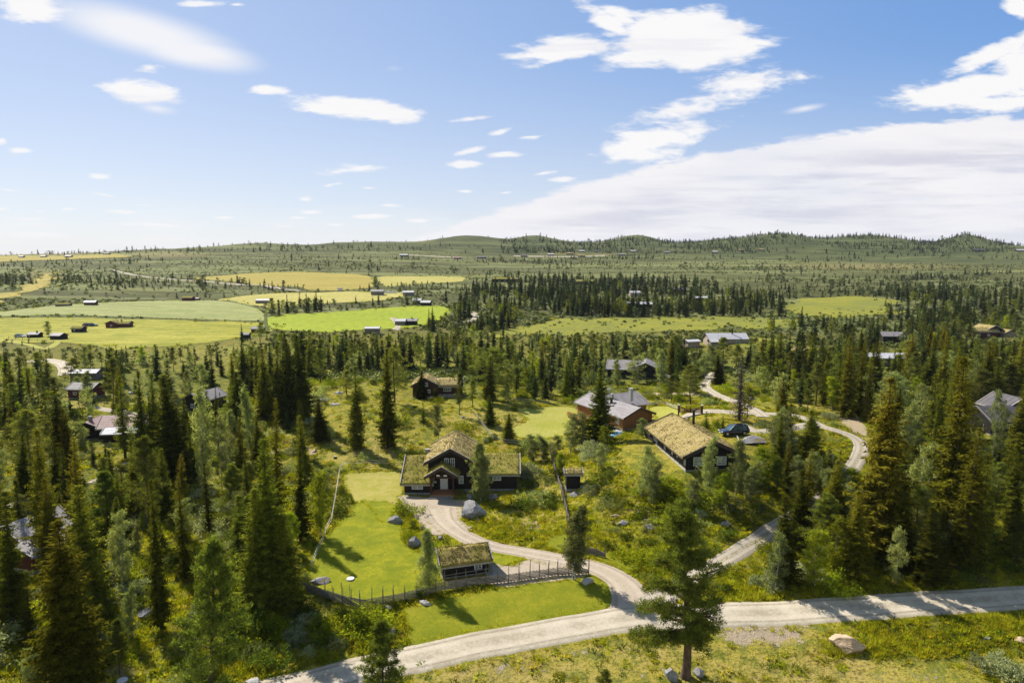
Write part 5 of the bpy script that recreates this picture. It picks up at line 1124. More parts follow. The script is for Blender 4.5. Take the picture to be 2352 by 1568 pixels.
FM = dict(
 spruce=foliage('spruce_needles', (.028, .038, .006), (.205, .215, .018), .44, var=.5, tsc=1.6),
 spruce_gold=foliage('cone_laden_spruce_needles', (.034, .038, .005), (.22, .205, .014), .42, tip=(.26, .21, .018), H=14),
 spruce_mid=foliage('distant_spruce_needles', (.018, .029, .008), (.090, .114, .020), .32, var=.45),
 spruce_young=foliage('young_spruce_needles', (.06, .08, .008), (.24, .27, .018), .45),
 pine=foliage('pine_needles', (.045, .058, .012), (.22, .235, .050), .42, var=.45, tsc=1.5),
 pine_hero=foliage('big_pine_needles', (.036, .052, .010), (.185, .215, .034), .40, tsc=1.4),
 birch=foliage('birch_leaves', (.085, .105, .030), (.36, .39, .15), .48, var=.4),
 birch_green=foliage('sapling_leaves', (.085, .115, .008), (.36, .40, .022), .5),
 willow=foliage('willow_leaves', (.14, .16, .085), (.40, .43, .25), .4),
 juniper=foliage('juniper_needles', (.045, .065, .010), (.14, .175, .02), .35),
 heather=foliage('heather', (.16, .15, .014), (.48, .40, .022), .5, sc=3), bilberry=foliage('bilberry', (.12, .15, .010), (.36, .36, .016), .5, sc=3),
 grass=foliage('grass_blades', (.20, .23, .012), (.50, .46, .03), .5, sc=3), dead=foliage('dead_twigs', (.075, .055, .045), (.20, .155, .13), .1),
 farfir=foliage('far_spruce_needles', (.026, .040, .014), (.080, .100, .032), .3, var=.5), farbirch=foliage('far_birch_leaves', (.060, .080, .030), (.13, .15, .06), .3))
BK = dict(dark=mat_simple('dark_bark', (.040, .030, .024), (.085, .068, .055), 5, .95, stretch=(1, 1, .25)), pine=mat_simple('pine_bark', (.060, .042, .032), (.155, .095, .060), 4, .95, stretch=(1, 1, .3)),
          birch=mat_simple('birch_bark', (.08, .075, .07), (.50, .48, .45), 5, .85, stretch=(1, 1, 1.6), lo=.42, hi=.52))

def tri_fan(base, dirs, up, ln, wd):
    """flat leaf-like triangles: base (n,3), direction (n,3), side vector from 'up'"""
    s = np.cross(dirs, up); s /= np.maximum(np.linalg.norm(s, axis=1), 1e-6)[:, None]
    a = base - s * wd[:, None] * .5; b = base + s * wd[:, None] * .5; c = base + dirs * ln[:, None]
    return np.stack([a, b, c], 1).reshape(-1, 3)
def nrm(v): return v / np.maximum(np.linalg.norm(v, axis=-1, keepdims=True), 1e-6)
def tube_np(pts, rad, n=6):
    pts = np.asarray(pts, float); rad = np.asarray(rad, float); d = nrm(np.gradient(pts, axis=0)); u = np.tile([1., .13, .07], (len(pts), 1)); s = nrm(np.cross(d, u)); t = np.cross(d, s)
    a = np.arange(n) / n * 2 * np.pi; V = pts[:, None] + (s[:, None] * np.cos(a)[None, :, None] + t[:, None] * np.sin(a)[None, :, None]) * rad[:, None, None]
    i = np.arange(len(pts) * n).reshape(len(pts), n); F = np.stack([i[:-1], np.roll(i[:-1], -1, 1), np.roll(i[1:], -1, 1), i[1:]], -1).reshape(-1, 4)
    return V.reshape(-1, 3), F
class Acc:
    def __init__(s): s.V = []; s.T = []; s.Q = []; s.n = 0
    def q(s, V, F): s.V.append(V); s.Q.append(F + s.n); s.n += len(V)
    def t(s, V): s.V.append(V); s.T.append(np.arange(len(V)).reshape(-1, 3) + s.n); s.n += len(V)
    def mesh(s, name, mat):
        return np_mesh(name, np.concatenate(s.V), [x for x in (np.concatenate(s.T) if s.T else [], np.concatenate(s.Q) if s.Q else []) if len(x)], mat)

def spruce(seed, H=14., Rr=1.9, nb=420, sp=.17, size=1., bare=.05, mat='spruce', droop=.35, gaps=.0, dead=False, trunk=True):
    g = np.random.default_rng(seed); A = Acc(); Tt = Acc()
    lean = g.normal(0, .12, 2); tr = lambda z: np.stack([lean[0] * (z / H) ** 2 * H * .06, lean[1] * (z / H) ** 2 * H * .06, z], -1)
    zz = np.linspace(-.4, H, 10); Tt.q(*tube_np(tr(zz), .014 * H * np.clip(1.02 - zz / H, .02, 1.05) ** .9, 7))
    u = g.random(nb); z = H * (bare + (1 - bare) * (1 - (1 - u) ** 1.25) ** 1.0); z = np.sort(z); az = np.arange(nb) * 2.39996 + g.normal(0, .5, nb)
    lump = 1 + .28 * np.sin(az * 2 + z * 1.1 + seed) * np.sin(z * 2.3 + seed * 2)
    t01 = (z - bare * H) / (H * (1 - bare)); prof = np.minimum((1 - t01) ** .82, .30 + 3.2 * t01 + .35)
    Lb = Rr * prof * lump * g.uniform(.62, 1.12, nb) + .10
    keep = g.random(nb) > gaps; z, az, Lb, t01 = z[keep], az[keep], Lb[keep], t01[keep]
    ns = np.maximum(2, (Lb / sp).astype(int)); bi = np.repeat(np.arange(len(z)), ns); k = np.concatenate([np.arange(n) for n in ns]); t = (k + .6) / ns[bi]
    dz = -droop * (1.15 - t01[bi] * 1.5) * Lb[bi] * t + .22 * Lb[bi] * t ** 2.6
    c = tr(z[bi]); rad = np.stack([np.cos(az[bi]), np.sin(az[bi]), np.zeros(len(bi))], -1); side = np.stack([-rad[:, 1], rad[:, 0], rad[:, 2]], -1)
    P = c + rad * (Lb[bi] * t)[:, None]; P[:, 2] += dz; P += g.normal(0, .04, P.shape)
    up = np.tile([0., 0, 1], (len(P), 1)); w = size * (.58 * (1 - t * .5)) * np.clip(Lb[bi] / 1.2, .35, 1.1)
    for sg in (-1, 1):
        d = nrm(rad * .55 + side * sg * .9 + up * g.uniform(-.55, .10, (len(P), 1)) + g.normal(0, .15, P.shape)); A.t(tri_fan(P, d, nrm(up + g.normal(0, .35, P.shape)), w * g.uniform(.7, 1.25, len(P)), w * .50))
    d = nrm(rad * .35 - up * .9 + g.normal(0, .25, P.shape)); A.t(tri_fan(P, d, nrm(rad + g.normal(0, .5, P.shape)), w * .95, w * .6))
    # branch ends and the leader
    Pt = tr(z) + np.stack([np.cos(az), np.sin(az), np.zeros(len(z))], -1) * (Lb * .93)[:, None]; Pt[:, 2] += -droop * (1.15 - t01 * 1.5) * Lb + .22 * Lb
    A.t(tri_fan(Pt, nrm(np.stack([np.cos(az), np.sin(az), .15 + 0 * z], -1)), np.tile([0., 0, 1], (len(z), 1)), np.full(len(z), .30 * size), np.full(len(z), .13 * size)))
    if dead:
        for i in range(0, len(z), 2):
            e = Pt[i]; Tt.q(*tube_np(np.stack([tr(z[i:i+1])[0], (tr(z[i:i+1])[0] + e) / 2 + [0, 0, .05], e]), [.03, .02, .006], 3))
    cm = A.mesh('crown', FM[mat]); tm = Tt.mesh('trunk', BK['dark']); return cm, tm, H

def cluster(g, C, r, n, A, ln, wd, flat=.6, upb=.5):
    """needle tufts or leaf sprays round centres C (m,3) with radius r (m,)"""
    m = len(C); q = nrm(g.normal(0, 1, (m * n, 3))) * (g.random((m * n, 1)) ** .45); q[:, 2] *= flat; P = np.repeat(C, n, 0) + q * np.repeat(r, n)[:, None]
    d = nrm(q + g.normal(0, .55, q.shape) + [0, 0, upb]); A.t(tri_fan(P, d, nrm(g.normal(0, 1, q.shape)), ln * g.uniform(.6, 1.3, m * n), wd * g.uniform(.7, 1.3, m * n)))

def pine(seed, H=11., Rr=2.4, nl=34, ncl=6, n=55, ln=.26, wd=.075, cb=.28, mat='pine', r0=.55, limbs=True, top=.9, trunk_r=.013):
    g = np.random.default_rng(seed); A = Acc(); T = Acc(); lean = g.normal(0, .25, 2)
    zz = np.linspace(-.4, H * .97, 12); wob = np.stack([np.sin(zz * .5 + seed) * .10 + lean[0] * (zz / H) ** 2, np.cos(zz * .43 + seed) * .10 + lean[1] * (zz / H) ** 2, zz], -1)
    T.q(*tube_np(wob, trunk_r * H * np.clip(1.05 - zz / H, .06, 1.1) ** .8, 8)); tr = lambda z: np.array([np.interp(z, zz, wob[:, 0]), np.interp(z, zz, wob[:, 1]), z])
    C = []; Rd = []
    for i in range(nl):
        t = (i + g.random()) / nl; z = H * (cb + (1 - cb) * t * .97); a = i * 2.4 + g.normal(0, .5); prof = (np.sin(np.pi * min(1, .25 + .75 * t)) ** .7) * (1.15 - .55 * t); Lb = Rr * prof * g.uniform(.55, 1.15) + .2
        o = tr(z); ca, sa = math.cos(a), math.sin(a); rise = g.uniform(.05, .45) + .5 * t
        pts = [o + np.array([ca * Lb * s, sa * Lb * s, Lb * (rise * s ** 1.3 - .12 * (1 - t) * s)]) + g.normal(0, .05, 3) * (s > 0) for s in (0, .35, .7, 1)]
        if limbs: T.q(*tube_np(np.array(pts), np.array([.045, .033, .022, .01]) * (H / 11) * (1.2 - .6 * t), 4))
        for k in range(ncl):
            s = .30 + .72 * (k + g.random()) / ncl; p = np.array([np.interp(s, (0, .35, .7, 1), [q[j] for q in pts]) for j in range(3)]); C.append(p + g.normal(0, .22, 3) * [1, 1, .5] * (Lb / 1.6)); Rd.append(r0 * g.uniform(.6, 1.15) * (1 - .25 * t))
    for k in range(int(ncl * 1.4)): C.append(tr(H * .95) + g.normal(0, .25, 3)); Rd.append(r0 * .6)
    cluster(g, np.array(C), np.array(Rd), n, A, ln, wd, .65, .6)
    return A.mesh('crown', FM[mat]), T.mesh('trunk', BK['pine']), H

def birch(seed, H=9., Rr=1.7, stems=1, nbr=60, ncl=5, n=26, ln=.15, wd=.13, cb=.12, mat='birch', r0=.42, droopy=0., limbs=True, bark='birch', shape=1.0):
    g = np.random.default_rng(seed); A = Acc(); T = Acc(); C = []; Rd = []
    for s_ in range(stems):
        off = g.normal(0, .25, 2) * (stems > 1); ld = g.normal(0, .5, 2) * (stems > 1) + g.normal(0, .2, 2); hs = H * (1 if s_ == 0 else g.uniform(.7, .95))
        zz = np.linspace(-.4, hs * .98, 10); X = np.stack([off[0] + ld[0] * (zz / hs) * 1.1 + np.sin(zz * .7 + seed + s_) * .07, off[1] + ld[1] * (zz / hs) * 1.1 + np.cos(zz * .6 + s_) * .07, zz], -1)
        T.q(*tube_np(X, .0095 * H * np.clip(1.04 - zz / hs, .05, 1.1) * (1 if s_ == 0 else .75), 7))
        nn = nbr // stems
        for i in range(nn):
            t = (i + g.random()) / nn; z = hs * (cb + (1 - cb) * t * .98); a = g.random() * 6.283; prof = (np.sin(np.pi * (.12 + .86 * t) ** (.85 * shape)) ** .8); Lb = Rr * prof * g.uniform(.45, 1.15) / (1 if stems == 1 else 1.25) + .15
            o = np.array([np.interp(z, zz, X[:, 0]), np.interp(z, zz, X[:, 1]), z]); rise = g.uniform(.35, .8)
            pts = [o + np.array([math.cos(a) * Lb * s, math.sin(a) * Lb * s, Lb * (rise * s - droopy * s ** 2.5)]) for s in (0, .5, 1)]
            if limbs: T.q(*tube_np(np.array(pts), [.022, .014, .005], 3))
            for k in range(ncl):
                s = .25 + .8 * (k + g.random()) / ncl; p = o + np.array([math.cos(a) * Lb * s, math.sin(a) * Lb * s, Lb * (rise * s - droopy * s ** 2.5)]) + g.normal(0, .16, 3); C.append(p); Rd.append(r0 * g.uniform(.5, 1.2))
    cluster(g, np.array(C), np.array(Rd), n, A, ln, wd, 1.0 + droopy, -.1 - droopy * .6)
    return A.mesh('crown', FM[mat]), T.mesh('trunk', BK[bark]), H

def bush(seed, R_=1., H=1.2, ncl=40, n=26, ln=.12, wd=.09, mat='juniper', r0=.30):
    g = np.random.default_rng(seed); A = Acc(); q = nrm(g.normal(0, 1, (ncl, 3))) * (g.random((ncl, 1)) ** .4); q[:, 2] = np.abs(q[:, 2]); ang = np.arctan2(q[:, 1], q[:, 0])
    rr = R_ * (1 + .25 * np.sin(ang * 3 + seed)); C = q * np.stack([rr, rr, np.full(ncl, H * .8)], -1); cluster(g, C, np.full(ncl, r0) * g.uniform(.6, 1.2, ncl), n, A, ln, wd, .9, .45)
    return A.mesh('shrub', FM[mat]), None, H

def merged(tree, name):
    """crown and trunk as one mesh with two materials, for trees too small in the picture to show parts"""
    cm, tm, H = tree
    if tm is None: return cm
    me = bpy.data.meshes.new(name); vs = []; ps = []
    def rd(m):
        v = np.empty(len(m.vertices) * 3, np.float32); m.vertices.foreach_get('co', v); l = np.empty(len(m.loops), np.int32); m.loops.foreach_get('vertex_index', l)
        s = np.empty(len(m.polygons), np.int32); m.polygons.foreach_get('loop_start', s); return v.reshape(-1, 3), l, s
    v1, l1, s1 = rd(cm); v2, l2, s2 = rd(tm); V = np.concatenate([v1, v2]); Lp = np.concatenate([l1, l2 + len(v1)]); S = np.concatenate([s1, s2 + len(l1)])
    me.vertices.add(len(V)); me.vertices.foreach_set('co', V.ravel()); me.loops.add(len(Lp)); me.loops.foreach_set('vertex_index', Lp); me.polygons.add(len(S)); me.polygons.foreach_set('loop_start', S)
    tot = np.diff(np.append(S, len(Lp))).astype(np.int32)
    try: me.polygons.foreach_set('loop_total', tot)
    except Exception: pass
    me.materials.append(cm.materials[0]); me.materials.append(tm.materials[0]); mi = np.zeros(len(S), np.int32); mi[len(s1):] = 1; me.polygons.foreach_set('material_index', mi); me.update(calc_edges=True); return me

PR = {}   # kind -> {lod: [(crown, trunk, H)]}
PR['spruce'] = {0: [spruce(s, 14, r, nb=nb, mat=m, gaps=gp, bare=br, droop=dr) for s, r, nb, m, gp, br, dr in ((1, 1.9, 560, 'spruce', .0, .04, .38), (2, 1.6, 520, 'spruce', .12, .07, .45), (3, 2.1, 580, 'spruce', .05, .03, .3), (4, 1.45, 380, 'spruce', .2, .10, .5), (5, 1.8, 540, 'spruce', .1, .05, .42), (17, 1.3, 360, 'spruce', .25, .16, .5))],
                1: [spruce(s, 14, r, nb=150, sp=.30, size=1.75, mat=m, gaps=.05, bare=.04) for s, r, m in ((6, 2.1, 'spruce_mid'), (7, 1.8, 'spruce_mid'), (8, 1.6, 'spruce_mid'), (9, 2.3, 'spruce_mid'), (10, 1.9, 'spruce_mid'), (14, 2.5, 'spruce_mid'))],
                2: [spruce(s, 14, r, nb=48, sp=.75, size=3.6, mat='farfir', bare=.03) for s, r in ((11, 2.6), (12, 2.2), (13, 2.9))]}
PR['gold'] = {0: [spruce(s, 14, r, nb=nb, mat='spruce_gold', gaps=gp, bare=.04, droop=.4) for s, r, nb, gp in ((21, 2.0, 430, .05), (22, 1.7, 400, .15), (23, 2.4, 460, .05))]}
PR['young'] = {0: [spruce(s, 6, r, nb=230, sp=.12, size=.62, mat='spruce_young', bare=.02, droop=.12) for s, r in ((31, 1.3), (32, 1.1))]}
PR['dead'] = {0: [spruce(41, 13, 1.9, nb=330, sp=.26, size=.6, mat='dead', bare=.03, droop=.3, dead=True)]}
PR['pine'] = {0: [pine(s, 11, r, mat='pine', n=48) for s, r in ((51, 2.4), (52, 2.0), (53, 2.8), (54, 1.8))] + [pine(50, 11, 2.2, nl=52, ncl=7, n=50, mat='pine_hero', cb=.10, r0=.46)],
              1: [pine(s, 11, r, nl=22, ncl=4, n=22, ln=.46, wd=.16, r0=.62, limbs=False) for s, r in ((55, 2.4), (56, 2.0), (57, 2.7))],
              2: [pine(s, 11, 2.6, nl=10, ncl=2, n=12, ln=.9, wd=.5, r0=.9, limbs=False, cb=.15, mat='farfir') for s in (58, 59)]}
PR['birch'] = {0: [birch(s, 9, r, st, mat=m, cb=cb) for s, r, st, m, cb in ((61, 1.7, 1, 'birch', .10), (62, 1.5, 2, 'birch', .08), (63, 1.9, 3, 'birch', .06), (64, 1.4, 1, 'birch_green', .10), (65, 1.6, 2, 'birch', .15))],
               1: [birch(s, 9, r, 1, nbr=34, ncl=3, n=16, ln=.30, wd=.26, mat=m, r0=.55, limbs=False, cb=.05) for s, r, m in ((66, 2.0, 'birch'), (67, 1.7, 'birch'), (68, 2.3, 'birch'), (69, 1.8, 'birch_green'))],
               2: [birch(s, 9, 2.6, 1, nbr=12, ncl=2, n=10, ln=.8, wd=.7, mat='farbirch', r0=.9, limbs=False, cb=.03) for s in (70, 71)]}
PR['weeping'] = {0: [birch(75, 11, 1.75, 1, nbr=95, ncl=7, n=30, ln=.16, wd=.10, mat='birch', r0=.32, droopy=.9, cb=.12, shape=.9)]}
PR['tallbirch'] = {0: [birch(76, 11, 1.65, 2, nbr=90, ncl=6, n=30, ln=.15, wd=.12, mat='birch', r0=.36, cb=.16, shape=1.1)]}
PR['housebirch'] = {0: [birch(77, 10, 2.0, 1, nbr=110, ncl=7, n=34, ln=.16, wd=.14, mat='birch', r0=.42, cb=.05, shape=.9)]}
PR['bush'] = {0: [bush(81, 1.1, 1.3, mat='juniper'), bush(82, .9, 1.1, mat='juniper'), bush(83, 1.2, 1.4, 50, 26, mat='birch_green'), bush(84, 1.1, 1.5, 50, 24, mat='birch'), bush(85, 1.4, 1.2, 55, 26, mat='bilberry')]}
PR['willow'] = {0: [bush(86, 1.5, 1.6, 60, 30, .13, .10, 'willow'), bush(87, 1.2, 1.3, 50, 30, .13, .10, 'willow')]}

HKIND = {'spruce': ('spruce_tree', 'spruce tree'), 'gold': ('spruce_tree', 'spruce tree'), 'young': ('spruce_tree', 'spruce tree'), 'dead': ('dead_spruce', 'dead tree'), 'pine': ('pine_tree', 'pine tree'), 'birch': ('birch_tree', 'birch tree'),
         'weeping': ('birch_tree', 'birch tree'), 'tallbirch': ('birch_tree', 'birch tree'), 'housebirch': ('birch_tree', 'birch tree'), 'bush': ('bush', 'bush'), 'willow': ('willow_bush', 'bush')}
MERGE = {}
def plant(kind, lod, var, p, h, wide=1.0, label=None, group=None, rz=None, parts=True):
    cm, tm, H = PR[kind][lod][var % len(PR[kind][lod])]; s = h / H; nm, cat = HKIND[kind]; rz = random.random() * 6.28 if rz is None else rz
    if tm is None or not parts:
        key = (kind, lod, var % len(PR[kind][lod]))
        if key not in MERGE: MERGE[key] = merged((cm, tm, H), nm)
        o = obj(nm, MERGE[key], None, p)
    else:
        o = bpy.data.objects.new(nm, None); COL.objects.link(o); o.location = p
        obj('crown', cm, o); obj('trunk', tm, o)
    o.rotation_euler = (random.gauss(0, .022), random.gauss(0, .022), rz); o.scale = (s * wide, s * wide, s); tag(o, label, cat, group); return o
def h_from_top(p, ty):
    r = math.hypot(p[0], p[1]); q = unit_ray(proj(*p)[0], ty); return CAMH + q[2] * r - p[2]

# ------------------------------------------------------------------ the trees one can pick out
TREES = []     # (x, y, radius) already used
def hero(kind, bx, by, ty, label, wide=1.0, var=0, wpx=None):
    p = at(bx, by); h = h_from_top(p, ty); 
    if wpx:
        D = proj(*p)[2]; base = {'spruce': 3.6, 'gold': 3.9, 'pine': 4.9, 'birch': 3.6, 'weeping': 3.9, 'tallbirch': 3.6, 'housebirch': 4.4, 'young': 2.5, 'dead': 3.8}[kind]; H = PR[kind][0][var % len(PR[kind][0])][2]
        wide = (wpx / FP * D) / (base * h / H); wide = min(max(wide, .5), 2.2)
    TREES.append((p[0], p[1], 1.5)); return plant(kind, 0, var, p, h, wide, label)
HERO = [
 ('weeping', 985, 1360, 1215, 'slim weeping birch rising through the pole fence at the annex', 58, 0), ('tallbirch', 1309, 1334, 1160, 'grey-green birch with white trunk in front of the right half of the pole fence', 76, 0),
 ('housebirch', 1103, 1150, 1019, 'dense leafy birch right in front of the main house', 60, 0), ('dead', 1697, 966, 815, 'bare brown dead spruce standing beyond the dark blue car', 62, 0),
 ('spruce', 1377, 1024, 848, 'very dark spruce in front of the reddish timber house', 76, 2), ('gold', 168, 1602, 1188, 'big golden-green spruce at the lower left of the picture', 165, 2),
 ('pine', 488, 1640, 1238, 'broad grey-green pine rising from the bottom edge on the left', 165, 4), ('pine', 878, 1700, 1425, 'open-crowned pine whose top stands before the road at the bottom', 130, 4), ('pine', 1391, 1640, 1535, 'top of a small pine poking in at the bottom edge', 60, 3),
 ('spruce', 50, 1262, 1100, 'thin spruce in front of the red cabin at the left edge', 60, 3), ('spruce', 150, 1095, 868, 'tall slender spruce left of the faded red roof', 70, 4), ('gold', 108, 1300, 985, 'golden-topped spruce directly below the faded red roof shed', 90, 0),
 ('gold', 180, 1290, 1000, 'golden-topped spruce second from the left below the red roof', 84, 1), ('spruce', 203, 1420, 1110, 'broad dark spruce behind the big golden-green one', 120, 0), ('spruce', 30, 1440, 1140, 'dark spruce at the left edge below the red cabin', 100, 1),
 ('spruce', 288, 1052, 862, 'tall spruce with gappy branches between the track and the red roof', 60, 3), ('spruce', 332, 1075, 850, 'dark spruce just right of the gappy one by the red roof', 64, 1), ('spruce', 358, 1085, 858, 'dark spruce in the tall trio right of the faded red roof', 60, 4),
 ('spruce', 404, 1110, 866, 'massive black-green spruce below the cabin with grey ribbed roof', 100, 2), ('spruce', 430, 1010, 912, 'slim spruce right in front of the black ribbed-roof cabin', 40, 4), ('pine', 344, 1232, 998, 'pine with pale trunk in the middle of the left forest', 100, 1),
 ('gold', 417, 1165, 1042, 'golden spruce right of the pale-trunked pine', 46, 1), ('spruce', 371, 1450, 1096, 'tall narrow spruce with drooping skirt beside the sloping boulder', 70, 1), ('gold', 426, 1330, 1095, 'olive spruce between the narrow spruce and the big pine', 56, 1),
 ('spruce', 483, 1248, 1018, 'thin bare-stemmed spruce in the left forest', 44, 5), ('gold', 556, 1145, 958, 'brownish-topped spruce among pale birches left of the lawn', 62, 1), ('spruce', 552, 1306, 1135, 'dark spruce in the sunlit gap above the big pine', 62, 4),
 ('spruce', 622, 1378, 1004, 'large spruce with mixed brown tips at the lawn edge', 110, 0), ('gold', 640, 1300, 916, 'tall olive spruce behind the large lawn-edge spruce', 74, 1), ('spruce', 690, 1240, 1034, 'near-black narrow spruce closest to the lawn', 60, 1), ('spruce', 600, 1400, 1120, 'wide dark spruce at the lower left corner of the lawn', 110, 2),
 ('spruce', 663, 1392, 1180, 'dark spruce beside the left end of the pole fence', 90, 4), ('spruce', 736, 1013, 916, 'medium spruce at the foot of the dark block on the sunny slope', 48, 0), ('spruce', 820, 1031, 842, 'left of the two tall spruces standing free behind the lawn', 52, 4),
 ('spruce', 891, 1028, 803, 'right and darker of the two tall free spruces behind the lawn', 56, 0), ('young', 973, 970, 925, 'small bright spruce below the brown cabin', 24, 0), ('spruce', 1126, 976, 908, 'small dark spruce on the heath behind the house', 30, 2), ('spruce', 1168, 1012, 950, 'conical dark spruce at the edge of the mown meadow', 34, 2),
 ('birch', 1008, 1010, 930, 'thin pale young birch above the main roof ridge', 34, 0), ('pine', 1055, 952, 855, 'slender pine at the right corner of the brown cabin', 34, 3), ('spruce', 968, 915, 850, 'spruce directly in front of the brown cabin gable', 30, 2), ('spruce', 1002, 920, 890, 'little spruce before the brown cabin lower wing', 22, 2),
 ('pine', 796, 906, 850, 'pine on the crest of the sunny slope', 42, 0), ('pine', 736, 880, 800, 'pine at the top left corner of the sunny slope', 44, 1), ('pine', 905, 925, 800, 'bushy pine left of the brown cabin', 70, 0), ('pine', 1130, 920, 800, 'broad dark pine right of the brown cabin', 90, 2), ('pine', 1085, 935, 870, 'young pine between the brown cabin and the broad pine', 36, 3),
 ('spruce', 700, 965, 770, 'tallest spruce in the dark block at the left of the sunny slope', 60, 0), ('spruce', 668, 970, 778, 'black-green spruce left of the tallest one by the sunny slope', 60, 2), ('spruce', 640, 968, 792, 'dark spruce deep in the block by the sunny slope', 56, 4), ('spruce', 612, 960, 800, 'dark spruce at the left end of the block by the sunny slope', 56, 0),
 ('pine', 1585, 928, 838, 'dense pine behind the wooden gate', 66, 2), ('pine', 1543, 920, 860, 'pine left of the dense one behind the gate', 40, 0), ('pine', 1717, 960, 890, 'small pine just right of the dead spruce', 34, 1), ('birch', 1835, 1150, 1060, 'leafy birch on the near side of the uphill track', 56, 0), ('birch', 1870, 1128, 1035, 'second leafy birch beside the uphill track, further up', 56, 2), ('spruce', 1900, 1135, 1040, 'dark spruce hiding the middle of the uphill track', 50, 2), ('birch', 1960, 1150, 1075, 'low birch right of the hidden part of the uphill track', 60, 3),
 ('birch', 1720, 1150, 1060, 'green birch between lodge gable and uphill track', 56, 1), ('birch', 1655, 1165, 1085, 'low green birch below the middle of the lodge gable', 50, 3), ('birch', 1590, 1165, 1100, 'low birch below the left corner of the lodge gable', 50, 0),
 ('young', 1622, 985, 945, 'small green spruce at the lodge chimney', 26, 1), ('young', 1660, 985, 955, 'little bright spruce left of the dark blue car', 20, 0),
 ('birch', 1626, 1140, 1003, 'birch covering the left part of the lodge gable', 50, 1), ('birch', 1688, 1145, 1010, 'birch covering the right corner of the lodge gable', 46, 0), ('birch', 1483, 1140, 1018, 'dark birch on the slope left of the lodge', 54, 2), ('birch', 1500, 1165, 1065, 'grey-green birch just below the dark one left of the lodge', 50, 1),
 ('birch', 1383, 1078, 1022, 'small birch on the slope between shed and lodge', 34, 0), ('birch', 1290, 1085, 1038, 'bright bushy birch beside the tiny black shed', 34, 3), ('birch', 1220, 1060, 998, 'leftmost of the birch clump right of the house', 40, 2), ('birch', 1250, 1058, 1000, 'middle of the birch clump right of the house', 42, 1), ('birch', 1280, 1050, 1000, 'right one of the birch clump right of the house', 34, 0),
 ('birch', 1315, 1035, 945, 'tall pale birch left of the very dark spruce', 50, 2), ('birch', 1340, 1032, 950, 'birch touching the very dark spruce on its left', 46, 0), ('birch', 1390, 1035, 980, 'green birch at the foot of the very dark spruce', 34, 3), ('birch', 1478, 1005, 962, 'light birch at the corner of the reddish timber house', 34, 0),
 ('birch', 1750, 1120, 1030, 'birch right of the lodge above the uphill track', 60, 3), ('birch', 1785, 1060, 940, 'tall birch by the rock slab', 66, 2), ('gold', 1804, 1128, 1018, 'small rusty spruce above the uphill track', 44, 1), ('birch', 1640, 845, 790, 'birch hiding the far track below the white-roofed house', 44, 1), ('birch', 1618, 870, 815, 'birch left of the far track bend', 40, 0), ('spruce', 1650, 882, 815, 'dark spruce right of the far track bend', 34, 2),
 ('gold', 2022, 1285, 868, 'huge rusty-topped spruce between the road and the uphill track', 150, 2), ('gold', 2180, 1260, 820, 'tall golden spruce in the heart of the right wood', 150, 0), ('gold', 2216, 1300, 975, 'rusty narrow spruce in front of the tallest golden one', 120, 1), ('spruce', 2250, 1290, 1040, 'dark spruce right of the rusty narrow one', 80, 3),
 ('gold', 1945, 958, 772, 'bright golden spruce near the far bend of the uphill track', 56, 0), ('gold', 1972, 955, 790, 'golden spruce right beside the bright golden one at the bend', 50, 1), ('spruce', 2338, 1100, 868, 'green spruce at the right edge in front of the dark house', 70, 2), ('gold', 2165, 930, 760, 'golden spruce behind the tall one in the right wood', 50, 1),
 ('gold', 2335, 930, 780, 'golden spruce at the right edge above the dark house', 60, 0), ('birch', 1930, 1145, 1045, 'birch leaning over the uphill track from the left', 60, 1), ('spruce', 1800, 1340, 1140, 'grey-green bushy spruce at the fork of road and track', 80, 0), ('birch', 1775, 1350, 1215, 'silvery birch at the fork of road and track', 70, 1),
 ('birch', 1870, 1345, 1215, 'bright green birch left of the black gap by the road', 80, 3), ('birch', 1915, 1330, 1190, 'green birch next to the bright one by the road', 60, 3), ('birch', 2058, 1342, 1213, 'slim birch standing out of the black gap by the road', 44, 0), ('birch', 1960, 1250, 1100, 'leafy birch left of the huge rusty spruce', 60, 1), ('birch', 2110, 1230, 1010, 'tall birch between the two big rusty spruces', 70, 2),
 ('birch', 2075, 1090, 920, 'pale green birch behind the huge rusty spruce', 60, 1), ('birch', 2055, 960, 860, 'round bright birch in the right wood', 66, 0), ('birch', 2120, 1000, 880, 'tall thin birch left of the dark house', 50, 2), ('birch', 2290, 1060, 890, 'thin birch in front of the dark house', 44, 2),
 ('birch', 285, 1345, 1168, 'pale silvery birch in the sunny gap of the left forest', 58, 2), ('birch', 300, 1468, 1342, 'silvery birch next to the sloping boulder', 50, 1), ('birch', 75, 1575, 1478, 'young birch at the bottom left corner', 50, 2), ('birch', 115, 1590, 1500, 'small silvery birch below the big golden-green spruce', 44, 0),
 ('birch', 735, 1230, 1085, 'bright birch between the near-black spruce and the tape fence', 60, 3), ('birch', 474, 1120, 880, 'tall silvery birch behind the ribbed-roof cabin', 60, 2), ('birch', 580, 1040, 890, 'silvery birch left of the dark block', 50, 1), ('birch', 520, 1130, 950, 'silvery birch beside the brownish-topped spruce', 50, 2),
 ('birch', 112, 773, 738, 'round dark birch standing between two barns on the meadow', 18, 0), ('birch', 1590, 905, 850, 'birch wood edge tree behind the gate', 40, 1), ('birch', 1420, 890, 825, 'birch left of the black cabin with grey roof', 36, 1), ('birch', 1460, 880, 815, 'birch in front of the grey ribbed roof', 40, 2), ('birch', 1515, 880, 800, 'tall birch right of the black cabin with grey roof', 44, 1),
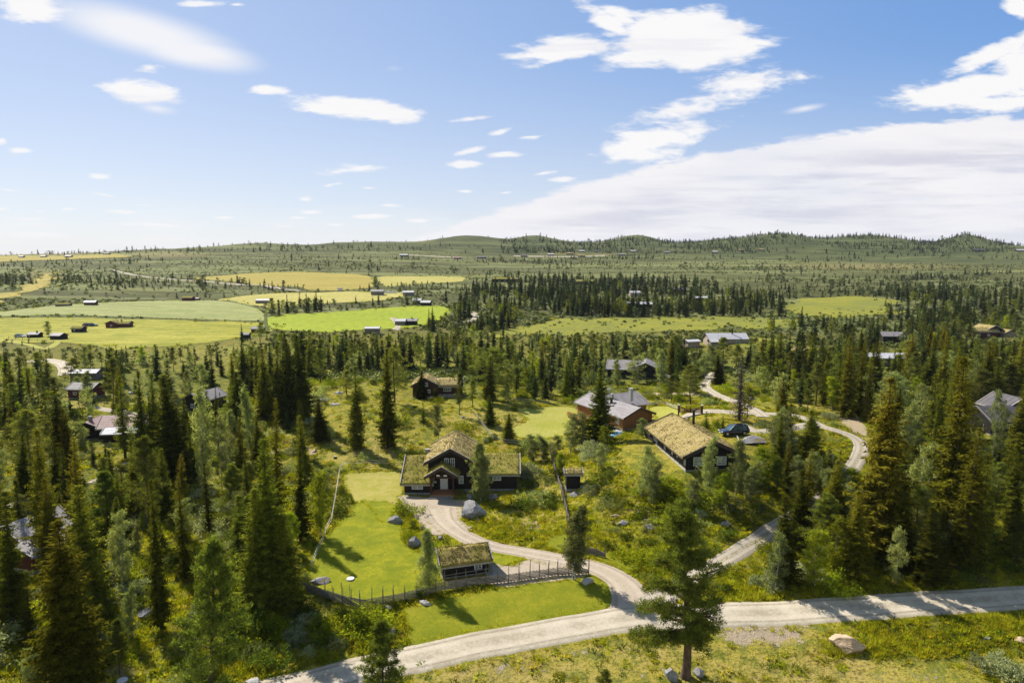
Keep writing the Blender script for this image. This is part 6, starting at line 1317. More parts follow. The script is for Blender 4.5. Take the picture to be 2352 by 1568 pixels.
 ('pine', 1660, 850, 775, 'dark pine in front of the white-roofed house', 46, 0), ('pine', 1552, 845, 770, 'pine left of the pale shed', 40, 1), ('pine', 70, 1110, 940, 'grey-green pine left of the slender spruce', 100, 0), ('pine', 1690, 845, 790, 'pine covering the right side of the white-roofed house', 40, 3),
 ('pine', 262, 935, 822, 'slanting dark-trunked pine beside the dark red cabin', 50, 1), ('birch', 205, 925, 852, 'pale birch left of the dark red cabin roof', 40, 1), ('birch', 180, 905, 865, 'small birch at the corner of the dark red cabin', 24, 0)]
for k, bx, by, ty, lb, wpx, var in HERO: hero(k, bx, by, ty, lb, 1.0, var, wpx)

# the big pine by the road, built for itself
def big_pine():
    p = at(1576, 1556); Ht = h_from_top(p, 1160); g = np.random.default_rng(99); D = proj(*p)[2]; m = D / FP
    T = Acc(); A = Acc(); zz = np.linspace(-.4, Ht * .95, 16); X = np.stack([.25 * np.sin(zz * .33), .15 * np.cos(zz * .4), zz], -1); X[:, 0] -= (zz / Ht) * .75
    T.q(*tube_np(X, np.interp(zz, [-.4, .3, 3, Ht * .5, Ht], [.62, .44, .36, .26, .04]), 12))
    X2 = np.stack([-.1 - (zz[6:] - zz[6]) * .09, 0 * zz[6:] + .3, zz[6:]], -1); T.q(*tube_np(X2[:-1], np.linspace(.17, .04, len(X2) - 1), 8))
    C = []; Rd = []; clumps = []
    def limb(z, az, L, rise, sag=.0, n=9, spread=.7, r=.17):
        o = np.array([np.interp(z, zz, X[:, 0]), np.interp(z, zz, X[:, 1]), z]); d = np.array([math.cos(az), math.sin(az), 0]); pts = []
        for s in np.linspace(0, 1, 6): pts.append(o + d * L * s + np.array([0, 0, L * (rise * s - sag * s * s)]) + g.normal(0, .10, 3) * (s > 0))
        pts = np.array(pts); T.q(*tube_np(pts, np.linspace(r, .03, 6), 6))
        for k in range(n):
            s = .34 + .70 * (k + g.random()) / n; c = np.array([np.interp(s, np.linspace(0, 1, 6), pts[:, j]) for j in range(3)]) + g.normal(0, spread, 3) * [.8, .8, .45] * (.5 + .6 * s)
            T.q(*tube_np(np.array([pts[min(5, int(s * 5))], (pts[min(5, int(s * 5))] + c) / 2 + [0, 0, -.1], c]), [.04, .028, .012], 4)); C.append(c); Rd.append(g.uniform(.38, .72))
    PI = math.pi
    # picture left is azimuth pi; towards the camera -pi/2
    for z, az, L, rise, sag, n, sp in [(3.9, PI * .9, 2.6, -.05, .1, 8, .5), (4.2, .35, 2.4, -.05, .1, 8, .5), (4.6, -1.2, 2.2, .0, .1, 8, .5), (4.9, PI * 1.02, 5.2, -.02, .08, 20, .6), (4.7, PI * 1.12, 3.6, -.05, .1, 12, .6), (5.6, PI * .8, 3.2, .1, 0, 12, .6), (6.8, -.9, 2.8, .1, 0, 11, .6), (5.0, PI * .98, 4.2, -.15, .35, 8, .45), (6.3, PI * .95, 4.0, .10, 0, 12, .6), (6.0, -.3, 2.6, -.05, .1, 9, .5), (7.2, PI * 1.1, 4.2, .16, 0, 14, .65), (7.4, .15, 3.8, .05, .05, 12, .6), (8.0, PI * .85, 3.2, .3, 0, 10, .6),
      (8.6, .5, 3.2, .1, 0, 10, .6), (8.4, -1.2, 2.6, .15, 0, 9, .6), (9.2, PI * 1.03, 4.0, .14, 0, 14, .6), (9.6, .1, 3.7, .32, 0, 13, .6), (9.9, 1.4, 2.8, .2, 0, 9, .6), (10.2, -1.9, 2.4, .3, 0, 9, .6), (10.6, PI * .9, 2.7, .35, 0, 10, .6), (10.8, .4, 3.2, .45, 0, 11, .6), (11.3, -.8, 2.2, .4, 0, 9, .6), (5.4, -1.4, 1.8, .0, 0, 6, .5), (5.7, 1.5, 2.4, .05, 0, 8, .5), (5.2, .1, 1.9, -.12, .1, 7, .45), (4.4, -1.5, 1.3, .0, .1, 8, .6), (5.2, -1.7, 1.6, .05, 0, 9, .6), (6.4, -1.45, 1.6, .1, 0, 9, .6), (7.3, -1.7, 1.8, .1, 0, 9, .6), (8.9, -1.4, 1.9, .15, 0, 9, .6), (9.7, -1.6, 1.8, .2, 0, 9, .6), (7.9, 2.2, 2.4, .2, 0, 9, .6), (3.6, 1.2, 1.5, .0, .1, 6, .5)]:
        limb(z, az, L, rise, sag, n, sp)
    nz = 25
    for i in range(nz):
        z = 11.2 + (Ht - 11.6) * i / nz; t = i / nz; limb(z, i * 2.4, (2.3 - 1.7 * t) * g.uniform(.7, 1.1), .25 + .4 * t, 0, 6, .42 * (1 - .4 * t), .06)
    C = np.array(C); Rd = np.array(Rd); cluster(g, C, Rd, 105, A, .31, .08, .62, .55)
    e = empty('pine_tree', p); tag(e, 'biggest pine, with thick trunk and ragged crown standing before the road junction', 'pine tree')
    obj('crown', A.mesh('crown', FM['pine_hero']), e); obj('trunk', T.mesh('trunk', BK['pine']), e); TREES.append((p[0], p[1], 2))
big_pine()
# ------------------------------------------------------------------ where trees may stand
BLD = []      # footprints of the buildings, in world x, y
bpy.context.view_layer.update()
for o in list(bpy.data.objects):
    if o.parent is None and o.type == 'EMPTY' and o.get('category') in ('house', 'cabin', 'barn', 'shed', 'car', 'gate'):
        P_ = [c.matrix_world @ Vector(q) for c in o.children if c.type == 'MESH' and c.name.split('.')[0] in ('wall', 'body', 'gate_leaf', 'roof') for q in c.bound_box]
        if P_: BLD.append((sum(q.x for q in P_) / len(P_), sum(q.y for q in P_) / len(P_), max(math.hypot(q.x - P_[0].x, q.y - P_[0].y) for q in P_) / 2 + .8))
BLD = np.array(BLD)
def blocked(x, y, pad=0.0, sheets=True, bog=True):
    """on a road, lawn, field or building"""
    b = np.zeros(len(x), bool)
    for bx, by, br in BLD: b |= np.hypot(x - bx, y - by) < br + pad
    for nm, c, hw in RIB:
        if nm != 'road' and nm != 'driveway' and nm != 'track': continue
        x0, y0 = c.min(0) - 8; x1, y1 = c.max(0) + 8; m = (x > x0) & (x < x1) & (y > y0) & (y < y1)
        if m.any():
            q = np.stack([x[m], y[m]], -1); d = np.full(len(q), 1e9); step = max(1, len(c) // 400)
            for p, h in zip(c[::step], hw[::step]): d = np.minimum(d, np.hypot(q[:, 0] - p[0], q[:, 1] - p[1]) - h)
            b[np.where(m)[0][d < .25 + pad * .6]] = True
    if sheets:
        for nm, poly in SHEETS:
            if nm == 'bog' and not bog: continue
            x0, y0 = poly.min(0); x1, y1 = poly.max(0); m = (x > x0) & (x < x1) & (y > y0) & (y < y1)
            if m.any(): b[np.where(m)[0][inpoly(x[m], y[m], poly)]] = True
    return b
# parts of the picture that nearer trees must leave open: (x0, y0, x1, y1)
OPEN = [(918,1003,1200,1150),(1000,1236,1345,1340),(1290,1076,1342,1135),(1480,930,1725,1090),(1312,900,1515,1000),(790,1080,925,1160),(715,1150,1000,1375),(925,1340,1430,1480),(1040,1150,1300,1290),(1200,932,1330,1000),(940,858,1052,900),
        (1555,925,1725,1002),(740,860,1100,1020),(1540,1270,1700,1400),(620,1440,2352,1568),(1640,1375,2352,1568),(1890,978,1965,1030),(1160,1040,1300,1240),(1345,1040,1480,1110),(1040,1370,1480,1568),
        (1700,1190,1800,1260),(225,975,285,1005),(150,888,190,916),(418,902,455,945),(0,690,610,790),(235,1400,420,1600),(400,1160,545,1250),(600,1060,700,1110),(240,1240,330,1330),(0,735,180,800),(612,700,1030,760),(440,625,930,668),(2240,735,2310,768),
        (2245,915,2335,1000),(1628,755,1712,790),(1580,780,1610,802),(2030,765,2065,788),(1180,725,1790,762),(1850,683,2030,722),(1380,1010,1480,1120),(560,1385,760,1500),]
OPEN_HARD = [(918,1003,1200,1140),(1290,1076,1342,1135),(1480,935,1700,1090),(1380,905,1515,1000),(715,1150,1000,1375),(1010,1236,1150,1340),(740,870,930,960),(1655,970,1725,1000),(612,706,1030,752),(0,738,600,772)]
def forest_points(n, r0, r1, t0, t1, mind, seed, dens=None):
    """n tries, uniform over the ground between two distances and bearings; dens(px, py, x, y) gives the chance to keep one"""
    g = np.random.default_rng(seed); r = np.sqrt(g.uniform(r0 * r0, r1 * r1, n)); t = R(t0) + g.random(n) * R(t1 - t0); x, y = r * np.sin(t), r * np.cos(t)
    z = height(x, y); px, py, D = proj(x, y, z)
    k = g.random(n) < dens(px, py, x, y); x, y, z, px, py, D, r = [a[k] for a in (x, y, z, px, py, D, r)]
    k = ~blocked(x, y, .9); x, y, z, px, py, D, r = [a[k] for a in (x, y, z, px, py, D, r)]
    if mind > 0:
        cell = {}; keep = []
        for tx, ty, tr_ in TREES: cell.setdefault((int(tx // 4), int(ty // 4)), []).append((tx, ty))
        for i in range(len(x)):
            cx, cy = int(x[i] // 4), int(y[i] // 4); ok = True; md = mind * (.6 + .8 * g.random())
            for a in (-1, 0, 1):
                for b in (-1, 0, 1):
                    for q in cell.get((cx + a, cy + b), ()):
                        if (q[0] - x[i]) ** 2 + (q[1] - y[i]) ** 2 < md * md: ok = False; break
                    if not ok: break
                if not ok: break
            if ok: keep.append(i); cell.setdefault((cx, cy), []).append((x[i], y[i]))
        keep = np.array(keep, int); x, y, z, px, py, D, r = [a[keep] for a in (x, y, z, px, py, D, r)]
    return x, y, z, px, py, D, r
def clear_view(px, py, D, h, half, rects):
    """False where a tree would stand in front of an open part of the picture"""
    top = py - h * FP / D; ok = np.ones(len(px), bool)
    for x0, y0, x1, y1 in rects:
        hit = (px + half > x0) & (px - half < x1) & (top < y1 - 2) & (py > y1 + 1)      # stands below (nearer than) the opening and reaches into it
        ok &= ~hit
    for x0, y0, x1, y1 in rects: ok &= ~((px > x0) & (px < x1) & (py > y0) & (py < y1) & False)
    return ok
Z = lambda *p: p
FOREST = [  # polygon of ground in the picture, density 0-1, mix of (spruce, gold, pine, birch), region phrase
 (Z((-200,905),(120,880),(380,868),(560,850),(735,862),(728,905),(715,960),(700,1040),(722,1100),(700,1180),(702,1330),(640,1378),(560,1400),(470,1500),(410,1700),(-300,1700)), .46, (.50,.08,.11,.31), 'left'),
 (Z((-200,800),(100,812),(300,822),(520,795),(640,775),(800,770),(960,765),(1130,775),(1180,800),(1160,850),(900,850),(760,860),(560,852),(380,868),(120,880),(-200,905)), .85, (.34,.03,.23,.40), 'belt'),
 (Z((1130,775),(1400,770),(1640,785),(1620,860),(1560,900),(1420,880),(1290,910),(1200,905),(1140,900),(1060,870)), .42, (.26,.04,.10,.60), 'birchwood'),
 (Z((1700,800),(1850,790),(2050,775),(2352,745),(2600,745),(2700,1000),(2700,1330),(2352,1300),(2150,1345),(1900,1352),(1760,1350),(1790,1240),(1900,1150),(1990,1060),(2000,1000),(1900,960),(1790,935),(1730,880)), .62, (.28,.10,.18,.44), 'right'),
 (Z((1720,1030),(1850,1000),(1940,1030),(1930,1090),(1850,1140),(1770,1170),(1690,1200),(1640,1170),(1720,1110)), .55, (.14,.06,.1,.70), 'trackside'),
 (Z((1170,640),(1400,632),(1560,640),(1700,668),(1800,700),(1810,730),(1600,735),(1350,728),(1150,712),(1060,690),(1090,660)), .62, (.74,0,.16,.10), 'middle'),
 (Z((1980,700),(2100,680),(2352,672),(2700,672),(2700,745),(2352,745),(2100,770),(1960,782),(1830,785),(1850,765),(1960,730)), .55, (.6,.05,.2,.15), 'farright'),
 (Z((640,716),(760,712),(800,700),(1000,690),(1100,700),(1130,740),(1080,760),(1040,740),(1030,700),(860,706)), .16, (.5,0,.15,.35), 'farm'),
 (Z((1050,700),(1180,712),(1200,770),(1130,775),(960,765),(1040,745)), .5, (.5,.0,.15,.35), 'farm'),
 (Z((600,716),(680,706),(780,712),(760,722),(640,728)), .35, (.4,0,.1,.5), 'farm'),
 (Z((1100,905),(1300,900),(1340,940),(1320,930),(1200,925),(1110,930)), .30, (.3,.0,.2,.5), 'birchwood'),
 (Z((1780,735),(1960,722),(1960,760),(1830,780),(1700,775)), .25, (.5,0,.2,.3), 'farright')]
def dens_forest(px, py, x, y):
    d = np.zeros(len(px)); c = fbm(x, y, 26, 31, 3)
    for poly, k, mix, nm in FOREST:
        m = inpoly(px, py, poly); d = np.where(m, k, d)
    d = np.where((px < 720) & (py > 1090), d * .62, d)
    return d * np.clip((c - .30) * 4.2, .12, 1.3)
def region_of(px, py):
    reg = np.full(len(px), -1)
    for i, f in enumerate(FOREST): reg = np.where(inpoly(px, py, f[0]), i, reg)
    return reg
ALL = {k: [] for k in ('spruce', 'gold', 'pine', 'birch')}
def add_forest(n, r0, r1, mind, seed, hmul=1.0):
    x, y, z, px, py, D, r = forest_points(n, r0, r1, -42, 42, mind, seed, dens_forest); g = np.random.default_rng(seed + 1); reg = region_of(px, py)
    kinds = np.array(['spruce', 'gold', 'pine', 'birch']); u = g.random(len(x)); cl = fbm(x, y, 18, 77, 2)
    kd = []
    for i in range(len(x)):
        mx = np.array(FOREST[reg[i]][2]) + 1e-6; w = mx * np.array([1, 1, 1, 1.0]); w[3] *= np.clip(3.2 * (cl[i] - .25), .1, 2.2); w /= w.sum(); kd.append(kinds[min(3, np.searchsorted(np.cumsum(w), u[i]))])
    kd = np.array(kd); h = np.where(kd == 'spruce', g.uniform(6.5, 13, len(x)), np.where(kd == 'gold', g.uniform(8.5, 14, len(x)), np.where(kd == 'pine', g.uniform(6, 10, len(x)), g.uniform(3.5, 7.5, len(x))))) * hmul
    small = g.random(len(x)) < .22; h = np.where(small, h * g.uniform(.3, .6, len(x)), h)
    half = np.where(kd == 'birch', 1.4, 1.3) * FP / D * .8
    ok = clear_view(px, py, D, h, half, OPEN)
    # shorter trees may still fit below an opening
    for _ in range(2):
        h2 = np.where(ok, h, h * .6); ok2 = clear_view(px, py, D, h2, half, OPEN); h = h2; ok = ok | (ok2 & (h2 > 2.0))
    for i in np.where(ok)[0]: ALL[kd[i]].append((x[i], y[i], z[i], px[i], py[i], D[i], h[i], r[i], FOREST[reg[i]][3])); TREES.append((x[i], y[i], 1))
add_forest(5200, 52, 130, 3.2, 101); add_forest(9000, 130, 230, 3.6, 102); add_forest(12000, 230, 420, 3.8, 103, .92); add_forest(9000, 420, 640, 4.4, 104, .88)

# scattered trees of the plateau and hills
def dens_open(px, py, x, y):
    r = np.hypot(x, y); c = fbm(x * .5, y, 60, 41, 4); c2 = fbm(x * .35, y, 160, 45, 3); d = np.clip((c - .46) * 6, .04, 1) * np.clip((c2 - .36) * 4, .15, 1)
    d *= np.where(r > 1050, .55, 1); d *= np.where((px > 1500) & (py > 590) & (py < 625), .35, 1); d = np.where(region_of(px, py) >= 0, 0, d)
    hill = (r > 1020) & (px > 1150) & (px < 2330) & (py < 582); d = np.where(hill, np.clip((c - .34) * 5, .08, 1) * 1.0, d); d = np.where((r > 1020) & (px < 650), d * .8, d)
    return np.clip(d, 0, 1)
SC = []
for n, r0, r1, sd, hm in ((4200, 300, 520, 201, 1.0), (9500, 520, 860, 202, .95), (12000, 860, 1250, 203, 1.0), (26000, 1100, 1800, 204, 1.25)):
    x, y, z, px, py, D, r = forest_points(n, r0, r1, -42, 42, 0, sd, dens_open); g = np.random.default_rng(sd + 1); h = g.uniform(1.4, 5.5, len(x)) * hm * np.where(g.random(len(x)) < .18, 1.8, 1)
    half = .8 * FP / D; ok = clear_view(px, py, D, h, half, OPEN_HARD)
    for i in np.where(ok)[0]: SC.append((x[i], y[i], z[i], px[i], py[i], D[i], h[i], r[i], 'plateau'))
g = np.random.default_rng(5)
for s_ in SC:
    fr = s_[7] > 900; s_ = s_[:6] + (s_[6] * (.78 if fr else .85),) + s_[7:]; ALL['spruce' if g.random() < (.9 if fr else .66) else ('pine' if g.random() < .5 else 'birch')].append(s_)

# scrub and bushes, near
def dens_bush(px, py, x, y):
    c = fbm(x, y, 7, 61, 3); d = np.clip((c - .42) * 5, .03, 1) * .25
    for rc, k in (((1350,1100,1560,1300), .9),((1540,1120,1760,1240), 1.0),((560,1380,960,1530), .75),((700,1100,780,1340), .7),((1640,1300,1900,1380), .5),((900,1420,3000,4000), .0),((930,1180,990,1280), .6),((0,1350,600,1568), .5),((1350,1020,1500,1110), .45),
                  ((1200,1050,1300,1110), .3),((740,880,1200,1060), .10),((1080,1190,1260,1260), .18),((1700,1040,1940,1180), .8),((1750,1240,2352,1350), .9),((1980,950,2352,1300), .6),((300,850,730,1380), .5),((1700,930,1900,1010), .35),((1300,880,1600,960), .35),((1370,960,1480,1010), .5), ((1540,930,1640,975), .0)):
        d = np.where((px > rc[0]) & (px < rc[2]) & (py > rc[1]) & (py < rc[3]), np.clip((c - .30) * 4, .1, 1) * k, d)
    return d
x, y, z, px, py, D, r = forest_points(9000, 55, 190, -41, 41, 1.5, 301, dens_bush); g = np.random.default_rng(302); h = g.uniform(.5, 2.1, len(x)) * np.where(g.random(len(x)) < .3, 1.4, 1); wil = g.random(len(x)) < np.where(px < 740, .34, .16)
ok = clear_view(px, py, D, h, .9 * FP / D, [(918,1030,1200,1136),(1280,1060,1350,1150),(1480,935,1700,1082),(715,1160,1000,1375),(1010,1236,1345,1330),(1655,970,1725,1000)])
x, y, z, px, py, D, h, r, wil = [a[ok] for a in (x, y, z, px, py, D, h, r, wil)]
BUSH = [('willow' if wil[i] else 'bush', x[i], y[i], z[i], px[i], py[i], D[i], h[i]) for i in range(len(x))]
HB = [(1770,1345,60,'w','silvery willow thicket at the corner of road and uphill track'),(1733,1340,34,'w','small silvery willow at the roadside fork'),(2290,1540,70,'w','big silvery willow bush in the tall grass at lower right'),(2330,1555,60,'w','silvery willow bush cut by the right edge at the bottom'),(2250,1530,44,'w','silvery willow left of the biggest one at lower right'),
      (950,1215,36,'j','green juniper-like bush in the shrub bed of the driveway'),(938,1240,40,'b','leafy bush in the shrub bed of the driveway'),(996,1262,40,'b','leafy bush between pointed boulder and annex roof'),(730,1150,44,'b','dark bushes beside the tape fence'),(794,1155,40,'j','dark rounded bush inside the tape fence corner'),(785,1135,34,'j','upper dark bush inside the tape fence corner'),
      (905,1395,30,'j','juniper at the foot of the pole fence'),(870,1410,44,'j','dark juniper below the pole fence bend'),(670,1440,34,'b','bush beside the moss-topped lower left boulder'),(710,1505,36,'w','pale willow near the bottom road verge'),(770,1480,40,'w','pale willow bush between junipers above the road'),(1115,1015,20,'w','small pale shrub behind the right wing roof'),
      (1245,1415,1,'b','tiny bush on the mown verge')]
for bx, by, wpx, k, lb in HB[:-1]:
    p = at(bx, by); D_ = proj(*p)[2]; w = wpx / FP * D_; kd = {'w': 'willow', 'b': 'bush', 'j': 'bush'}[k]; v = {'w': bx % 2, 'b': 2 + bx % 2, 'j': bx % 2}[k]; H0 = PR[kd][0][v][2]; plant(kd, 0, v, p, w * .75, (w / 2.4) / (w * .75 / H0), lb)

# ------------------------------------------------------------------ individuals: the largest 300 of each kind; the rest as one mass
ORD = ['first','second','third','fourth','fifth','sixth','seventh','eighth','ninth','tenth','eleventh','twelfth','thirteenth','fourteenth','fifteenth','sixteenth','seventeenth','eighteenth','nineteenth','twentieth']
def where_(px, py, reg):
    """a phrase for the piece of ground a tree stands on; pieces do not overlap"""
    if reg in ('left', 'trackside', 'right') or py > 860:
        col = ('at the left edge' if px < 120 else 'below the faded red roof' if px < 300 else 'left of the black ribbed-roof cabin' if px < 420 else 'right of the black ribbed-roof cabin' if px < 560 else 'between that cabin and the lawn' if px < 760 else
               'behind the main house' if px < 1200 else 'around the reddish timber house' if px < 1480 else 'around the lodge' if px < 1760 else 'along the uphill track' if px < 1960 else 'between track and dark house' if px < 2150 else 'around the dark house' if px < 2300 else 'at the right edge')
        row = ('back rows' if py < 930 else 'far middle' if py < 1010 else 'middle rows' if py < 1110 else 'near middle' if py < 1230 else 'front rows')
        return f'{col}, {row}'
    col = ('far left' if px < 250 else 'left of the black ribbed-roof cabin' if px < 500 else 'below the bright green field' if px < 950 else 'behind the brown cabin' if px < 1180 else 'left of the white-roofed house' if px < 1620 else 'behind the white-roofed house' if px < 1850 else 'before the right bog meadow' if px < 2100 else 'by the far right turf cabin')
    row = ('near rows' if py > 825 else 'middle rows' if py > 790 else 'back rows' if py > 740 else 'distant clumps')
    return f'{col}, {row}'
def individuals(kind, lst, limit, lods, wides, nice, catg):
    lst.sort(key=lambda q: -q[6] / q[5]); top, rest = lst[:limit], lst[limit:]; groups = {}
    for q in top: groups.setdefault((where_(q[3], q[4], q[8]), 'tall' if q[6] > nice[1] else 'small'), []).append(q)
    for (wh, sz), qs in groups.items():
        qs.sort(key=lambda q: q[3]); word = nice[0][0] if sz == 'tall' else nice[0][1]
        for i, q in enumerate(qs):
            if len(qs) == 1: lb = f'{word} {wh}'; grp = None
            elif len(qs) <= 14: lb = f'{word} {wh}, {ORD[i]} from the left'; grp = f'{word}s {wh}'
            else: lb = f'{word}, one of many {wh}'; grp = f'{word}s {wh}'
            hp = q[6] / q[5] * FP; lod = 0 if hp > 95 or (q[5] < 150) else 1; lod = min(lod, lods)
            k2 = kind; vr = int(q[0] * 7 + q[1] * 3) % 60
            plant(k2, lod if lod in PR[k2] else 0, vr, (q[0], q[1], q[2] - .05), q[6], wides * (.66 + .68 * random.random()), lb, grp, parts=hp > 60)
    return rest
rest = {}
ns = len(ALL['spruce']); ng = len(ALL['gold'])
print('FOREST COUNTS', {k: len(v) for k, v in ALL.items()}, 'bushes', len(BUSH), 'plateau', len(SC))
used_g = min(ng, 60); HS = sum(1 for q in HERO if q[0] in ('spruce', 'gold', 'young')); HP = sum(1 for q in HERO if q[0] == 'pine'); HBi = sum(1 for q in HERO if 'birch' in q[0] or q[0] == 'weeping')
rest['gold'] = individuals('gold', ALL['gold'], used_g, 0, 1.05, (('tall rusty-topped spruce', 'small rusty-topped spruce'), 9.5), 'spruce tree')
rest['spruce'] = individuals('spruce', ALL['spruce'], 299 - HS - used_g, 1, 1.3, (('tall dark spruce', 'small dark spruce'), 8.0), 'spruce tree')
rest['pine'] = individuals('pine', ALL['pine'], 298 - HP, 1, 1.3, (('tall bushy-crowned pine', 'small round-crowned pine'), 7.0), 'pine tree')
rest['birch'] = individuals('birch', ALL['birch'], 298 - HBi, 1, 1.4, (('tall leafy birch', 'small leafy birch'), 5.0), 'birch tree')
BUSH.sort(key=lambda q: -q[7] / q[6]); NB = 290 - len(HB)
bg = {}
for q in BUSH[:NB]: bg.setdefault((q[0], where_(q[4], q[5], 'left')), []).append(q)
for (kd, wh), qs in bg.items():
    qs.sort(key=lambda q: q[4]); word = 'silvery willow bush' if kd == 'willow' else 'low green bush'
    for i, q in enumerate(qs):
        if len(qs) == 1: lb, grp = f'{word} {wh}', None
        elif len(qs) <= 14: lb, grp = f'{word} {wh}, {ORD[i]} from the left', f'{word}es {wh}'
        else: lb, grp = f'{word}, one of many {wh}', f'{word}es {wh}'
        plant(kd, 0, int(q[1] * 5 + q[2] * 3) % 50, (q[1], q[2], q[3] - .05), q[7], 1.0 + .4 * random.random(), lb, grp, parts=False)

# ------------------------------------------------------------------ masses
def scatter(name, pts, scl, protos, label, cat, seed=1, wide=None, tilt=0.0):
    g = np.random.default_rng(seed); n = len(pts); me = bpy.data.meshes.new(name + '_points'); me.vertices.add(n); me.vertices.foreach_set('co', np.asarray(pts, np.float32).ravel())
    sc = np.asarray(scl, np.float32); sv = np.stack([sc * (wide if wide is not None else 1), sc * (wide if wide is not None else 1), sc], -1).astype(np.float32)
    a = me.attributes.new('scl', 'FLOAT_VECTOR', 'POINT'); a.data.foreach_set('vector', sv.ravel())
    rt = np.stack([g.normal(0, tilt, n), g.normal(0, tilt, n), g.random(n) * 6.283], -1).astype(np.float32); a = me.attributes.new('rotv', 'FLOAT_VECTOR', 'POINT'); a.data.foreach_set('vector', rt.ravel())
    a = me.attributes.new('pick', 'INT', 'POINT'); a.data.foreach_set('value', g.integers(0, len(protos), n).astype(np.int32))
    c = bpy.data.collections.new(name + '_kinds')
    for i, m in enumerate(protos): o = bpy.data.objects.new('%s_kind_%02d' % (name, i), m); c.objects.link(o)
    ng_ = bpy.data.node_groups.new(name + '_nodes', 'GeometryNodeTree'); ng_.interface.new_socket('Geometry', in_out='INPUT', socket_type='NodeSocketGeometry'); ng_.interface.new_socket('Geometry', in_out='OUTPUT', socket_type='NodeSocketGeometry')
    N, L = ng_.nodes, ng_.links; gi = N.new('NodeGroupInput'); go = N.new('NodeGroupOutput'); io = N.new('GeometryNodeInstanceOnPoints'); ci = N.new('GeometryNodeCollectionInfo')
    ci.inputs['Collection'].default_value = c; ci.inputs['Separate Children'].default_value = True; ci.inputs['Reset Children'].default_value = True
    def nat(nm, ty):
        q = N.new('GeometryNodeInputNamedAttribute'); q.data_type = ty; q.inputs[0].default_value = nm; return next(s for s in q.outputs if s.enabled and s.name == 'Attribute')
    L.new(gi.outputs[0], io.inputs['Points']); L.new(ci.outputs[0], io.inputs['Instance']); io.inputs['Pick Instance'].default_value = True
    L.new(nat('pick', 'INT'), io.inputs['Instance Index']); L.new(nat('rotv', 'FLOAT_VECTOR'), io.inputs['Rotation']); L.new(nat('scl', 'FLOAT_VECTOR'), io.inputs['Scale']); L.new(io.outputs[0], go.inputs[0])
    o = obj(name, me); md = o.modifiers.new('scatter', 'NODES'); md.node_group = ng_; tag(o, label, cat, None, 'stuff'); return o
def mass(kind, name, lst, label, cat, wides):
    if not lst: return
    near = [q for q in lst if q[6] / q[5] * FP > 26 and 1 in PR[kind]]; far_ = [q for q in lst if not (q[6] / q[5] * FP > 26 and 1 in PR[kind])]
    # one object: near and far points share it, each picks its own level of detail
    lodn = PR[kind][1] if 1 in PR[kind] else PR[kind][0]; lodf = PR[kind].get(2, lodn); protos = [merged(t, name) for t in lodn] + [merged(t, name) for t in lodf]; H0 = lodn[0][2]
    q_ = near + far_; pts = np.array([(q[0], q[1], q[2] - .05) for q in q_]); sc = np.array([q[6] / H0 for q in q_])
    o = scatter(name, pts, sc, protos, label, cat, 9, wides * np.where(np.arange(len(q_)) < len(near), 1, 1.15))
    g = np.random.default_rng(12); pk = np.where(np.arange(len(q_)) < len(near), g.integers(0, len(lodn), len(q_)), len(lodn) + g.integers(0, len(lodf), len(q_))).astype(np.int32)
    o.data.attributes['pick'].data.foreach_set('value', pk)
mass('spruce', 'spruce_forest', rest['spruce'] + rest['gold'], 'dark spruces of the valley woods, plateau and hills, too many and small to tell apart', 'spruce forest', 1.2)
mass('pine', 'pine_woodland', rest['pine'], 'small pines dotted over the far woods and open plateau', 'pine woodland', 1.4)
mass('birch', 'birch_woodland', rest['birch'], 'pale green birches massed between the far spruces and over the plateau', 'birch woodland', 1.6)
if BUSH[NB:]: scatter('shrubbery', [(q[1], q[2], q[3] - .05) for q in BUSH[NB:]], [q[7] / 1.3 for q in BUSH[NB:]], [t[0] for t in PR['bush'][0]], 'small bushes scattered over the rough ground', 'shrubbery', 4)

def clump(seed, n, r, h, w, mat, up=.8):
    g = np.random.default_rng(seed); A = Acc(); a = g.random(n) * 6.283; q = np.sqrt(g.random(n)) * r; P = np.stack([np.cos(a) * q, np.sin(a) * q, np.zeros(n)], -1); d = nrm(np.stack([np.cos(a) * .6, np.sin(a) * .6, np.full(n, up)], -1) + g.normal(0, .3, (n, 3))); d[:, 2] = np.abs(d[:, 2])
    A.t(tri_fan(P, d, nrm(g.normal(0, 1, (n, 3))), h * g.uniform(.5, 1.2, n), np.full(n, w))); return A.mesh('clump', FM[mat])
def dens_ground(px, py, x, y):
    c = fbm(x, y, 5, 71, 3); d = np.clip((c - .33) * 3.5, .12, 1)
    return d * np.where((py > 1440) & (px > 940) & (px < 1900) | (py > 1510) & (px >= 1900), .12, 1) * np.where((px > 1285) & (px < 1350) & (py > 1080) & (py < 1165), .15, 1) * np.where((px > 1190) & (px < 1300) & (py > 1085) & (py < 1215), .3, 1) * np.where((py > 860) & (py < 1080) & (px > 740) & (px < 1200), .45, 1)
def cover(name, n, r0, r1, seed, protos, s0, s1, label, dens, pad=0., bog=True, t=42):
    g = np.random.default_rng(seed); r = np.sqrt(g.uniform(r0 * r0, r1 * r1, n)) if r1 / r0 < 3 else r0 * (r1 / r0) ** g.random(n); th = R(-t) + g.random(n) * R(2 * t); x, y = r * np.sin(th), r * np.cos(th); z = height(x, y); px, py, D = proj(x, y, z)
    k = g.random(n) < dens(px, py, x, y); x, y, z = x[k], y[k], z[k]; k = ~blocked(x, y, pad, bog=bog); x, y, z = x[k], y[k], z[k]; g2 = np.random.default_rng(seed + 1)
    return scatter(name, np.stack([x, y, z - .02], -1), g2.uniform(s0, s1, len(x)), protos, label, name, seed + 2, tilt=.12)
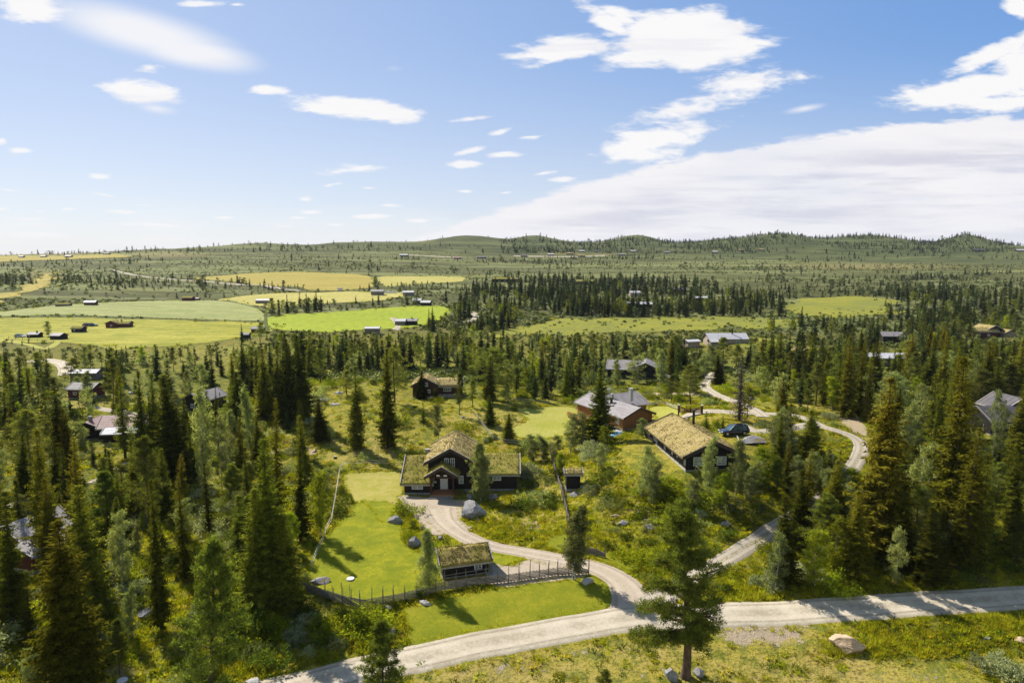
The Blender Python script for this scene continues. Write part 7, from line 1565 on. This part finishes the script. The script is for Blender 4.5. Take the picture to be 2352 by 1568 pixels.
cover('undergrowth', 60000, 46, 200, 401, [clump(1, 46, .40, .32, .10, 'heather'), clump(2, 46, .40, .30, .12, 'bilberry'), clump(3, 40, .35, .36, .08, 'bilberry'), clump(4, 40, .45, .26, .12, 'heather'), clump(5, 34, .3, .42, .07, 'juniper'), clump(6, 40, .4, .34, .09, 'birch_green')], .6, 1.5, 'heather, bilberry and low herbs covering the rough ground', dens_ground)
def dens_tall(px, py, x, y):
    d = np.zeros(len(px)); c = fbm(x, y, 4, 73, 3)
    for rc, k in (((1880,1385,2500,1510), 1.0), ((1640,1300,2500,1420), .9), ((930,1180,990,1280), 1), ((1380,1230,1520,1320), .5), ((560,1400,960,1568), .4), ((900,1440,1640,1530), .12), ((1640,1420,1860,1568), .08), ((1040,1180,1300,1270), .5), ((1340,1100,1660,1320), .5), ((0,1150,720,1600), .35), ((1700,1000,2400,1330), .4), ((1200,1020,1500,1240), .35)):
        d = np.where((px > rc[0]) & (px < rc[2]) & (py > rc[1]) & (py < rc[3]), k, d)
    return d * np.clip((c - .3) * 4, .1, 1)
cover('tall_grass', 70000, 46, 130, 411, [clump(11, 34, .22, .55, .045, 'grass', 1.6), clump(12, 34, .28, .42, .05, 'grass', 1.4), clump(13, 30, .2, .65, .04, 'grass', 1.8), clump(14, 34, .28, .4, .05, 'bilberry', 1.3)], .6, 1.25, 'tall green and yellow grass along the verges', dens_tall)
FE = []
g = np.random.default_rng(66)
for nm, b in SHEETS:
    if nm in ('field', 'bog') : FE.append(np.repeat(b, 1, 0) + g.normal(0, 2.6, b.shape))
FE = np.concatenate(FE); FE = FE[(fbm(FE[:, 0], FE[:, 1], 14, 5, 2) > .40)]; FE = FE[~blocked(FE[:, 0], FE[:, 1], 0, sheets=False)]
scatter('field_margin', np.c_[FE, height(FE[:, 0], FE[:, 1]) - .1], g.uniform(.3, 1.2, len(FE)), [bush(95, 1.0, .8, 8, 7, .4, .3, 'juniper', .5)[0], bush(96, 1.3, .5, 8, 7, .4, .3, 'bilberry', .5)[0], bush(97, 1.2, .5, 8, 7, .4, .3, 'heather', .5)[0]], 'rough grass and low scrub along the field margins', 'scrub', 7)
# fringe of longer grass along roads and lawn edges
EP = []
g = np.random.default_rng(77)
for nm, c, hw in RIB:
    if np.hypot(*c[len(c) // 2]) > 190: continue
    d = np.gradient(c, axis=0); d /= np.hypot(*d.T)[:, None]; n_ = np.stack([d[:, 1], -d[:, 0]], -1)
    for sg in (-1, 1):
        for rep in range(3): EP.append(c + n_ * (hw * sg + sg * g.normal(.12, .22, len(c)))[:, None] + d * g.uniform(-.4, .4, (len(c), 1)))
for nm, b in SHEETS:
    if nm in ('lawn', 'yard', 'earth_patch') or (nm == 'meadow' and np.hypot(*b.mean(0)) < 190):
        for rep in range(4): EP.append(b + g.normal(0, .28, b.shape))
EP = np.concatenate(EP); k = np.ones(len(EP), bool)
for nm, c, hw in RIB:
    if nm in ('road', 'driveway', 'track'):
        dd = np.full(len(EP), 1e9)
        for p, h in zip(c[::1], hw[::1]): dd = np.minimum(dd, np.hypot(EP[:, 0] - p[0], EP[:, 1] - p[1]) - h)
        k &= dd > -.12
for bx, by, br in BLD: k &= np.hypot(EP[:, 0] - bx, EP[:, 1] - by) > br * .5
EP = EP[k]; scatter('verge_grass', np.c_[EP, height(EP[:, 0], EP[:, 1])], g.uniform(.35, .95, len(EP)), [clump(15, 26, .25, .30, .05, 'grass', 1.2), clump(16, 26, .28, .24, .06, 'bilberry', 1.0), clump(17, 22, .2, .36, .045, 'grass', 1.5)], 'ragged grass fringe along roads, yard and lawns', 'grass', 6)
# low willow scrub and shrubs of the plateau
def dens_pl(px, py, x, y):
    c = fbm(x * .4, y, 45, 81, 4); d = np.clip((c - .42) * 4, .03, .8)
    for nm, poly in SHEETS:
        if nm == 'bog': d = np.where(inpoly(x, y, poly), d * .10, d)
    return d
cover('willow_scrub', 60000, 190, 1150, 421, [bush(91, 1.1, .9, 10, 7, .5, .4, 'farbirch', .5)[0], bush(92, 1.0, 1.1, 8, 7, .5, .4, 'farfir', .5)[0], bush(93, 1.3, .8, 10, 7, .5, .4, 'willow', .5)[0], bush(94, 1.2, .9, 10, 7, .5, .4, 'juniper', .5)[0]], .35, 1.1, 'grey-green willow and juniper scrub dotting the plateau', dens_pl, bog=False)

# ------------------------------------------------------------------ air
HAZE = 0.00004
if HAZE:
    m, nt, N, L, out = mat_base('haze_air'); v = N.new('ShaderNodeVolumePrincipled'); v.inputs['Density'].default_value = HAZE; v.inputs['Color'].default_value = (.72, .82, 1.0, 1); v.inputs['Anisotropy'].default_value = .0; L.new(v.outputs[0], out.inputs['Volume'])
    lo = float(HG.min()) - 1.5; e = MB().box(-5300, -60, lo, 5300, 5300, 112).build('haze', m); tag(e, kind='stuff')
